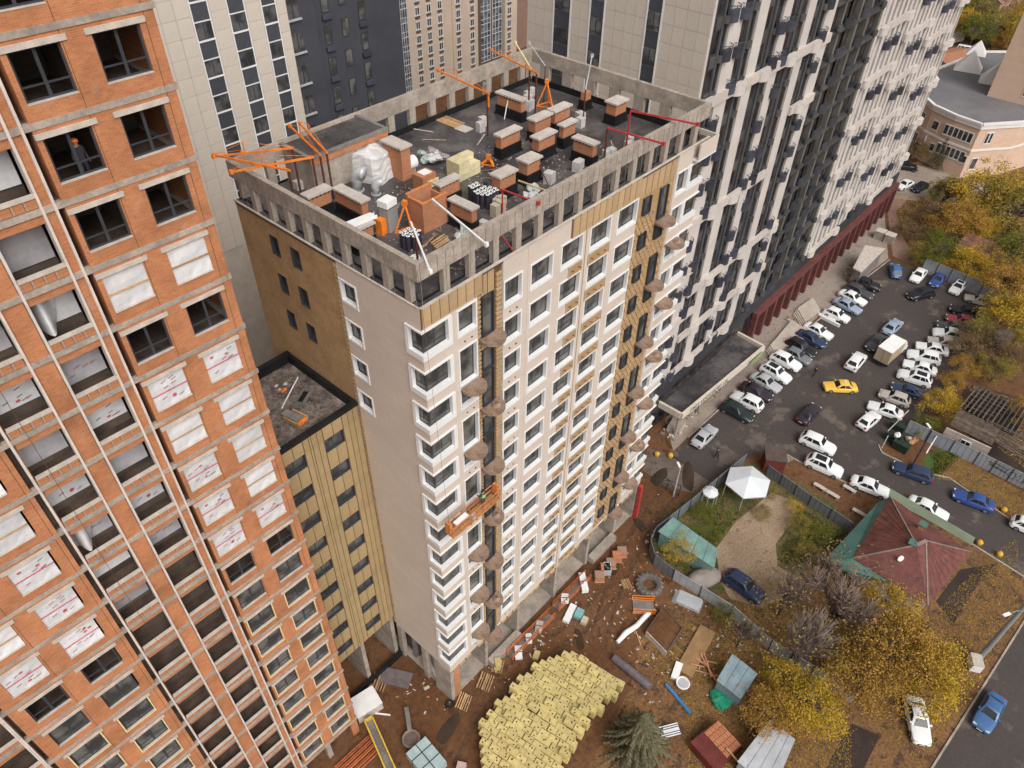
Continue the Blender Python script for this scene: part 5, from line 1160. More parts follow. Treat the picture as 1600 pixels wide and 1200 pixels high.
car('wagon','dkgrey',(112.66,21.65),(112.91,25.60),'dark grey estate car second from the upper end of the tower row',LR)
car('sedan','white',(110.13,21.56),(110.61,25.69),'white saloon between the dark estate and the silver blue car',LR)
car('sedan','paleblue',(107.37,21.05),(108.01,25.63),'silver blue saloon between two white cars in the tower row',LR)
car('hatch','white',(104.10,21.42),(104.18,25.73),'white hatchback beside the stacked white beams',LR)
car('sedan','white',(98.16,21.58),(98.53,26.26),'white saloon parked just below the stacked white beams',LR)
car('sedan','navy',(95.62,21.64),(96.06,26.13),'very dark blue saloon next to a white one in the tower row',LR)
car('suv','black',(92.40,21.86),(92.98,26.28),'black off-roader between the dark blue saloon and the grey hatchback',LR)
car('hatch','grey',(90.52,21.57),(90.70,25.66),'grey hatchback in the middle of the tower row',LR)
car('suv','white',(88.25,22.16),(88.39,26.43),'white crossover just below the grey hatchback',LR)
car('suv','white',(84.75,21.92),(85.14,26.37),'white crossover with a dark sunroof in the tower row',LR,'glass')
car('sedan','silver',(82.04,21.93),(82.43,26.65),'silver saloon by the small pavement slab, below the sunroof crossover',LR)
car('sedan','plum',(79.65,22.24),(79.49,26.45),'dark plum saloon between the silver saloon and the backed-in white off-roader',LR)
car('suv','white',(76.82,26.65),(76.92,22.06),'white off-roader parked nose to the pavement, rear towards the lot',LR)
car('suv','green',(74.21,21.95),(74.16,26.72),'dark green-black crossover at the lower end of the tower row',LR)
car('sedan','silver',(69.49,25.17),(64.95,25.21),'lone grey saloon parked along the kerb near the lot entrance',MC)
car('hatch','blue',(125.19,22.46),(120.73,20.45),'light blue hatchback alone at the upper end of the lot',MC)
car('sedan','white',(121.42,18.06),(127.05,18.15),'white saloon facing the lot at the left end of the grey fence',FE)
car('sedan','royal',(122.09,15.18),(128.16,15.25),'blue saloon between the two white saloons along the grey fence',FE)
car('sedan','white',(122.00,12.10),(128.41,11.91),'white saloon with sunroof below the grey fence',FE,'glass')
car('suv','black',(116.46,17.29),(121.14,14.34),'black car crossing the lot in front of the fence cars',MC)
car('old','beige',(123.26,9.71),(124.08,7.01),'old pale saloon at the upper right corner of the lot',RR)
car('wagon','black',(118.54,10.97),(119.42,6.80),'black estate car with silver window trim next to the red car',RR)
car('sedan','red',(115.45,10.36),(116.95,6.81),'dark red saloon half under the branches',RR)
car('sedan','dkgrey',(112.66,10.98),(114.03,7.14),'dark grey saloon between the red car and a white crossover',RR)
car('suv','white',(110.21,10.81),(111.71,6.89),'white crossover directly below the dark grey saloon',RR)
car('sedan','beige',(107.66,10.60),(109.26,6.85),'pale beige car hidden behind the white crossover under the branches',RR)
car('sedan','white',(105.16,11.52),(106.52,7.62),'white saloon with leaves hanging over its rear',RR)
car('suv','white',(102.28,11.79),(103.63,7.75),'white crossover with leafy boot in the right row',RR)
car('sedan','white',(99.71,11.59),(100.75,7.14),'white saloon just above the crossover with a glass roof',RR)
car('suv','white',(96.88,11.55),(97.84,6.69),'white crossover with a large dark glass roof',RR,'glass')
car('old','navy',(93.58,10.93),(94.50,7.02),'old dark blue saloon below the glass-roofed crossover',RR)
car('hatch','beige',(90.99,11.81),(91.66,7.47),'silver beige hatchback next to the old dark blue saloon',RR)
car('sedan','white',(87.61,11.88),(88.50,7.43),'white saloon at the lower end of the right row',RR)
car('hatch','white',(86.77,10.22),(82.47,10.83),'white hatchback seen from behind beside the waste enclosure',MC)
car('sedan','paleblue',(109.34,15.76),(104.87,16.13),'pale blue saloon standing ahead of the box lorry',MC)
car('sedan','dkgrey',(98.95,16.49),(104.27,16.09),'dark saloon right beside the box lorry',MC)
car('suv','white',(97.70,16.76),(92.87,16.73),'white crossover driving up the lot, seen from behind',MC)
car('sedan','taxi',(86.98,17.92),(89.89,14.36),'yellow taxi saloon crossing the lot',MC,taxi=True)
car('sedan','plum',(82.86,16.87),(77.81,17.14),'dark plum saloon standing below the taxi',MC)
car('suv','white',(76.17,11.47),(75.72,15.96),'white off-roader at the upper end of the lane row',RC)
car('suv','white',(73.14,9.39),(72.55,13.49),'white crossover with a black roof in the lane row',RC,'black')
car('sedan','white',(73.93,3.57),(73.04,8.12),'long white saloon with black rear window in the lane row',RC)
car('sedan','white',(74.91,-2.76),(74.71,1.55),'white saloon partly hidden behind the red roof ridge',RC)
car('wagon','navy',(78.87,5.14),(79.88,0.62),'dark blue estate car along the waste enclosure kerb',RC)
car('sedan','royal',(79.43,-2.18),(80.24,-6.25),'bright blue saloon beside the leaf-covered bank',RC)
car('hatch','white',(80.03,-11.92),(79.81,-8.97),'white car cut off by the right edge of the photo',RC)
car('sedan','white',(46.69,-9.88),(50.62,-7.59),'white saloon with leaves on it under the yellow trees','cars by the bottom road')
car('sedan','blue',(51.60,-13.35),(56.37,-13.68),'blue saloon driving on the bottom right road','cars by the bottom road')
car('suv','navy',(50.53,8.60),(50.67,12.19),'dark old car in the gravel yard beside the bare tree','')
car('suv','black',(164.32,33.04),(162.91,36.23),'black car parked on the far side of the far lane',FC_)
car('sedan','white',(153.07,32.40),(157.42,31.33),'white saloon parked on the near side of the far lane',FC_)
car('sedan','black',(153.84,29.65),(159.10,28.75),'black saloon between the white and the grey car on the far lane',FC_)
car('wagon','grey',(154.68,26.47),(162.06,25.61),'grey estate car at the right end of the far lane row',FC_)
car('van','white',(248.13,46.75),(247.48,51.19),'white minibus behind the round white-roofed school','')
# box lorry
p = Vector((97.22,14.07)); q = Vector((104.84,13.18)); d = (q-p).normalized(); ang = atan2(d.y, d.x)
t = thing('box_lorry', 'box lorry with a white roof and a beige cargo box in the lot', 'lorry', (p.x, p.y, 0), ang)
MB().box(0,4.3,-1.05,1.05,0.85,3.0).build('cargo_box', mat('lorry_beige', (0.40,0.31,0.21), 0.6, 0.1, 1), t); MB().box(-0.03,4.33,-1.07,1.07,3.0,3.06).build('box_roof', white_m, t)
MB().box(0.02,0.0,0,0.01,0,0.01).build('hinge', trim_m, t); MB().box(-0.02,0.0,-0.02,0.02,0.95,2.9).build('door_gap', trim_m, t)
MB().box(-0.05,0.1,-1.0,1.0,0.45,0.75).build('bumper', trim_m, t); MB().box(0.1,6.0,-0.4,0.4,0.5,0.85).build('chassis', trim_m, t)
cbm = MB().prism([(4.5,0.5),(6.3,0.5),(6.35,1.1),(5.9,1.3),(5.4,2.15),(4.5,2.2)], -0.95, 0.95); cbm.v = [(x, z, y) for x, y, z in cbm.v]; cbm.build('cab', PAINT['white'], t)
MB().face([(6.32,-0.8,1.15),(6.32,0.8,1.15),(5.5,0.8,2.05),(5.5,-0.8,2.05)]).build('windscreen', cglass, t)
for x in (0.9, 5.5):
    for s in (-1,1): o = link('wheel', wheel_me, t, (x, s*0.9, 0.38), 0 if s < 0 else pi); o.scale = (1.15,)*3; link('rim', rim_me, o)
t = thing('beige_bus', 'old beige trailer parked behind the school near the minibus', 'trailer', (253.81,54.49, 0), -0.3)
MB().box(-3.2,3.2,-1.2,1.2,0.6,2.6).build('body', PAINT['beige'], t); MB().box(-3.0,3.0,-1.0,1.0,2.6,2.75).build('roof', PAINT['beige'], t)
for x in (-2,2):
    for s in (-1,1): link('wheel', wheel_me, t, (x, s*1.05, 0.35))

# ================================================================ fences and gates
fence_m = mat('fence_grey', (0.165,0.175,0.185), 0.55, 0.08, 0.5, rnd=0.06); fence_b = mat('fence_bluegrey', (0.30,0.32,0.345), 0.6, 0.1, 0.35, rnd=0.06); fence_l = mat('fence_light', (0.36,0.37,0.38), 0.6, 0.12, 0.4, rnd=0.08)
def fence(name, pts, label, m, h=2.0, pw=2.4, posts=True, lean=0.0):
    """metal sheet fence: every sheet and post is a part; sheets are ribbed"""
    t = thing(name, label, 'fence', (pts[0][0], pts[0][1], 0)); o = Vector((pts[0][0], pts[0][1]))
    for p, q in zip(pts, pts[1:]):
        p = Vector(p)-o; q = Vector(q)-o; L = (q-p).length; n = max(1, round(L/pw)); d = (q-p)/L; w = L/n; nn = Vector((-d.y, d.x))
        for i in range(n):
            a = p+d*(w*i); g = MB(); k = 8
            for j in range(k):
                u0, u1 = w*j/k+0.01, w*(j+1)/k; e0 = 0.03 if j % 2 else 0.0
                A = a+d*u0+nn*e0; B = a+d*u1+nn*e0; hh = h*(1+0.0*i)
                g.face([(A.x,A.y,0.05),(B.x,B.y,0.05),(B.x+nn.x*lean,B.y+nn.y*lean,hh),(A.x+nn.x*lean,A.y+nn.y*lean,hh)])
                C = a+d*u1+nn*(0.03-e0); g.face([(B.x,B.y,0.05),(C.x,C.y,0.05),(C.x+nn.x*lean,C.y+nn.y*lean,hh),(B.x+nn.x*lean,B.y+nn.y*lean,hh)])
            g.build('fence_sheet', m, t)
            if posts: MB().box(a.x-0.05,a.x+0.05,a.y-0.05,a.y+0.05,0,h+0.08).build('post', frame_d, t)
        MB().bar((p.x,p.y,h-0.02),(q.x,q.y,h-0.02),0.07,0.06).build('top_rail', m, t)
    return t
fence('garden_fence', [(48.06,20.88),(49.83,21.28),(55.91,20.46),(61.09,19.86),(66.79,19.16)], 'dark grey sheet fence curving round the garden with the tents', fence_m, 2.0)
fence('garden_fence', [(67.10,16.32),(66.10,10.27),(65.61,5.00)], 'grey sheet fence between the gravel yard and the strip with white benches', fence_m, 1.8)
fence('lot_fence', [(126.69,18.44),(126.17,11.78),(125.63,6.04)], 'blue grey fence at the top end of the parking lot', fence_b, 2.6)
gf = fence('lane_fence', [(86.29,6.31),(86.40,3.61),(86.56,-2.32),(86.41,-8.35),(86.17,-14.03)], 'long blue grey fence with graffiti in front of the ruined timber house', fence_b, 2.2)
fence('yard_fence', [(46.45,16.71),(46.63,13.46),(46.81,9.87),(45.98,5.04),(46.27,0.71),(46.30,-3.50)], 'pale grey sheet fence between the building yard and the trees', fence_l, 1.9)
fence('yard_fence', [(48.06,20.88),(46.69,19.36),(46.45,16.71)], 'short grey fence bend beside the teal shed', fence_m, 1.9)
# graffiti strokes on the lane fence
gm = MB(); rg = random.Random(9); A = Vector((86.47,-3.50)); B = Vector((86.41,-8.35)); d = (B-A).normalized(); L = (B-A).length; nv = Vector((d.y,-d.x))
if nv.y > 0: nv = -nv
org = Vector((86.29,6.31))
def gpt(u, z): p = A+d*u+nv*0.03-org; return (p.x, p.y, z)
for (u0,z0),(u1,z1) in (((0.1,1.6),(0.9,1.55)),((0.3,1.35),(2.3,1.2)),((0.4,1.15),(2.4,1.0)),((0.9,1.75),(2.4,1.55))): gm.bar(gpt(u0,z0), gpt(u1,z1), 0.05)
for k in range(3):
    c = 3.0+k*0.9; P = [gpt(c+0.4*cos(a)+rg.uniform(-.08,.08), 1.15+0.55*sin(a)+rg.uniform(-.1,.1)) for a in [i*0.7 for i in range(10)]]; gm.tube(P, 0.035, 4)
gm.build('graffiti', black_m, gf)['kind'] = 'stuff'
t = thing('site_gate', 'dark metal site gate with cross braces at the yard entrance', 'gate', (56.46,25.69, 0)); a = Vector((56.46,25.69)); b = Vector((56.92,22.51)); v = b-a
for z in (0.2, 1.0, 1.9): MB().bar((0,0,z),(v.x,v.y,z),0.06).build('rail', frame_d, t)
for u in (0, .5, 1): MB().bar((v.x*u,v.y*u,0),(v.x*u,v.y*u,2.0),0.08).build('upright', frame_d, t)
MB().bar((0,0,0.2),(v.x*.5,v.y*.5,1.9),0.05).build('brace', frame_d, t); MB().bar((v.x*.5,v.y*.5,1.9),(v.x,v.y,0.2),0.05).build('brace', frame_d, t)
# lamp posts
def lamp(loc, h, label, arm=(1.2,0.0), m=None, grp='', head=None, pr=.11):
    t = thing('street_lamp', label, 'street lamp', (*loc, 0), 0, grp); MB().tube([(0,0,0),(0,0,h)], [pr,pr*.65], 10).build('pole', m or frame_d, t); MB().tube([(0,0,h-0.05),(arm[0]*.7,arm[1]*.7,h+0.1)], 0.04, 6).build('arm', m or frame_d, t)
    a = atan2(arm[1],arm[0]); o = MB().box(-0.4,0.4,-0.14,0.14,-0.05,0.05).build('lamp_head', head or white_m, t, (arm[0],arm[1],h+0.1), a); return t
lamp((81.42,3.30), 6.0, 'dark lamp post with a pale head beside the waste enclosure', (0.5,0.6)); lamp((56.50,22.97), 5.0, 'thin pale lamp pole at the site gate', (0.3,0.4), galv); lamp((175.93,30.44), 6.0, 'pale lamp pole in front of the school', (0.5,0.3), galv); lamp((180.03,23.43), 9.0, 'tall leaning light pole in front of the school', (0.6,0.2), galv)
tp_ = Vector((59.29,-11.12))
lamp((tp_.x, tp_.y), 9.3, 'thick grey mast rising by the bottom right road', (-1.6,0.9), mat('mast_grey', (0.27,0.29,0.30), 0.5, 0.1, 0.5), pr=.3); mt_ = [o for o in COL.objects if o.get('label','').startswith('thick grey mast')][0]; MB().tube([(0,0,9.2),(0,0,19)],[.2,.16],10).build('mast_top', MATS['mast_grey'], mt_)
t = thing('mast_cabinet', 'white cabinet with red bottles at the foot of the mast', 'cabinet', (58.23,-10.95, 0), 0.5); MB().box(-0.7,0.7,-0.5,0.5,0,1.1).build('housing', white_m, t); MB().box(-0.6,-0.2,-0.62,-0.5,0.1,0.7).build('red_panel', redsteel, t); MB().box(-0.72,0.72,-0.52,0.52,1.1,1.16).build('lid', lintel_m, t)
# ================================================================ houses and sheds
redroof = mat('red_roof', (0.155,0.055,0.045), 0.6, 0.22, 0.5, fine=0.12, fscale=2, wear=((0.085,0.04,0.035), 0.7, 0.58)); teal = mat('teal_roof', (0.075,0.165,0.14), 0.55, 0.12, 0.4); olive = mat('olive_metal', (0.19,0.22,0.15), 0.6, 0.12, 0.5); plaster = mat('old_plaster', (0.45,0.38,0.33), 0.9, 0.15, 1); oldwood = mat('old_wood', (0.115,0.085,0.065), 0.95, 0.3, 2, rnd=0.3)
V3 = lambda p, z: (p[0], p[1], z)
E1, E2, E3, E4 = (70.78,3.29), (69.00,-6.03), (59.27,-4.98), (59.63,3.07); AP, AQ = (63.59,-1.39), (64.85,-1.93)
hs = thing('red_roof_house', 'single-storey house with a rusty red hipped roof and green lean-to roofs', 'house')
MB().face([V3(E1,3.2),V3(E2,3.2),V3(AQ,5.6),V3(AP,5.6)]).build('roof_slope', redroof, hs); MB().face([V3(E2,3.2),V3(E3,3.2),V3(AQ,5.6)]).build('roof_slope', redroof, hs); MB().face([V3(E3,3.2),V3(E4,3.2),V3(AP,5.6),V3(AQ,5.6)]).build('roof_slope', redroof, hs); MB().face([V3(E4,3.2),V3(E1,3.2),V3(AP,5.6)]).build('roof_slope', redroof, hs)
ridge_m = mat('ridge_zinc', (0.24,0.20,0.17), 0.6, 0.2, 1)
for p, q in ((E1,AP),(E2,AQ),(E3,AQ),(E4,AP),(AP,AQ)): MB().bar(V3(p,3.24), V3(q,5.64) if p not in (AP,) else V3(q,5.64), 0.14, 0.07).build('ridge_cap', ridge_m, hs) if p != AP else MB().bar(V3(p,5.66), V3(q,5.66), 0.35, 0.08).build('ridge_cap', ridge_m, hs)
def seams(P0, P1, T0, T1, n):
    for i in range(1, n):
        u = i/n; a = Vector(P0).lerp(Vector(P1), u); b = Vector(T0).lerp(Vector(T1), u); MB().bar(a+Vector((0,0,.02)), b+Vector((0,0,.02)), 0.04, 0.04).build('roof_seam', redroof, hs)
seams(V3(E1,3.2),V3(E2,3.2),V3(AP,5.6),V3(AQ,5.6),14); seams(V3(E2,3.2),V3(E3,3.2),V3(AQ,5.6),V3(AQ,5.6),9); seams(V3(E3,3.2),V3(E4,3.2),V3(AQ,5.6),V3(AP,5.6),14); seams(V3(E4,3.2),V3(E1,3.2),V3(AP,5.6),V3(AP,5.6),10)
ins = lambda p: tuple(Vector((sum(q[0] for q in (E1,E2,E3,E4))/4, sum(q[1] for q in (E1,E2,E3,E4))/4)).lerp(Vector(p), 0.93))
MB().prism([ins(E4),ins(E3),ins(E2),ins(E1)], 0, 3.2).build('wall', plaster, hs)
F1, F2 = (69.92,4.06), (57.56,5.31); MB().face([V3(F1,2.3),V3(E1,3.15),V3(E4,3.15),V3(F2,2.3)]).build('lean_to_roof', teal, hs)
F3 = (59.15,-0.21); MB().face([V3(F2,2.29),V3(E4,3.14),V3(((E3[0]+E4[0])/2,(E3[1]+E4[1])/2),3.14),V3(F3,2.3)]).build('lean_to_roof', teal, hs)
G1, G2, G3, G4 = (72.45,3.79), (71.81,-5.94), (70.13,-5.92), (70.74,3.46); MB().face([V3(G1,2.8),V3(G2,2.8),V3(G3,3.1),V3(G4,3.1)]).build('eaves_roof', olive, hs)
for (x, y) in ((66.93,-0.96), (63.69,-1.02)):
    c = MB().box(x-.3,x+.3,y-.3,y+.3,3.6,5.3).build('chimney', vbrick, hs); MB().box(x-.42,x+.42,y-.42,y+.42,5.55,5.62).box(x-.3,x-.24,y-.3,y-.24,5.3,5.55).box(x+.24,x+.3,y+.24,y+.3,5.3,5.55).build('chimney_hood', teal, c)
x, y = (61.58,-0.75); o = MB().tube([(x,y,4.3),(x,y,4.8)],0.03,5).build('dish_mast', galv, hs); MB().tube([(x,y,4.8),(x-.05,y-.06,4.82)],[0.36,0.36],12).build('satellite_dish', white_m, hs)
rh = thing('ruined_timber_house', 'ruined house with a weathered plank roof, a pale wall and bare rafters', 'house')
R1, R2, R3, R4 = (84.75,1.49), (84.91,-3.76), (88.51,-3.43), (88.55,1.84)
R1, R2 = (88.00,2.12), (87.86,-3.01); R3, R4 = (90.20,-2.85), (90.33,2.12)
for i in range(9):
    a = Vector(V3(R1,2.9)).lerp(Vector(V3(R4,4.2)), i/9); b = Vector(V3(R2,2.9)).lerp(Vector(V3(R3,4.2)), i/9); c = Vector(V3(R2,2.9)).lerp(Vector(V3(R3,4.2)), (i+.93)/9); e = Vector(V3(R1,2.9)).lerp(Vector(V3(R4,4.2)), (i+.93)/9)
    MB().face([a,b,c,e]).build('roof_plank', oldwood, rh)
W1, W2 = (87.37,2.28), (87.47,-3.09); wv = Vector(W2)-Vector(W1); wn_ = Vector((wv.y,-wv.x)).normalized()
MB().bar(V3(W1,1.4), V3(W2,1.4), 0.2, 2.8).build('wall', plaster, rh)
wm = Vector(W1).lerp(Vector(W2), 0.5); a_ = atan2(wv.y, wv.x)
o = MB().box(-0.6,0.6,-0.06,0.06,0,1.0).build('window', white_m, rh, (wm.x+wn_.x*.12, wm.y+wn_.y*.12, 1.3), a_)
for x0, x1 in ((-0.52,-0.04),(0.04,0.52)): MB().box(x0,x1,-0.075,0.075,0.08,0.92).build('pane', cglass, o)
for (A0,A1,B0,B1,n,w,nm) in ((V3((90.31,2.16),4.3),V3((89.67,-5.03),4.3),V3((97.78,1.76),3.2),V3((97.93,-5.34),3.2),14,.16,'rafter'), (V3((90.88,-0.96),3.9),V3((88.89,-3.17),2.9),V3((92.00,-5.73),3.0),V3((88.79,-7.20),2.2),9,.2,'fallen_plank'), (V3((92.27,2.34),3.5),V3((98.35,1.84),3.0),V3((92.64,-2.07),3.6),V3((98.32,-3.11),3.0),7,.14,'rafter')):
    for i in range(n):
        u = i/(n-1); MB().bar(Vector(A0).lerp(Vector(A1),u)+Vector((0,0,.08*(i % 2))), Vector(B0).lerp(Vector(B1),u), w, .1).build(nm, oldwood, rh)
x, y = (98.00,-1.71); MB().box(x-3,x+3,y-3,y+3,0,.9).build('black_block', black_m, rh)  # low black block beneath the rafter ends
def shed(name, label, q, z0, z1, wallm, roofm, cat='shed', n=6, pname='roof_sheet'):
    """q: four eave corners (front left, front right, back right, back left); z0 front eave, z1 back eave"""
    t = thing(name, label, cat); z = [z0,z0,z1,z1]; c = (sum(p[0] for p in q)/4, sum(p[1] for p in q)/4); P = [(c[0]+(p[0]-c[0])*.92, c[1]+(p[1]-c[1])*.92) for p in q]
    MB().prism(P, 0, [v-0.1 for v in z]).build('wall', wallm, t)
    A, B, C, D = [Vector((p[0],p[1],h)) for p, h in zip(q, z)]
    for i in range(n):
        u0, u1 = i/n, (i+0.96)/n; g = MB(); pts = [A.lerp(B,u0),A.lerp(B,u1),D.lerp(C,u1),D.lerp(C,u0)]; dz = Vector((0,0,0.03*(i % 2)))
        g.face([p+dz for p in pts]); g.face([p+dz-Vector((0,0,.05)) for p in pts][::-1]); g.build(pname, roofm, t)
    return t
rustroof = mat('rust_roof', (0.21,0.10,0.07), 0.8, 0.35, 0.8, rnd=0.2, wear=((0.42,0.20,0.06), 0.6, 0.55))
shed('rusty_shed', 'shed with a rusty leaf-strewn roof among the yellow bushes', [(133.30,15.93),(133.04,10.36),(139.33,11.17),(140.01,16.02)], 2.6, 2.9, oldwood, rustroof)
tealsh = mat('teal_sheet', (0.17,0.29,0.26), 0.6, 0.2, 0.8, rnd=0.08)
shed('teal_shed', 'long shed with pale teal sheet roof at the bend of the garden fence', [(49.21,20.75),(49.22,13.54),(51.39,14.48),(51.80,20.45)], 2.3, 2.6, tealsh, tealsh, n=5)
bluesh = mat('blue_sheet', (0.22,0.30,0.34), 0.6, 0.15, 0.8, rnd=0.05, wear=((0.26,0.15,0.04), 1.2, 0.56))
shed('blue_cabin', 'small pale blue cabin with leaves on its roof and two round holes', [(38.59,7.09),(38.48,4.45),(41.48,4.42),(41.69,7.26)], 2.0, 2.5, bluesh, bluesh, 'cabin', 3)
whsh = mat('zinc_sheet', (0.42,0.43,0.45), 0.5, 0.12, 0.6, rnd=0.1, wear=((0.25,0.24,0.24), 1.0, 0.6))
shed('zinc_shed', 'shed with a pale zinc sheet roof at the bottom edge', [(33.20,1.94),(33.22,-1.57),(38.18,-1.00),(38.31,1.55)], 2.2, 2.5, whsh, whsh, n=4)
t = thing('red_booth', 'dark red booth with a grey flat roof on the lane corner', 'booth', (68.75,16.38, 0), 0.55); MB().box(-1.1,1.1,-1.2,1.2,0,2.3).build('wall', mat('booth_red', (0.14,0.035,0.025), 0.7, 0.2, 1), t); MB().box(-1.2,1.2,-1.3,1.3,2.3,2.45).build('roof', mat('booth_roof', (0.10,0.07,0.06), 0.8, 0.2, 1), t); MB().box(-0.4,0.4,-1.23,-1.2,0,1.9).build('door', black_m, t)
o = MB().face([(0,0,0),(3.4,-1.0,0),(3.0,1.7,0),(0.4,2.2,0)]).build('concrete_pad', pave, None, (69.87,15.47, 0.012)); o['kind'] = 'structure'
# tents
tent_m = mat('tent_white', (0.66,0.68,0.70), 0.6, 0.04, 0.6, rnd=0.05)
def tent(loc, r, h, he, label, n=6, a0=0.3):
    t = thing('garden_tent', label, 'tent', (*loc, 0))
    P = [(r*cos(a0+2*pi*i/n), r*sin(a0+2*pi*i/n)) for i in range(n)]
    for i in range(n):
        a, b = P[i], P[(i+1) % n]; c = (0.5*(a[0]+b[0])*.5, 0.5*(a[1]+b[1])*.5)
        MB().face([(a[0],a[1],he),(b[0],b[1],he),(0,0,h)]).face([(a[0],a[1],he),(b[0],b[1],he),(b[0]*.98,b[1]*.98,he-.22),(a[0]*.98,a[1]*.98,he-.22)]).build('roof_panel', tent_m, t)
        MB().tube([(a[0]*.96,a[1]*.96,0),(a[0]*.96,a[1]*.96,he)],0.04,6).build('leg', galv, t)
tent((62.49,16.81), 2.75, 3.3, 2.3, 'large white hexagonal garden tent beside the grey fence'); tent((58.51,19.45), 0.95, 2.3, 1.9, 'small white parasol tent left of the large one', 8)
for px, rz, lb in (((69.48,10.37),yaw((69.62,11.26),(69.54,9.41)),'white bench nearest the booth on the strip behind the fence'), ((69.39,8.69),yaw((69.42,9.68),(69.35,7.71)),'white bench second along the strip behind the fence'), ((71.62,7.57),yaw((71.78,8.44),(71.67,6.78)),'grey white bench closest to the lane kerb'), ((68.89,5.23),yaw((68.94,5.87),(68.93,4.62)),'white bench next to the green lean-to roof')):
    t = thing('bench', lb, 'bench', (*px,0), rz, 'benches behind the fence'); MB().box(-0.8,0.8,-0.25,0.25,0.4,0.5).build('seat', lintel_m, t)
    for s in (-.6,.6): MB().box(s-.15,s+.15,-.2,.2,0,.4).build('leg', concrete, t)
boll = mat('bollard_yellow', (0.62,0.36,0.04), 0.6, 0.1, 2)
for px, lb in (((60.66,28.10),'yellow concrete ball left of two by the tower steps'), ((61.63,26.72),'yellow concrete ball right of two by the tower steps'), ((74.11,-6.74),'yellow concrete ball on the lane kerb next to the red roof'), ((73.97,-8.91),'yellow concrete ball further down the lane kerb'), ((81.05,-7.42),'yellow concrete ball next to the bright blue car')):
    t = thing('ball_bollard', lb, 'bollard', (*px,0), 0, 'yellow ball bollards'); MB().blob((0,0,.33),(.36,.36,.36),1,12,8,0).build('ball', boll, t, smooth=True); MB().cyl(0,0,0,.08,.28,12).build('foot', concrete, t)
# waste enclosure
we = thing('waste_enclosure', 'kerbed waste enclosure with pale pipe frame next to the lane', 'waste enclosure'); cg = mat('bin_green', (0.02,0.035,0.025), 0.6, 0.3, 2)
wp_ = [(85.50,8.39),(91.39,9.25),(81.47,7.32),(84.43,2.76)]
MB().bar((*wp_[2],0),(*wp_[2],2.3),0.09).build('post', white_m, we); MB().bar((*wp_[3],0),(*wp_[3],2.0),0.09).build('post', white_m, we); MB().bar((*(87.98,7.10),2.2),(*(82.37,7.68),2.2),0.09).build('top_rail', lintel_m, we); MB().bar((*(86.44,2.72),1.6),(*(82.47,2.63),1.6),0.09).build('top_rail', white_m, we)
for px, lb, rz in (((85.95,7.20),'dark green waste container at the far side of the enclosure',yaw((84.15,7.78),(83.95,5.44))), ((83.62,6.99),'dark green waste container with rubbish on its lid',yaw((84.15,7.78),(83.95,5.44))), ((82.76,5.58),'dark green waste container at the lane side of the enclosure',yaw((84.15,7.78),(83.95,5.44)))):
    t = thing('waste_container', lb, 'waste container', (*px,0), rz, 'containers in the waste enclosure'); MB().box(-0.95,0.95,-0.5,0.5,0.15,1.15).build('tub', cg, t); MB().box(-1,1,-0.55,0.55,1.15,1.22).build('lid', cg, t)
    for sx in (-.8,.8):
        for sy in (-.4,.4): MB().cyl(sx,sy,0,.15,.07,6).build('castor', tyre_m, t)
for i, px in enumerate(((83.39,6.56),(85.10,5.37),(84.63,4.87),(85.49,4.60),(83.27,5.03))):
    o = link('rubbish_bag', MB().blob((0,0,.3),(.45,.4,.4),60+i,8,5,.25,.4).mesh('rubbish_bag', (white_m, lintel_m, timber, vbrick, lintel_m)[i]), None, (*px, 1.1 if i == 0 else 0)); tag(o, ('white rubbish bag on top of a green container','pale rubbish sack against the enclosure fence','brown rubbish sack in the enclosure','red-brown rubbish sack beside the lamp post','small pale sack near the enclosure kerb')[i], 'rubbish bag')
# ================================================================ tower foot: platforms, steps, loose building stuff
slab_m = mat('platform_slab', (0.46,0.39,0.33), 0.9, 0.12, 0.6)
for q, lb, hz in (([(97.43,24.37),(88.55,25.57),(90.17,27.73),(98.23,28.21)],'long pale entrance platform above the canopy',.55), ([(103.66,25.99),(99.19,26.45),(101.65,28.91),(106.11,28.41)],'short pale entrance platform in the middle of the arcade',.55), ([(123.57,24.48),(113.78,24.54),(114.13,26.07),(122.25,27.37)],'white flat entrance roof at the upper end of the lot',3.4)):
    c = (sum(p[0] for p in q)/4, sum(p[1] for p in q)/4); t = thing('entrance_platform', lb, 'platform', (*c,0)); P = [(p[0]-c[0],p[1]-c[1]) for p in q]
    MB().prism(P, hz-.25, hz).build('slab', slab_m if hz < 1 else lintel_m, t); MB().prism([(a*.9,b*.9) for a,b in P], 0, hz-.25).build('support', concrete if hz < 1 else concrete_d, t)
    if hz < 1:
        for i in range(3): MB().prism([(P[1][0]*1.0-i*.35-.4,P[1][1]),(P[1][0]-i*.35-.05,P[1][1]),(P[2][0]-i*.35-.05,P[2][1]),(P[2][0]-i*.35-.4,P[2][1])], 0, hz-.12*(i+1)).build('step', slab_m, t)
for i in range(4): tag(MB().box(-1.6,1.6,-.14,.14,0,.25).build('white_beam', white_m, None, (102.34,23.76, 0.02+0.26*(i//3)), yaw((102.29,24.79),(102.03,21.97))), 'white beam stacked in a parking bay by the tower row', 'beam', 'white beams in the parking bay')
o_ = [o for o in COL.objects if o.name.startswith('white_beam')]
for i, o in enumerate(o_): o.location.x += 0.45*(i % 3); o.location.y += 0.5*(i % 3)
for px, lb in (((132.53,27.94),'left one of two concrete block pens by the upper lot'), ((132.42,26.14),'right one of two concrete block pens by the upper lot')):
    t = thing('concrete_pen', lb, 'concrete pen', (*px,0), 0.05, 'concrete pens'); MB().box(-.8,.8,-.8,.8,0,1.5).build('block', concrete, t); MB().box(-.85,.85,-.85,.85,1.5,1.6).build('top', lintel_m, t)
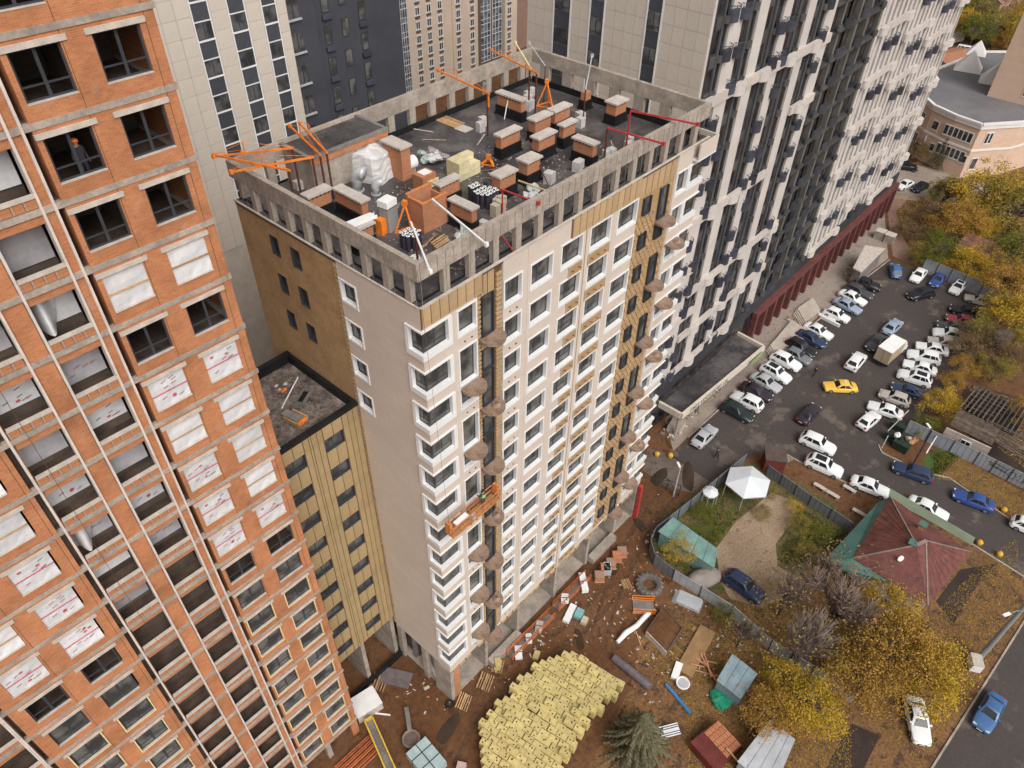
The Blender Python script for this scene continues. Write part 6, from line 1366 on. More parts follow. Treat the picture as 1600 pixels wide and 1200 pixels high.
rg = random.Random(12); ds = MB()
for px, n, s in (((67.82,29.10),60,2.2), ((72.61,29.35),40,2.0), ((76.95,29.40),30,1.8), ((118.39,27.08),25,2), ((101.39,28.20),30,2)):
    for i in range(n): a, b, q = rg.uniform(-1,1)*s*1.6, rg.uniform(-1,1)*s*.5, rg.uniform(.08,.3); M = Matrix.Translation((px[0]+a, px[1]+b, q*.3)) @ Matrix.Rotation(rg.uniform(0,3),4,'Z'); ds.box(-q,q,-q*.5,q*.5,-q*.3,q*.4,rg.choice((0,1,2)),M)
tag(ds.build('building_debris', [concrete_d, lintel_m, timber]), 'scattered building debris at the foot of the long tower', 'debris', None, 'stuff')
for px, lb, rz in (((66.60,29.02),'pallet of paving by the tower steps',.2), ((70.63,29.65),'stack of grey slabs beside the canopy end',.4)):
    t = thing('slab_stack', lb, 'slab stack', (*px,0), rz)
    for i in range(4): MB().box(-1.2,1.2,-.9+.03*i,.9,i*.16,i*.16+.14).build('slab', concrete if i % 2 else slab_m, t)
# ================================================================ building yard
bl_y = mat('bale_outdoor', (0.56,0.45,0.19), 0.85, 0.14, 1.5, rnd=0.12, fine=0.08, fscale=4); dotm = mat('bale_print', (0.10,0.085,0.03), 0.8, 0.1, 2)
bale2 = MB().box(-.468,.468,-.288,.288,0,.42).mesh('wool_bale', bl_y); bale_dot = MB().box(-.07,.07,-.07,.07,.421,.424).mesh('print', dotm); bale_sd = MB().box(-.08,.08,-.309,-.305,.14,.26).mesh('print', dotm)
Q = [Vector((20.04,21.02)), Vector((28.52,21.18)), Vector((32.22,19.37)), Vector((33.13,13.50)), Vector((27.55,13.98)), Vector((22.23,13.27)), Vector((17.38,16.35))]
def inside(x, y, P):
    c = False; j = len(P)-1
    for i in range(len(P)):
        if (P[i].y > y) != (P[j].y > y) and x < (P[j].x-P[i].x)*(y-P[i].y)/(P[j].y-P[i].y)+P[i].x: c = not c
        j = i
    return c
rg = random.Random(31); nb = 0; ang = yaw((24.94,20.90),(25.55,16.73)); ca, sa = cos(ang), sin(ang); cen = sum(Q, Vector((0,0)))/len(Q)
edge = MB()
for i in range(-17, 18):
    for j in range(-24, 25):
        hx, hy = (i+0.5*(j % 2))*0.985, j*0.615; x = cen.x+hx*ca-hy*sa; y = cen.y+hx*sa+hy*ca
        if not inside(x, y, Q): continue
        lev = 1.45+0.42*(rg.random() < 0.10)+0.10*sin(x*1.3)+rg.uniform(-.09,.09)
        o = link('wool_bale', bale2, None, (x+rg.uniform(-.03,.03), y+rg.uniform(-.03,.03), lev-.42), ang+rg.uniform(-.09,.09)+(pi/2 if rg.random() < .0 else 0), None)
        o.rotation_euler = (rg.uniform(-.04,.04), rg.uniform(-.04,.04), ang+rg.uniform(-.04,.04)); link('print', bale_dot, o, (rg.choice((-.22,.22)),rg.uniform(-.12,.12),0)); 
        if rg.random() < .6: link('print', bale_dot, o, (rg.uniform(-.2,.2),rg.choice((-.15,.15)),0))
        tag(o, 'yellow wrapped wool bale with dark dots in the big pile in the yard', 'wool bale', 'yellow bale pile in the yard'); nb += 1
        border = not all(inside(x+dx, y+dy, Q) for dx, dy in ((.75,0),(-.75,0),(0,.75),(0,-.75)))
        if border:
            for k in range(2):
                o2 = link('wool_bale', bale2, None, (x+rg.uniform(-.05,.05), y+rg.uniform(-.05,.05), lev-.85-.43*k), ang+rg.uniform(-.1,.1)); link('print', bale_sd, o2); tag(o2, 'yellow wrapped wool bale low on the edge of the big pile in the yard', 'wool bale', 'yellow bale pile edge')
tag(link("wool_bale", bale2, None, (29.78,21.93, 0.0), .4), "single pale bale lying off the pile next to the facade", "wool bale")
# scaffold bundle and packs along the facade
def bundle(name, label, cat, p, q, n, r, m, z=0.05, w=0.12):
    t = thing(name, label, cat, (p[0],p[1],z)); d = Vector((q[0]-p[0],q[1]-p[1])); nn = Vector((-d.y,d.x)).normalized()
    for i in range(n): o = nn*((i-n/2)*w)*0.9; MB().bar((o.x,o.y,r+.12*(i % 2)),(o.x+d.x,o.y+d.y,r+.12*(i % 2)),r*2).build('tube', m, t)
    return t
rorange = mat('rust_orange', (0.45,0.13,0.05), 0.7, 0.25, 2, rnd=0.2)
def crate_frame(name, label, p, q, w, h, m):
    t = thing(name, label, 'cradle', (p[0],p[1],0)); d = Vector((q[0]-p[0],q[1]-p[1])); L = d.length; a = atan2(d.y,d.x); t.rotation_euler = (0,0,a)
    for y in (-w/2,w/2):
        for z in (.1,h*.5,h): MB().bar((0,y,z),(L,y,z),.08).build('rail', m, t)
        n = int(L/1.2)
        for i in range(n+1): MB().bar((L*i/n,y,.1),(L*i/n,y,h),.07).build('upright', m, t)
    MB().box(.05,L-.05,-w/2+.05,w/2-.05,.08,.14).build('deck', concrete_d, t)
crate_frame('lowered_cradle', 'long orange work cradle set down along the facade foot, left one', (27.88,23.83), (34.31,23.67), .8, 1.0, rorange); crate_frame('lowered_cradle', 'long orange work cradle set down along the facade foot, right one', (35.16,23.85), (40.52,23.72), .8, 1.0, rorange)
for px, s, m, lb, rz in (((28.79,23.43),(.7,.35,.3),white_m,'white pack in the left lowered cradle',.8), ((30.63,23.67),(.5,.3,.3),white_m,'small white pack in the left lowered cradle',.8), ((32.30,23.72),(.6,.35,.4),lintel_m,'pale carton pile between the lowered cradles',.5), ((36.62,23.81),(.5,.4,.4),white_m,'white box in the right lowered cradle',.7), ((39.43,23.50),(1.1,.35,.6),white_m,'long white pack lying by the right lowered cradle',.85), ((42.52,22.61),(.6,.4,.8),galv,'white unit with a dark front beside the brick row',.7), ((37.43,26.77),(.5,.3,.3),lintel_m,'pale carton under the facade',.2)):
    t = thing('pack', lb, 'pack', (*px,0.15), rz); MB().box(-s[0],s[0],-s[1],s[1],0,s[2]).build('body', m, t); MB().box(-.04,.04,-s[1]-.01,s[1]+.01,-0.0,s[2]+.01).build('strap', trim_m, t)
for i, px in enumerate(((41.23,22.70),(42.38,22.76),(43.41,22.74),(44.52,22.75),(45.46,22.73))):
    t = thing('brick_pallet', ('orange brick pallet at the left end of the row under the facade','orange brick pallet second in the row under the facade','orange brick pallet in the middle of the row under the facade','orange brick pallet fourth in the row under the facade','orange brick pallet at the right end of the row under the facade')[i], 'brick pallet', (*px,0), .75, 'brick pallets under the facade'); MB().box(-.5,.5,-.5,.5,.14,.8+.15*(i % 2)).build('bricks', vbrick, t); MB().box(-.55,.55,-.55,.55,0,.12).build('pallet', timber, t)
t = thing('tile_pack', 'white and teal wrapped packs lying in the mud', 'packs', (35.68,22.38, 0), yaw((34.52,22.13),(36.67,22.73))); MB().box(-1.1,1.1,-.35,.35,0,.35).build('white_pack', white_m, t); MB().box(-.2,.9,-1.3,-.5,0,.5).build('teal_pack', mat('teal_wrap', (0.20,0.40,0.40), .5, .15, 2), t); MB().box(-.5,.3,-2.0,-1.4,0,.45).build('carton', cardb, t)
t = thing('concrete_ring', 'large ribbed tyre lying flat in the mud', 'tyre', (44.09,18.12, 0)); MB().tube([(1.1*cos(i*pi/12),1.1*sin(i*pi/12),.25) for i in range(25)],.42,8,0,False).build('ring', mat('tyre_dusty',(0.13,0.11,0.10),.9,.2,3), t)
for i in range(16): a = i*pi/8; MB().bar((1.15*cos(a),1.15*sin(a),.62),(1.5*cos(a),1.5*sin(a),.45),.12).build('tread_block', concrete_d, t)
crate_frame('orange_cage', 'orange steel cage with timber offcuts', (40.83,18.03), (42.25,16.24), 1.6, .9, orange_m)
o = MB().tube([(0,0,.3),(1.4,.25,.35),(2.8,.2,.3),(4.6,.5,.32),(5.0,.5,.2)],[.22,.3,.27,.28,.2],10).build('sheet_roll', white_m, None, (36.31,16.76, 0), yaw((36.31,16.76),(41.85,15.57)), smooth=False); tag(o, 'long white wrapped roll lying diagonally in the yard', 'roll')
o = MB().tube([(0,0,.4),(2.2,0,.42),(4.4,0,.4)],[.38,.42,.4],12).build('carpet_roll', mat('roll_plum',(0.15,0.125,0.135),.85,.2,2), None, (34.71,16.08, 0), yaw((34.71,16.08),(34.63,12.73))); tag(o, 'thick dark grey roll lying next to the yellow pile', 'roll')
o = MB().tube([(0,0,.15),(3.4,0,.15)],.17,10).build('blue_pipe', mat('pipe_blue',(0.05,0.20,0.42),.45,.1,2), None, (35.99,10.74, 0), yaw((35.99,10.74),(35.29,8.07))); tag(o, 'blue plastic pipe lying among the leaves', 'pipe')
t = thing('water_tub', 'round white tub with grey water in the leaves', 'tub', (37.07,9.54, 0)); MB().tube([(.62*cos(i*pi/8),.62*sin(i*pi/8),.4) for i in range(17)],.07,6,0,False).build('rim', white_m, t); MB().tube([(0,0,0),(0,0,.38)],[.5,.6],16).build('bowl', white_m, t); MB().cyl(0,0,.385,.392,.5,16).build('water', galv, t)
t = thing('earth_box', 'timber walled box full of brown earth in the yard', 'earth box', (40.40,13.92, 0), .0); bxq = [(38.99,15.16),(38.45,12.34),(41.76,12.63),(42.48,15.43)]; o0 = Vector((40.40,13.92))
P = [Vector(p)-o0 for p in bxq]; MB().prism([(p.x,p.y) for p in P][::1], 0, .75).build('earth', mud, t)
for i in range(4):
    a, b = P[i], P[(i+1) % 4]
    for k in range(3): MB().bar((a.x,a.y,.15+.3*k),(b.x,b.y,.15+.3*k),.08,.26).build('board', oldwood if i else lintel_m, t)
for i in range(4): MB().bar((P[0].x+.5*i,P[0].y-1.2-.3*i,.2),(P[0].x+1.5+.5*i,P[0].y-.9-.4*i,.5),.6,.06).build('lid_plank', timber, t)
t = thing('panel_pile', 'pile of pale grey panels lying beside the pale fence', 'panels', (45.27,14.04, 0), yaw((45.11,15.37),(45.70,12.89)))
for i in range(5): MB().box(-1.5+.1*i,1.5-.05*i,-.8,.75,i*.09,i*.09+.07).build('panel', whsh, t)
o = MB().box(-.85,.85,-2.9,2.9,.1,.3).build('mattress', mat('brown_board',(0.30,0.18,0.085),.9,.15,1.5), None, (40.95,10.39, 0), yaw((37.82,9.86),(43.89,10.59))-pi/2); tag(o, 'long brown board lying on the leaves', 'board')
o = MB().box(-.35,.35,-.9,.9,0,.4).build('foam_block', white_m, None, (37.81,10.66, 0), yaw((37.08,10.49),(38.35,10.85))-pi/2); tag(o, 'white foam block at the end of the long brown board', 'block'); o = MB().blob((0,0,.25),(1.2,1.1,.45),77,12,6,.2,.5).build('green_cloth', mat('cloth_green',(0.02,0.26,0.15),.7,.25,1.5), None, (38.39,6.01, 0)); tag(o, 'bright green cloth heap beside the blue cabin', 'cloth')
t = thing('plank_heap', 'heap of pinkish timber offcuts beside the blue cabin', 'timber heap', (40.56,8.11, 0)); pk = mat('pink_timber',(0.52,0.25,0.14),.9,.15,2,rnd=.2)
for i in range(14): a = rg.uniform(-.6,.9); x, y = rg.uniform(-1.0,1.0), rg.uniform(-1.6,1.4); MB().bar((x-.7*sin(a),y-.7*cos(a),.1+.03*i),(x+.7*sin(a),y+.7*cos(a),.12+.04*i),.14,.07).build('offcut', pk, t)
for i in range(12): a = rg.uniform(0,3); x, y = (42.17,10.91); x += rg.uniform(-5,4); y += rg.uniform(-3,4); o = MB().bar((0,0,.06),(1.6*cos(a),1.6*sin(a),.1),.1,.05).build('loose_board', timber if i % 2 else oldwood, None, (x,y,0)); tag(o, 'loose board lying among the leaves in the yard', 'board', 'loose boards in the yard')
bt = thing('brick_hutch', 'dark red hutch with brick courses stacked on top', 'hutch', (33.90,4.09, 0), yaw((36.28,5.61),(35.70,2.93))); MB().box(-1.5,1.5,-1.9,1.7,0,1.2).build('hutch_wall', redsteel if False else mat('hutch_red',(0.14,0.03,0.025),.8,.2,1), bt)
for i in range(9):
    for j in range(5): MB().box(-1.35+j*.55,-.84+j*.55,-.3+i*.21,-.12+i*.21,1.2,1.32+.03*((i+j) % 2)).build('brick', vbrick, bt)
pallet('pallet_rack', 'metal slatted trolley lying at the tip of the spruce', (32.40,8.06, .2), -.6, .3, None, 1.9, 1.0, galv)
for (a, b), lb in ((((36.93,2.43),(39.53,2.36)),'pale timber post frame by the zinc shed'), (((39.53,2.36),(39.61,0.76)),'pale timber rail above the zinc shed'), (((33.91,3.23),(33.36,0.99)),'pale timber rail below the red hutch')):
    o = MB().bar((0,0,1.5),(b[0]-a[0],b[1]-a[1],1.5),.12).box(-.06,.06,-.06,.06,0,1.5).build('timber_rail', timber, None, (*a,0)); tag(o, lb, 'timber rail')
# left of the yard
bundle('rebar_rack', 'rack of orange steel bars at the foot of the brick tower', 'steel bars', (9.72,27.50), (13.67,27.39), 9, .05, rorange, .4, .25)
t = thing('crane_boom', 'yellow edged loading boom lying along the bottom edge', 'boom', (14.34,29.06, .8)); b = Vector((12.77,24.27)) - Vector((14.34,29.06))
ym = mat('boom_yellow',(0.62,0.42,0.06),.6,.15,2); nn = Vector((-b.y,b.x)).normalized()*.38
for s in (-1,1): MB().bar((nn.x*s,nn.y*s,.3),(b.x*1.2+nn.x*s,b.y*1.2+nn.y*s,.3),.12,.5).build('side_rail', ym, t)
MB().bar((0,0,.1),(b.x*1.2,b.y*1.2,.1),.62,.1).build('deck', concrete_d, t); MB().bar((nn.x,nn.y,.3),(-nn.x,-nn.y,.3),.14,.5).build('end_rail', ym, t)
t = thing('mixer_drum', 'grey steel ring with a long chute in the mud', 'mixer', (15.89,25.09, 0)); MB().tube([(.75*cos(i*pi/10),.75*sin(i*pi/10),.55) for i in range(21)],.1,6,0,False).build('ring', concrete_d, t); MB().tube([(0,0,0),(0,0,.5)],[.5,.7],16).build('bowl', mat('bowl_brown',(0.14,0.10,0.08),.8,.2,2), t); v = Vector((17.44,27.40))-Vector((15.89,25.09)); MB().bar((v.x*.25,v.y*.25,.6),(v.x*1.1,v.y*1.1,.3),.4,.15).build('chute', concrete_d, t)
t = thing('block_pack', 'pale blue wrapped block pack tied with black straps at the bottom edge', 'pack', (15.56,22.63, 0), yaw((15.62,24.37),(15.27,20.54))-pi/2); MB().box(-1.1,1.1,-1.6,1.4,0,1.0).build('wrapped_blocks', mat('wrap_blue',(0.36,0.45,0.45),.4,.12,1.5), t)
for y in (-.7,.4): MB().box(-1.12,1.12,y-.04,y+.04,0,1.02).build('strap', trim_m, t)
MB().box(-.04,.04,-1.62,1.42,0,1.03).build('strap', trim_m, t)
o = MB().box(-.55,.55,-.4,.4,0,.7).build('pink_block', mat('pink_block',(0.50,0.36,0.33),.8,.1,2), None, (17.05,19.92, 0), .5); tag(o, 'pinkish block at the bottom edge beside the yellow pile', 'block')
t = thing('white_crate', 'large white crate standing at the corner of the brick tower', 'crate', (15.15,30.48, 0), yaw((14.42,31.65),(16.73,31.13))); MB().box(-1.25,1.25,-1.0,1.0,.1,1.25).build('crate_body', lintel_m, t); MB().box(-1.28,1.28,-1.03,1.03,1.25,1.3).build('lid', white_m, t); MB().box(-1.2,1.2,-.95,.95,0,.1).build('skid', timber, t)
rod('white lath lying in the mud by the white crate', (14.96,29.97), (16.16,28.28), .1, .1, white_m, .12, 'lath', 'lath')
o = MB().box(-.8,.8,-1.5,1.5,.1,.22).build('steel_plate', mat('plate_plum',(0.15,0.12,0.12),.7,.2,2), None, (18.93,30.59, 0), .5); tag(o, 'dark steel plate lying under the low wing', 'plate')
pallet('pallet', 'wooden pallet with red scraps under the low wing', (17.56,31.53, .05), .5, 0, None, 1.8, 1.5); pallet('pallet', 'wooden pallet leaning by the brick corner column', (21.64,24.11, .05), .4, .25, None, 1.6, 1.2); pallet('pallet', 'wooden pallet beside the shop kerb at the facade foot', (24.44,23.91, .05), .4, .2, None, 1.7, 1.3); pallet('pallet', 'small pallet of pale bales by the left lowered cradle', (26.43,24.05, .05), .5, 0, None, 1.4, 1.0); pallet('pallet', 'small timber pallet lying near the large tyre', (42.61,20.11, .05), 1.0, 0, None, 1.1, .9)
for i in range(3): tag(link('wool_bale', bale2, None, (26.43,24.05, .2+.4*(i//2)), .5+.2*i), 'pale bale on the small pallet by the left lowered cradle', 'wool bale', 'bales on the small pallet')
rod('grey plank leaning inside the ground storey', (21.88,29.28), (21.55,27.50), 1.5, .2, lintel_m, .3, 'plank', 'plank')
tyre_o = MB().tube([(.35*cos(i*pi/6),.35*sin(i*pi/6),.12) for i in range(13)],.12,6,0,False).build('old_tyre', tyre_m, None, (20.61,24.88, 0)); tag(tyre_o, 'old tyre lying at the brick corner column', 'tyre')
t = thing('covered_car', 'rounded grey mound under a cover beside the teal shed', 'mound', (48.56,14.14, 0), -.5); MB().blob((0,0,.5),(2.2,1.2,.9),15,14,8,.05,.5).build('cover', mat('cover_grey',(0.30,0.26,0.23),.85,.12,1), t, smooth=True)
# ================================================================ school and far houses
sc_ = thing('round_school', 'two-storey peach brick school with a rounded corner and white roof pyramids', 'school')
peach = brickmat('peach_brick', (0.64,0.46,0.34), (0.61,0.43,0.32), (0.58,0.42,0.31), 1.2, 0.5, 0.01, 'x', 0.06); pl_w = mat('school_white', (0.74,0.70,0.67), .6, .05, .5)
SP = [(174.08,38.58),(170.65,35.32),(168.43,30.19),(167.39,25.04),(174.29,19.56),(182.24,16.63),(217.47,25.03),(217.29,33.31),(212.38,38.37),(186.60,43.52)]
MB().prism(SP, 0, 10.6).build('brick_wall', peach, sc_)
cx_, cy_ = sum(p[0] for p in SP)/10, sum(p[1] for p in SP)/10; off = lambda k: [(cx_+(p[0]-cx_)*k, cy_+(p[1]-cy_)*k) for p in SP]
MB().prism(off(1.012), 10.2, 11.0).build('white_cornice', pl_w, sc_); MB().prism(off(.985), 11.0, 11.02).build('roof_deck', mat('school_roof',(0.17,0.16,0.165),.8,.15,.15), sc_)
for p, q in zip(SP, SP[1:]+SP[:1]): MB().bar((*p,11.15),(*q,11.15),.7,.4).build('parapet', pl_w, sc_)
MB().prism(off(1.008), 5.6, 6.0).build('string_course', pl_w, sc_)
for (x, y), r, h in (((193.85,30.49),4.2,4.5), ((198.10,37.30),4.0,4.0), ((210.34,39.20),3.0,3), ((184.62,41.17),2.6,2.2)):
    m = MB()
    for i in range(4):
        a, b = pi/4+i*pi/2+.2, pi/4+(i+1)*pi/2+.2; m.face([(x+r*cos(a),y+r*sin(a),11.1),(x+r*cos(b),y+r*sin(b),11.1),(x,y,11.1+h)])
    m.build('roof_pyramid', pl_w, sc_)
def swin(p, q, u, z, w, h, n):
    p = Vector(p); q = Vector(q); d = (q-p).normalized(); c = p+(q-p)*u; o = MB().box(-w/2,w/2,-.12,.1,0,h).build('window', pl_w, sc_, (c.x,c.y,z), atan2(d.y,d.x))
    for i in range(n): MB().box(-w/2+.12+i*w/n,-w/2+(i+1)*w/n-.12,-.15,.13,.3,h-.15).build('pane', glass_l, o)
for a, b, L_ in ((0,1,((.5,6.6,1.6,2.2,2),(.5,2.4,1.6,2.2,2))), (1,2,((.35,6.7,1.5,2.0,1),(.55,2.6,1.2,1.8,1))), (2,3,((.3,6.9,6.0,2.2,6),(.3,3.0,6.0,2.2,6),(.85,2.8,1.5,1.8,1))), (3,4,((.3,7.0,1.6,2.4,2),(.2,1.6,1.4,2.6,1)))):
    for u, z, w, h, n in L_: swin(SP[a], SP[b], u, z, w, h, n)
o = MB().bar((0,0,4.6),(4.2,-1.2,4.6),.25,1.3).build('school_sign', pl_w, sc_, (SP[1][0]-.6,SP[1][1]-.8,0))
st = thing('school_stair_tower', 'peach brick stair tower cut by the right edge above the school', 'tower'); x, y = (185.11,23.11)
MB().box(x-1,x+14,y-7,y+6,0,30).build('brick_wall', peach, st); w_ = MB().box(x-1.1,x-1,y-2,y,12.5,14.5).build('window', pl_w, st); MB().box(x-1.15,x-1.1,y-1.8,y-.2,12.8,14.3).build('pane', glass_l, st)
def farhouse(px, rz, L, W, h, hr, wm_, rm2, label, nwin=3):
    t = thing('far_house', label, 'house', (*px,0), rz, ''); MB().box(-L/2,L/2,-W/2,W/2,0,h).build('wall', wm_, t)
    MB().face([(-L/2-.4,-W/2-.5,h-.1),(L/2+.4,-W/2-.5,h-.1),(L/2+.4,0,h+hr),(-L/2-.4,0,h+hr)]).build('roof_slope', rm2, t); MB().face([(-L/2-.4,W/2+.5,h-.1),(L/2+.4,W/2+.5,h-.1),(L/2+.4,0,h+hr),(-L/2-.4,0,h+hr)]).build('roof_slope', rm2, t)
    MB().face([(-L/2,-W/2,h),(-L/2,W/2,h),(-L/2,0,h+hr-.1)]).face([(L/2,-W/2,h),(L/2,W/2,h),(L/2,0,h+hr-.1)]).build('gable', wm_, t)
    for i in range(nwin): o = MB().box(-.6,.6,-.06,.05,0,1.4).build('window', pl_w, t, (-L/2+L*(i+.5)/nwin,-W/2,1.2 if h < 4 else h-2.2)); MB().box(-.48,.48,-.1,-.05,.12,1.28).build('pane', glass_l, o)
tanw = mat('tan_wall',(0.42,0.30,0.20),.9,.12,.4); pinkroof = mat('pink_roof',(0.33,0.17,0.13),.75,.15,.4); brroof = mat('brown_roof',(0.13,0.085,0.07),.8,.2,.5)
farhouse((289.93,53.88), -.25, 15, 9, 6, 2.5, tanw, pinkroof, 'tan two-storey house at the top edge behind the yellow trees', 4); farhouse((301.12,46.30), -.25, 12, 10, 5, 3, tanw, pinkroof, 'pink-roofed house cut by the top right corner', 3); farhouse((261.79,47.90), .75, 9, 8, 2.8, 3.2, oldwood, brroof, 'dark timber house with steep brown roof and open gable'); farhouse((233.16,48.97), -.35, 13, 7, 3, .8, tanw, mat('terracotta',(0.36,0.16,0.09),.8,.12,.5), 'low house with a flat terracotta roof behind the long tower'); farhouse((265.31,55.82), -.3, 9, 5, 3, 1.0, tanw, tanw, 'small tan shed with white door beneath the top trees', 2)

# scraps trodden into the yard and a few puddles
sc2 = MB(); rg = random.Random(55); P = [Vector(p) for p in ((55.78,24.50),(47.33,16.46),(45.48,6.20),(40.69,3.64),(33.65,7.82),(33.17,14.82),(32.98,21.06),(21.72,22.84),(17.28,26.86),(18.14,31.46),(22.30,26.85),(27.95,23.55),(42.81,22.65))]
x0, x1, y0, y1 = min(p.x for p in P), max(p.x for p in P), min(p.y for p in P), max(p.y for p in P)
for i in range(2600):
    x, y = rg.uniform(x0,x1), rg.uniform(y0,y1)
    if not inside(x, y, P): continue
    q = rg.uniform(.03,.16)*(2 if rg.random() < .06 else 1); M = Matrix.Translation((x,y,.02)) @ Matrix.Rotation(rg.uniform(0,3),4,'Z'); sc2.box(-q,q,-q*rg.uniform(.15,.7),q*.4,-.02,rg.uniform(.01,.08),rg.choice((0,0,1,2,3,3,3)),M)
tag(sc2.build('yard_scraps', [lintel_m, timber, vbrick, mud]), 'small scraps of wood, brick and wrapping trodden into the mud of the yard', 'scraps', None, 'stuff')
pud = mat('puddle_water', (0.05,0.032,0.02), 0.12, 0.2, 0.5, spec=0.6)
for px, a, b, r in (((43.96,22.62),1.8,.7,.4),((34.07,19.86),1.2,.5,.9),((18.85,23.36),1.6,.7,.2),((50.24,23.50),1.1,.6,1.2),((60.32,23.27),2.4,.8,.6),((57.92,25.91),1.6,.8,.1)):
    n = 18; o = MB().face([(a*cos(2*pi*i/n)*(1+.13*sin(i*1.05+a)),b*sin(2*pi*i/n)*(1+.13*cos(i*.7+b)),0) for i in range(n)]).build('puddle', pud, None, (*px,.026), r); o['kind'] = 'structure'

# ================================================================ trees and plants
bark = mat('bark', (0.10,0.075,0.06), 0.95, 0.3, 3); twig_m = mat('twigs', (0.25,0.19,0.155), 0.95, 0.2, 2, rnd=0.15)
def leafmat(name, a, b):
    m = bpy.data.materials.new(name); m.use_nodes = True; nt = m.node_tree; p = nt.nodes['Principled BSDF']; L = nt.links; p.inputs['Roughness'].default_value = 0.8; p.inputs['Specular IOR Level'].default_value = 0.15
    g = nd(nt,'ShaderNodeNewGeometry'); n = nd(nt,'ShaderNodeTexNoise'); n.inputs['Scale'].default_value = 0.7; n.inputs['Detail'].default_value = 4; tc = nd(nt,'ShaderNodeTexCoord'); L.new(tc.outputs['Object'], n.inputs['Vector'])
    ad = nd(nt,'ShaderNodeMath', operation='MULTIPLY_ADD'); ad.inputs[1].default_value = 0.55; L.new(g.outputs['Random Per Island'], ad.inputs[0]); L.new(n.outputs['Fac'], ad.inputs[2])
    r = nd(nt,'ShaderNodeValToRGB'); r.color_ramp.elements[0].position = 0.38; r.color_ramp.elements[1].position = 1.0; r.color_ramp.elements[0].color = (*a,1); r.color_ramp.elements[1].color = (*b,1); L.new(ad.outputs[0], r.inputs['Fac']); L.new(r.outputs['Color'], p.inputs['Base Color'])
    MATS[name] = m; return m
LM = {'yellow': leafmat('leaf_yellow', (0.25,0.16,0.02), (0.55,0.36,0.04)), 'orange': leafmat('leaf_orange', (0.22,0.12,0.03), (0.43,0.25,0.05)), 'olive': leafmat('leaf_olive', (0.13,0.11,0.03), (0.30,0.23,0.05)), 'green': leafmat('leaf_green', (0.055,0.075,0.015), (0.19,0.19,0.03)), 'brown': leafmat('leaf_brown', (0.13,0.085,0.045), (0.25,0.16,0.075)), 'spruce': leafmat('needle', (0.06,0.055,0.03), (0.17,0.15,0.085))}
def leaf_quads(m, c, r, n, s, rg):
    for _ in range(n):
        p = Vector((rg.gauss(0,1)*r[0], rg.gauss(0,1)*r[1], rg.gauss(0,1)*r[2]))+Vector(c); a = Vector((rg.uniform(-1,1),rg.uniform(-1,1),rg.uniform(-.7,.7))).normalized(); b = a.cross(Vector((rg.uniform(-1,1),rg.uniform(-1,1),rg.uniform(0.2,1)))).normalized(); q = s*rg.uniform(.6,1.3)
        m.face([p-a*q, p-b*q*.6, p+a*q, p+b*q*.6])
CR = {}
def crown(kind, v, dens=1.0):
    k = (kind, v, dens)
    if k in CR: return CR[k]
    rg = random.Random(v*17+len(kind)); m = MB(); nc = 70
    for i in range(nc):
        th, ph = rg.uniform(0,2*pi), math.acos(rg.uniform(-.55,1)); q = rg.uniform(.45,1.0)**.6*(1+.22*sin(3*th+v)); c = (q*sin(ph)*cos(th), q*sin(ph)*sin(th), .62*q*cos(ph))
        leaf_quads(m, c, (.14,.14,.09) if i % 3 else (.07,.07,.05), int((150 if i % 3 else 85)*dens), .027, rg)
    CR[k] = m.mesh('crown', LM[kind]); return CR[k]
def limbs(v, h=1.0):
    k = ('limb', v)
    if k in CR: return CR[k]
    rg = random.Random(v); m = MB(); m.tube([(0,0,-1.1),(.02,.01,-.5),(.0,.03,.0),(.05,0,.35)], [.065,.05,.035,.012], 6)
    for i in range(11):
        a = rg.uniform(0,6.3); z = rg.uniform(-.5,.2); L = rg.uniform(.5,.9); m.tube([(0,0,z),(L*.5*cos(a),L*.5*sin(a),z+.22),(L*cos(a),L*sin(a),z+rg.uniform(.2,.5))], [.022,.014,.004], 4)
    CR[k] = m.mesh('trunk', bark); return CR[k]
# bare trees
def bare(v):
    k = ('bare', v)
    if k in CR: return CR[k]
    rg = random.Random(v+90); tr = MB(); tw = MB()
    def grow(p, d, L, r, lev):
        q = p+d*L; mid = p+d*L*.5+Vector((rg.uniform(-1,1),rg.uniform(-1,1),0))*L*.06
        (tr if lev < 2 else tw).tube([p,mid,q],[r,r*.8,r*.55],5 if lev < 2 else 3,0,False)
        if lev >= 4: return
        for _ in range(6 if lev < 2 else 5):
            e = (d+Vector((rg.uniform(-1,1),rg.uniform(-1,1),rg.uniform(-.15,.7)))*.75).normalized(); s = p+(q-p)*rg.uniform(.45,1); grow(s, e, L*rg.uniform(.58,.85), r*.58, lev+1)
    grow(Vector((0,0,0)), Vector((0,0,1)), .40, .034, 0)
    CR[k] = (tr.mesh('trunk', bark), tw.mesh('twigs', twig_m)); return CR[k]
def tree(px, R_, H_, kind, label, v=0, grp='autumn trees', cat='tree', dens=1.0, trunk=True):
    t = thing('autumn_tree' if cat == 'tree' else 'bush', label, cat, (*px, 0), v*1.3, grp)
    o = link('crown', crown(kind, v % 5, dens), t, (0,0,H_-R_*.55)); o.scale = (R_,R_*(.85+.1*(v % 3)),R_*1.05)
    if trunk and v % 2 == 0: o = link('twigs', bare(v % 3)[1], t, (0,0,max(0,H_-R_*1.5)), v); o.scale = (R_*1.25,R_*1.25,R_*1.15)
    if trunk: o = link('trunk', limbs(v % 4), t, (0,0,H_-R_*.6)); zs = (H_-R_*.6)/1.1; o.scale = (R_,R_,max(.3,zs))
    return t
TR = 'trees along the right of the lot'; TB = 'trees in the bottom right'; TT = 'trees at the top right'
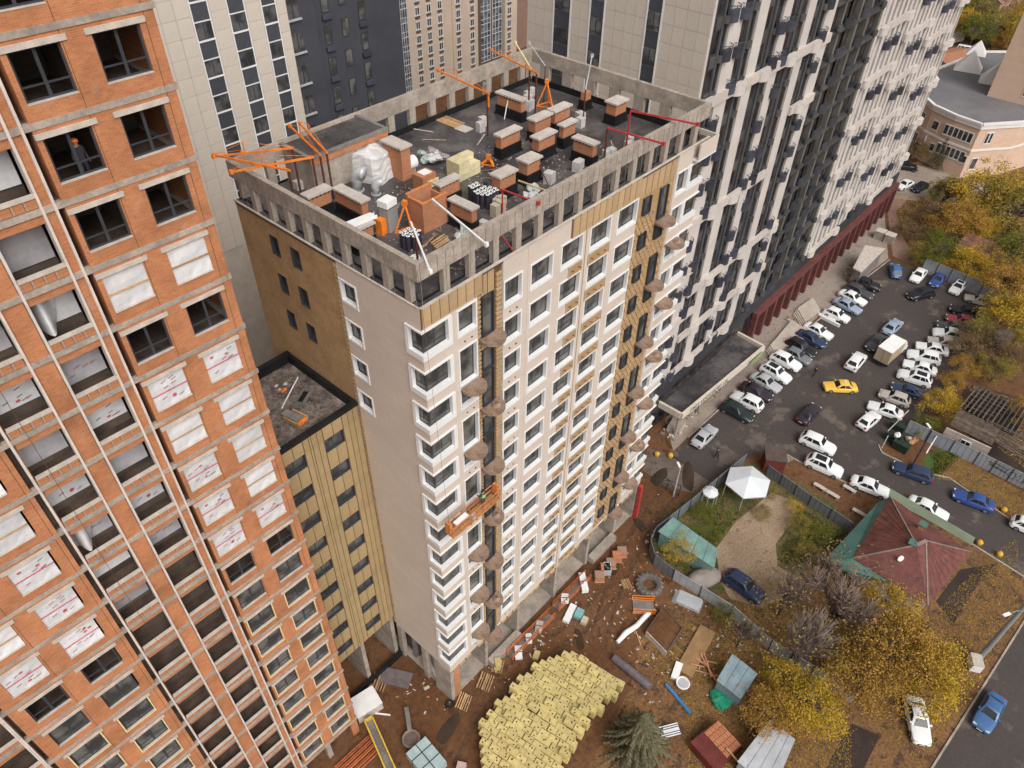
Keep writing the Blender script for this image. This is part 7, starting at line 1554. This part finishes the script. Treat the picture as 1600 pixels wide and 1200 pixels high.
T_ = [((51.18,-4.14),4.6,7.5,'orange','large orange-yellow tree in the middle of the bottom right cluster',TB),((50.95,-7.18),3.6,6.5,'yellow','golden tree nearest the mast in the bottom right cluster',TB),((46.74,-3.33),3.2,6,'orange','orange tree next to the white car under the branches',TB),((55.89,-2.40),3.0,5.5,'yellow','yellow tree touching the corner of the red roof',TB),((41.75,-0.51),3.0,5,'yellow','yellow bush-like tree at the pale fence end',TB),((39.51,1.54),2.6,4.2,'orange','orange tree behind the blue cabin',TB),((42.63,2.14),2.2,4,'yellow','small yellow tree between the pale fence and the cabin',TB),
 ((153.30,17.25),6.5,9,'yellow','broad yellow tree above the rusty shed',TR),((149.23,11.22),6,9,'olive','olive tree at the right edge above the rusty shed',TR),((140.90,18.45),4.5,7,'orange','orange tree left of the rusty shed',TR),((130.43,17.47),3.6,5,'green','green-yellow bushy tree behind the lot fence, left',TR),((129.22,12.42),3.4,5,'yellow','yellow bushy tree behind the lot fence, right',TR),((126.05,6.05),4.5,7,'orange','orange tree at the right end of the lot fence',TR),((116.19,2.02),4.2,7,'yellow','yellow tree right of the upper car row',TR),((119.44,5.19),2.8,5,'olive','olive tree behind the old pale saloon',TR),((142.10,23.27),3.6,4.5,'brown','brown thicket beside the dirt path',TR),((152.49,23.66),3.6,5,'olive','olive bush below the far lane cars',TR),((136.45,23.94),2.6,3,'brown','low brown shrub at the bend of the dirt path',TR),((135.61,6.68),4.5,7,'green','green tree at the right edge beside the rusty shed',TR),((142.84,14.98),3,5,'yellow','yellow tree rising over the rusty shed roof',TR),((128.95,19.59),2.2,3,'olive','olive shrub at the left end of the lot fence',TR),((112.11,0.50),2.6,5,'olive','olive tree above the ruined timber house',TR),((109.49,-0.20),1.8,3,'brown','brown tree at the right edge above the ruined house',TR),((92.54,4.16),2.5,3.6,'yellow','bright yellow bush between the right car row and the ruined house',TR),((87.91,4.62),1.8,2.4,'green','green bush at the end of the long grey fence',TR),((110.18,5.52),2.4,4,'brown','brown thin tree over the right car row tails',TR),((102.25,4.58),2.0,3.4,'orange','rust-coloured bush behind the white crossovers',TR),((106.14,5.73),2.4,4,'brown','brown thicket at the tails of the white crossovers',TR),((112.13,4.90),3,4.5,'olive','olive thicket above the ruined house, left part',TR),((104.88,0.87),2.4,3.6,'olive','olive thicket right behind the ruined roof ridge',TR),((106.34,3.22),2.2,3.2,'brown','brown bramble between the car row and the ruin',TR),((98.90,-4.23),2.2,3.2,'orange','orange bush at the right edge in the ruin',TR),((98.80,4.57),1.7,2.6,'orange','rusty bramble right of the glass-roofed crossover',TR),((183.70,21.39),4,5,'olive','olive bush in front of the school wall',TT),((169.22,35.32),3,4,'brown','brown bush at the foot of the long tower near the school',TT),
 ((258.13,54.26),5,7.5,'yellow','yellow tree beside the top of the long tower',TT),((252.96,49.63),5,8,'green','dark green tree between the yellow tree and the tan house',TT),((262.29,45.89),6,7.5,'olive','olive tree in front of the tan house',TT),((264.35,41.33),6,8,'yellow','yellow tree at the right edge near the top corner',TT),((255.95,40.32),5,6,'orange','orange tree above the school roof at the right edge',TT),((274.69,54.82),6,7,'olive','olive tree at the top edge left of the tan house',TT),((288.95,51.54),7,8,'orange','orange tree behind the tan house at the top edge',TT),((280.31,60.27),6,8,'green','green tree at the top edge beside the long tower',TT)]
for i, (px, R_, H_, k, lb, g) in enumerate(T_): tree(px, R_, H_, k, lb, i, g, dens=1.0 if R_ > 2.4 else .8)
for i, (px, R_, H_, k, lb) in enumerate((((49.01,17.73),1.9,3.2,'yellow','yellow bush growing over the teal shed'),((52.57,17.84),1.3,1.5,'green','green bush between the teal shed and the tents'),((54.28,16.61),1.0,1.3,'green','small green bush with yellow tips right of the teal shed'),((60.98,13.78),1.2,1.3,'olive','low olive bush in front of the large tent'),((56.22,18.88),1.4,1.4,'green','green bush inside the fence bend near the small parasol'),((62.11,9.57),1.6,1.6,'olive','olive bush at the top of the gravel yard'),((62.57,7.06),1.5,1.6,'green','green bush along the fence beside the lean-to'),((59.21,7.26),1.6,1.6,'olive','olive bush between gravel yard and green lean-to'),((46.29,10.51),1.3,1.4,'green','green bush at the pale fence by the panel pile'),((84.71,0.77),1.1,.8,'green','patch of green bush at the end of the waste enclosure'),((64.41,11.42),1.0,1.1,'yellow','small yellow bush by the fence corner'),((64.49,14.33),.9,1,'olive','small olive bush right under the large tent'))): tree(px, R_, H_, k, lb, i, 'bushes in the garden', 'bush', .55, False)
for i, (px, s, lb) in enumerate((((51.65,1.49),9.5,'large bare grey-brown tree in front of the green lean-to'),((45.36,2.30),8.0,'bare tree beside the pale fence'),((50.34,6.19),6.5,'bare tree at the end of the gravel yard'),((44.26,7.55),4.5,'small bare bush tree beside the pale fence panels'),((110.12,2.61),5,'bare tree behind the right car row'),((110.34,6.77),4,'bare tree over the tails of the right car row'),((57.60,4.55),4,'bare tree at the corner of the green lean-to'),((142.65,22.69),4.5,'bare shrub tree beside the dirt path'))):
    a, b = bare(i % 3); t = thing('bare_tree', lb, 'tree', (*px,0), i*1.1, 'bare trees'); o = link('trunk', a, t); o.scale = (s,)*3; o = link('twigs', b, t); o.scale = (s,)*3
    o = link('remaining_leaves', crown('olive' if i % 2 else 'brown', i % 5, .07), t, (0,0,s*.75)); o.scale = (s*.62,s*.62,s*.5)
# spruces
def spruce(px, H_, R_, label, v):
    k = ('spruce', v)
    if k not in CR:
        rg = random.Random(v); m = MB(); n = 15
        for i in range(n):
            z = .10+.88*i/n; r = (1-z)*1.0+.03; nb = int(9+8*(1-z))
            for j in range(nb):
                a = 2*pi*(j+rg.random()*.6)/nb; L = r*rg.uniform(.75,1.08)
                for u in [x/9 for x in range(1,10)]:
                    p = Vector((L*u*cos(a), L*u*sin(a), z+.05*(1-u)-.10*u*u)); w = .10*(1-u*.6)
                    for s in (-1,1):
                        e = Vector((cos(a+s*.9), sin(a+s*.9), -.28)); f = p+e*w*rg.uniform(.9,1.5); b2 = Vector((cos(a),sin(a),-.1))*.05; m.face([p-b2, f, p+b2])
                m.tube([(0,0,z+.03),(L*.9*cos(a),L*.9*sin(a),z-.04)],[.006,.002],3,0,False)
        CR[k] = m.mesh('crown', LM['spruce'])
    t = thing('spruce_tree', label, 'tree', (*px,0)); o = link('crown', CR[k], t); o.scale = (R_,R_,H_); MB().tube([(0,0,0),(0,0,H_*.95)],[.16,.03],7).build('trunk', bark, t)
spruce((28.97,9.40), 7.5, 3.9, 'large dusty spruce below the yellow bale pile, seen from above', 2); spruce((168.93,29.96), 9.0, 2.8, 'dark spruce in front of the school', 3)
# fallen leaves and low weeds
lf = MB(); rg = random.Random(77)
def scatter(P, n, s, mi, z=.03):
    P = [Vector(p) for p in P]; x0, x1, y0, y1 = min(p.x for p in P), max(p.x for p in P), min(p.y for p in P), max(p.y for p in P); k = 0
    while k < n:
        x, y = rg.uniform(x0,x1), rg.uniform(y0,y1); k += 1
        if inside(x, y, P): q = s*rg.uniform(.5,1.4); a = rg.uniform(0,6.3); lf.face([(x+q*cos(a),y+q*sin(a),z+rg.uniform(0,.06)),(x-q*.6*sin(a),y+q*.6*cos(a),z),(x-q*cos(a),y-q*sin(a),z+rg.uniform(0,.06)),(x+q*.6*sin(a),y-q*.6*cos(a),z)], rg.choice(mi))
scatter([(49.57,12.20),(46.30,-3.50),(44.90,-10.62),(67.01,-12.77),(78.11,-9.82),(72.81,-7.89),(61.48,-6.10),(58.69,3.94)], 52000, .055, (1,2,2,0))
scatter([(42.43,14.93),(45.72,4.91),(45.70,-3.75),(38.57,-6.77),(29.17,3.68),(36.28,9.47),(36.37,13.24)], 34000, .055, (0,1,2,2))
scatter([(81.00,0.16),(86.59,-0.75),(85.86,-8.49),(81.63,-12.35),(80.61,-9.86),(82.14,-2.16)], 18000, .07, (1,2,2)); scatter([(147.03,30.28),(170.00,13.37),(116.94,-4.79),(126.67,5.95),(128.92,20.11)], 14000, .2, (0,1,2)); scatter([(101.92,3.23),(104.21,-6.97),(89.12,-10.56),(91.73,-3.90)], 6000, .13, (2,1,2))
tag(lf.build('fallen_leaves', [LM['yellow'], LM['orange'], LM['brown']]), 'carpet of fallen yellow and brown leaves under the trees', 'leaves', None, 'stuff')
wd = MB(); 
for P, n in (([(49.13,20.99),(59.01,20.22),(65.62,18.25),(64.69,14.72),(58.44,15.59),(53.41,15.38),(50.40,13.07),(48.03,16.90)], 5200), ([(65.22,11.24),(65.04,5.22),(59.56,5.44),(56.19,9.15),(63.01,10.57)], 3000), ([(81.65,1.94),(85.96,1.59),(86.94,-0.64),(81.43,0.30)], 1500)):
    Pv = [Vector(p) for p in P]; k = 0; x0, x1, y0, y1 = min(p.x for p in Pv), max(p.x for p in Pv), min(p.y for p in Pv), max(p.y for p in Pv)
    while k < n:
        x, y = rg.uniform(x0,x1), rg.uniform(y0,y1); k += 1
        if inside(x, y, Pv) and sin(x*.9)+sin(y*1.1+x*.4) > -.6: a = rg.uniform(0,6.3); h = rg.uniform(.1,.4); wd.face([(x-.07*cos(a),y-.07*sin(a),0),(x+.07*cos(a),y+.07*sin(a),0),(x+.1*sin(a),y-.1*cos(a),h)])
tag(wd.build('weeds', LM['green']), 'weeds and rough grass in the tent garden', 'weeds', None, 'stuff')
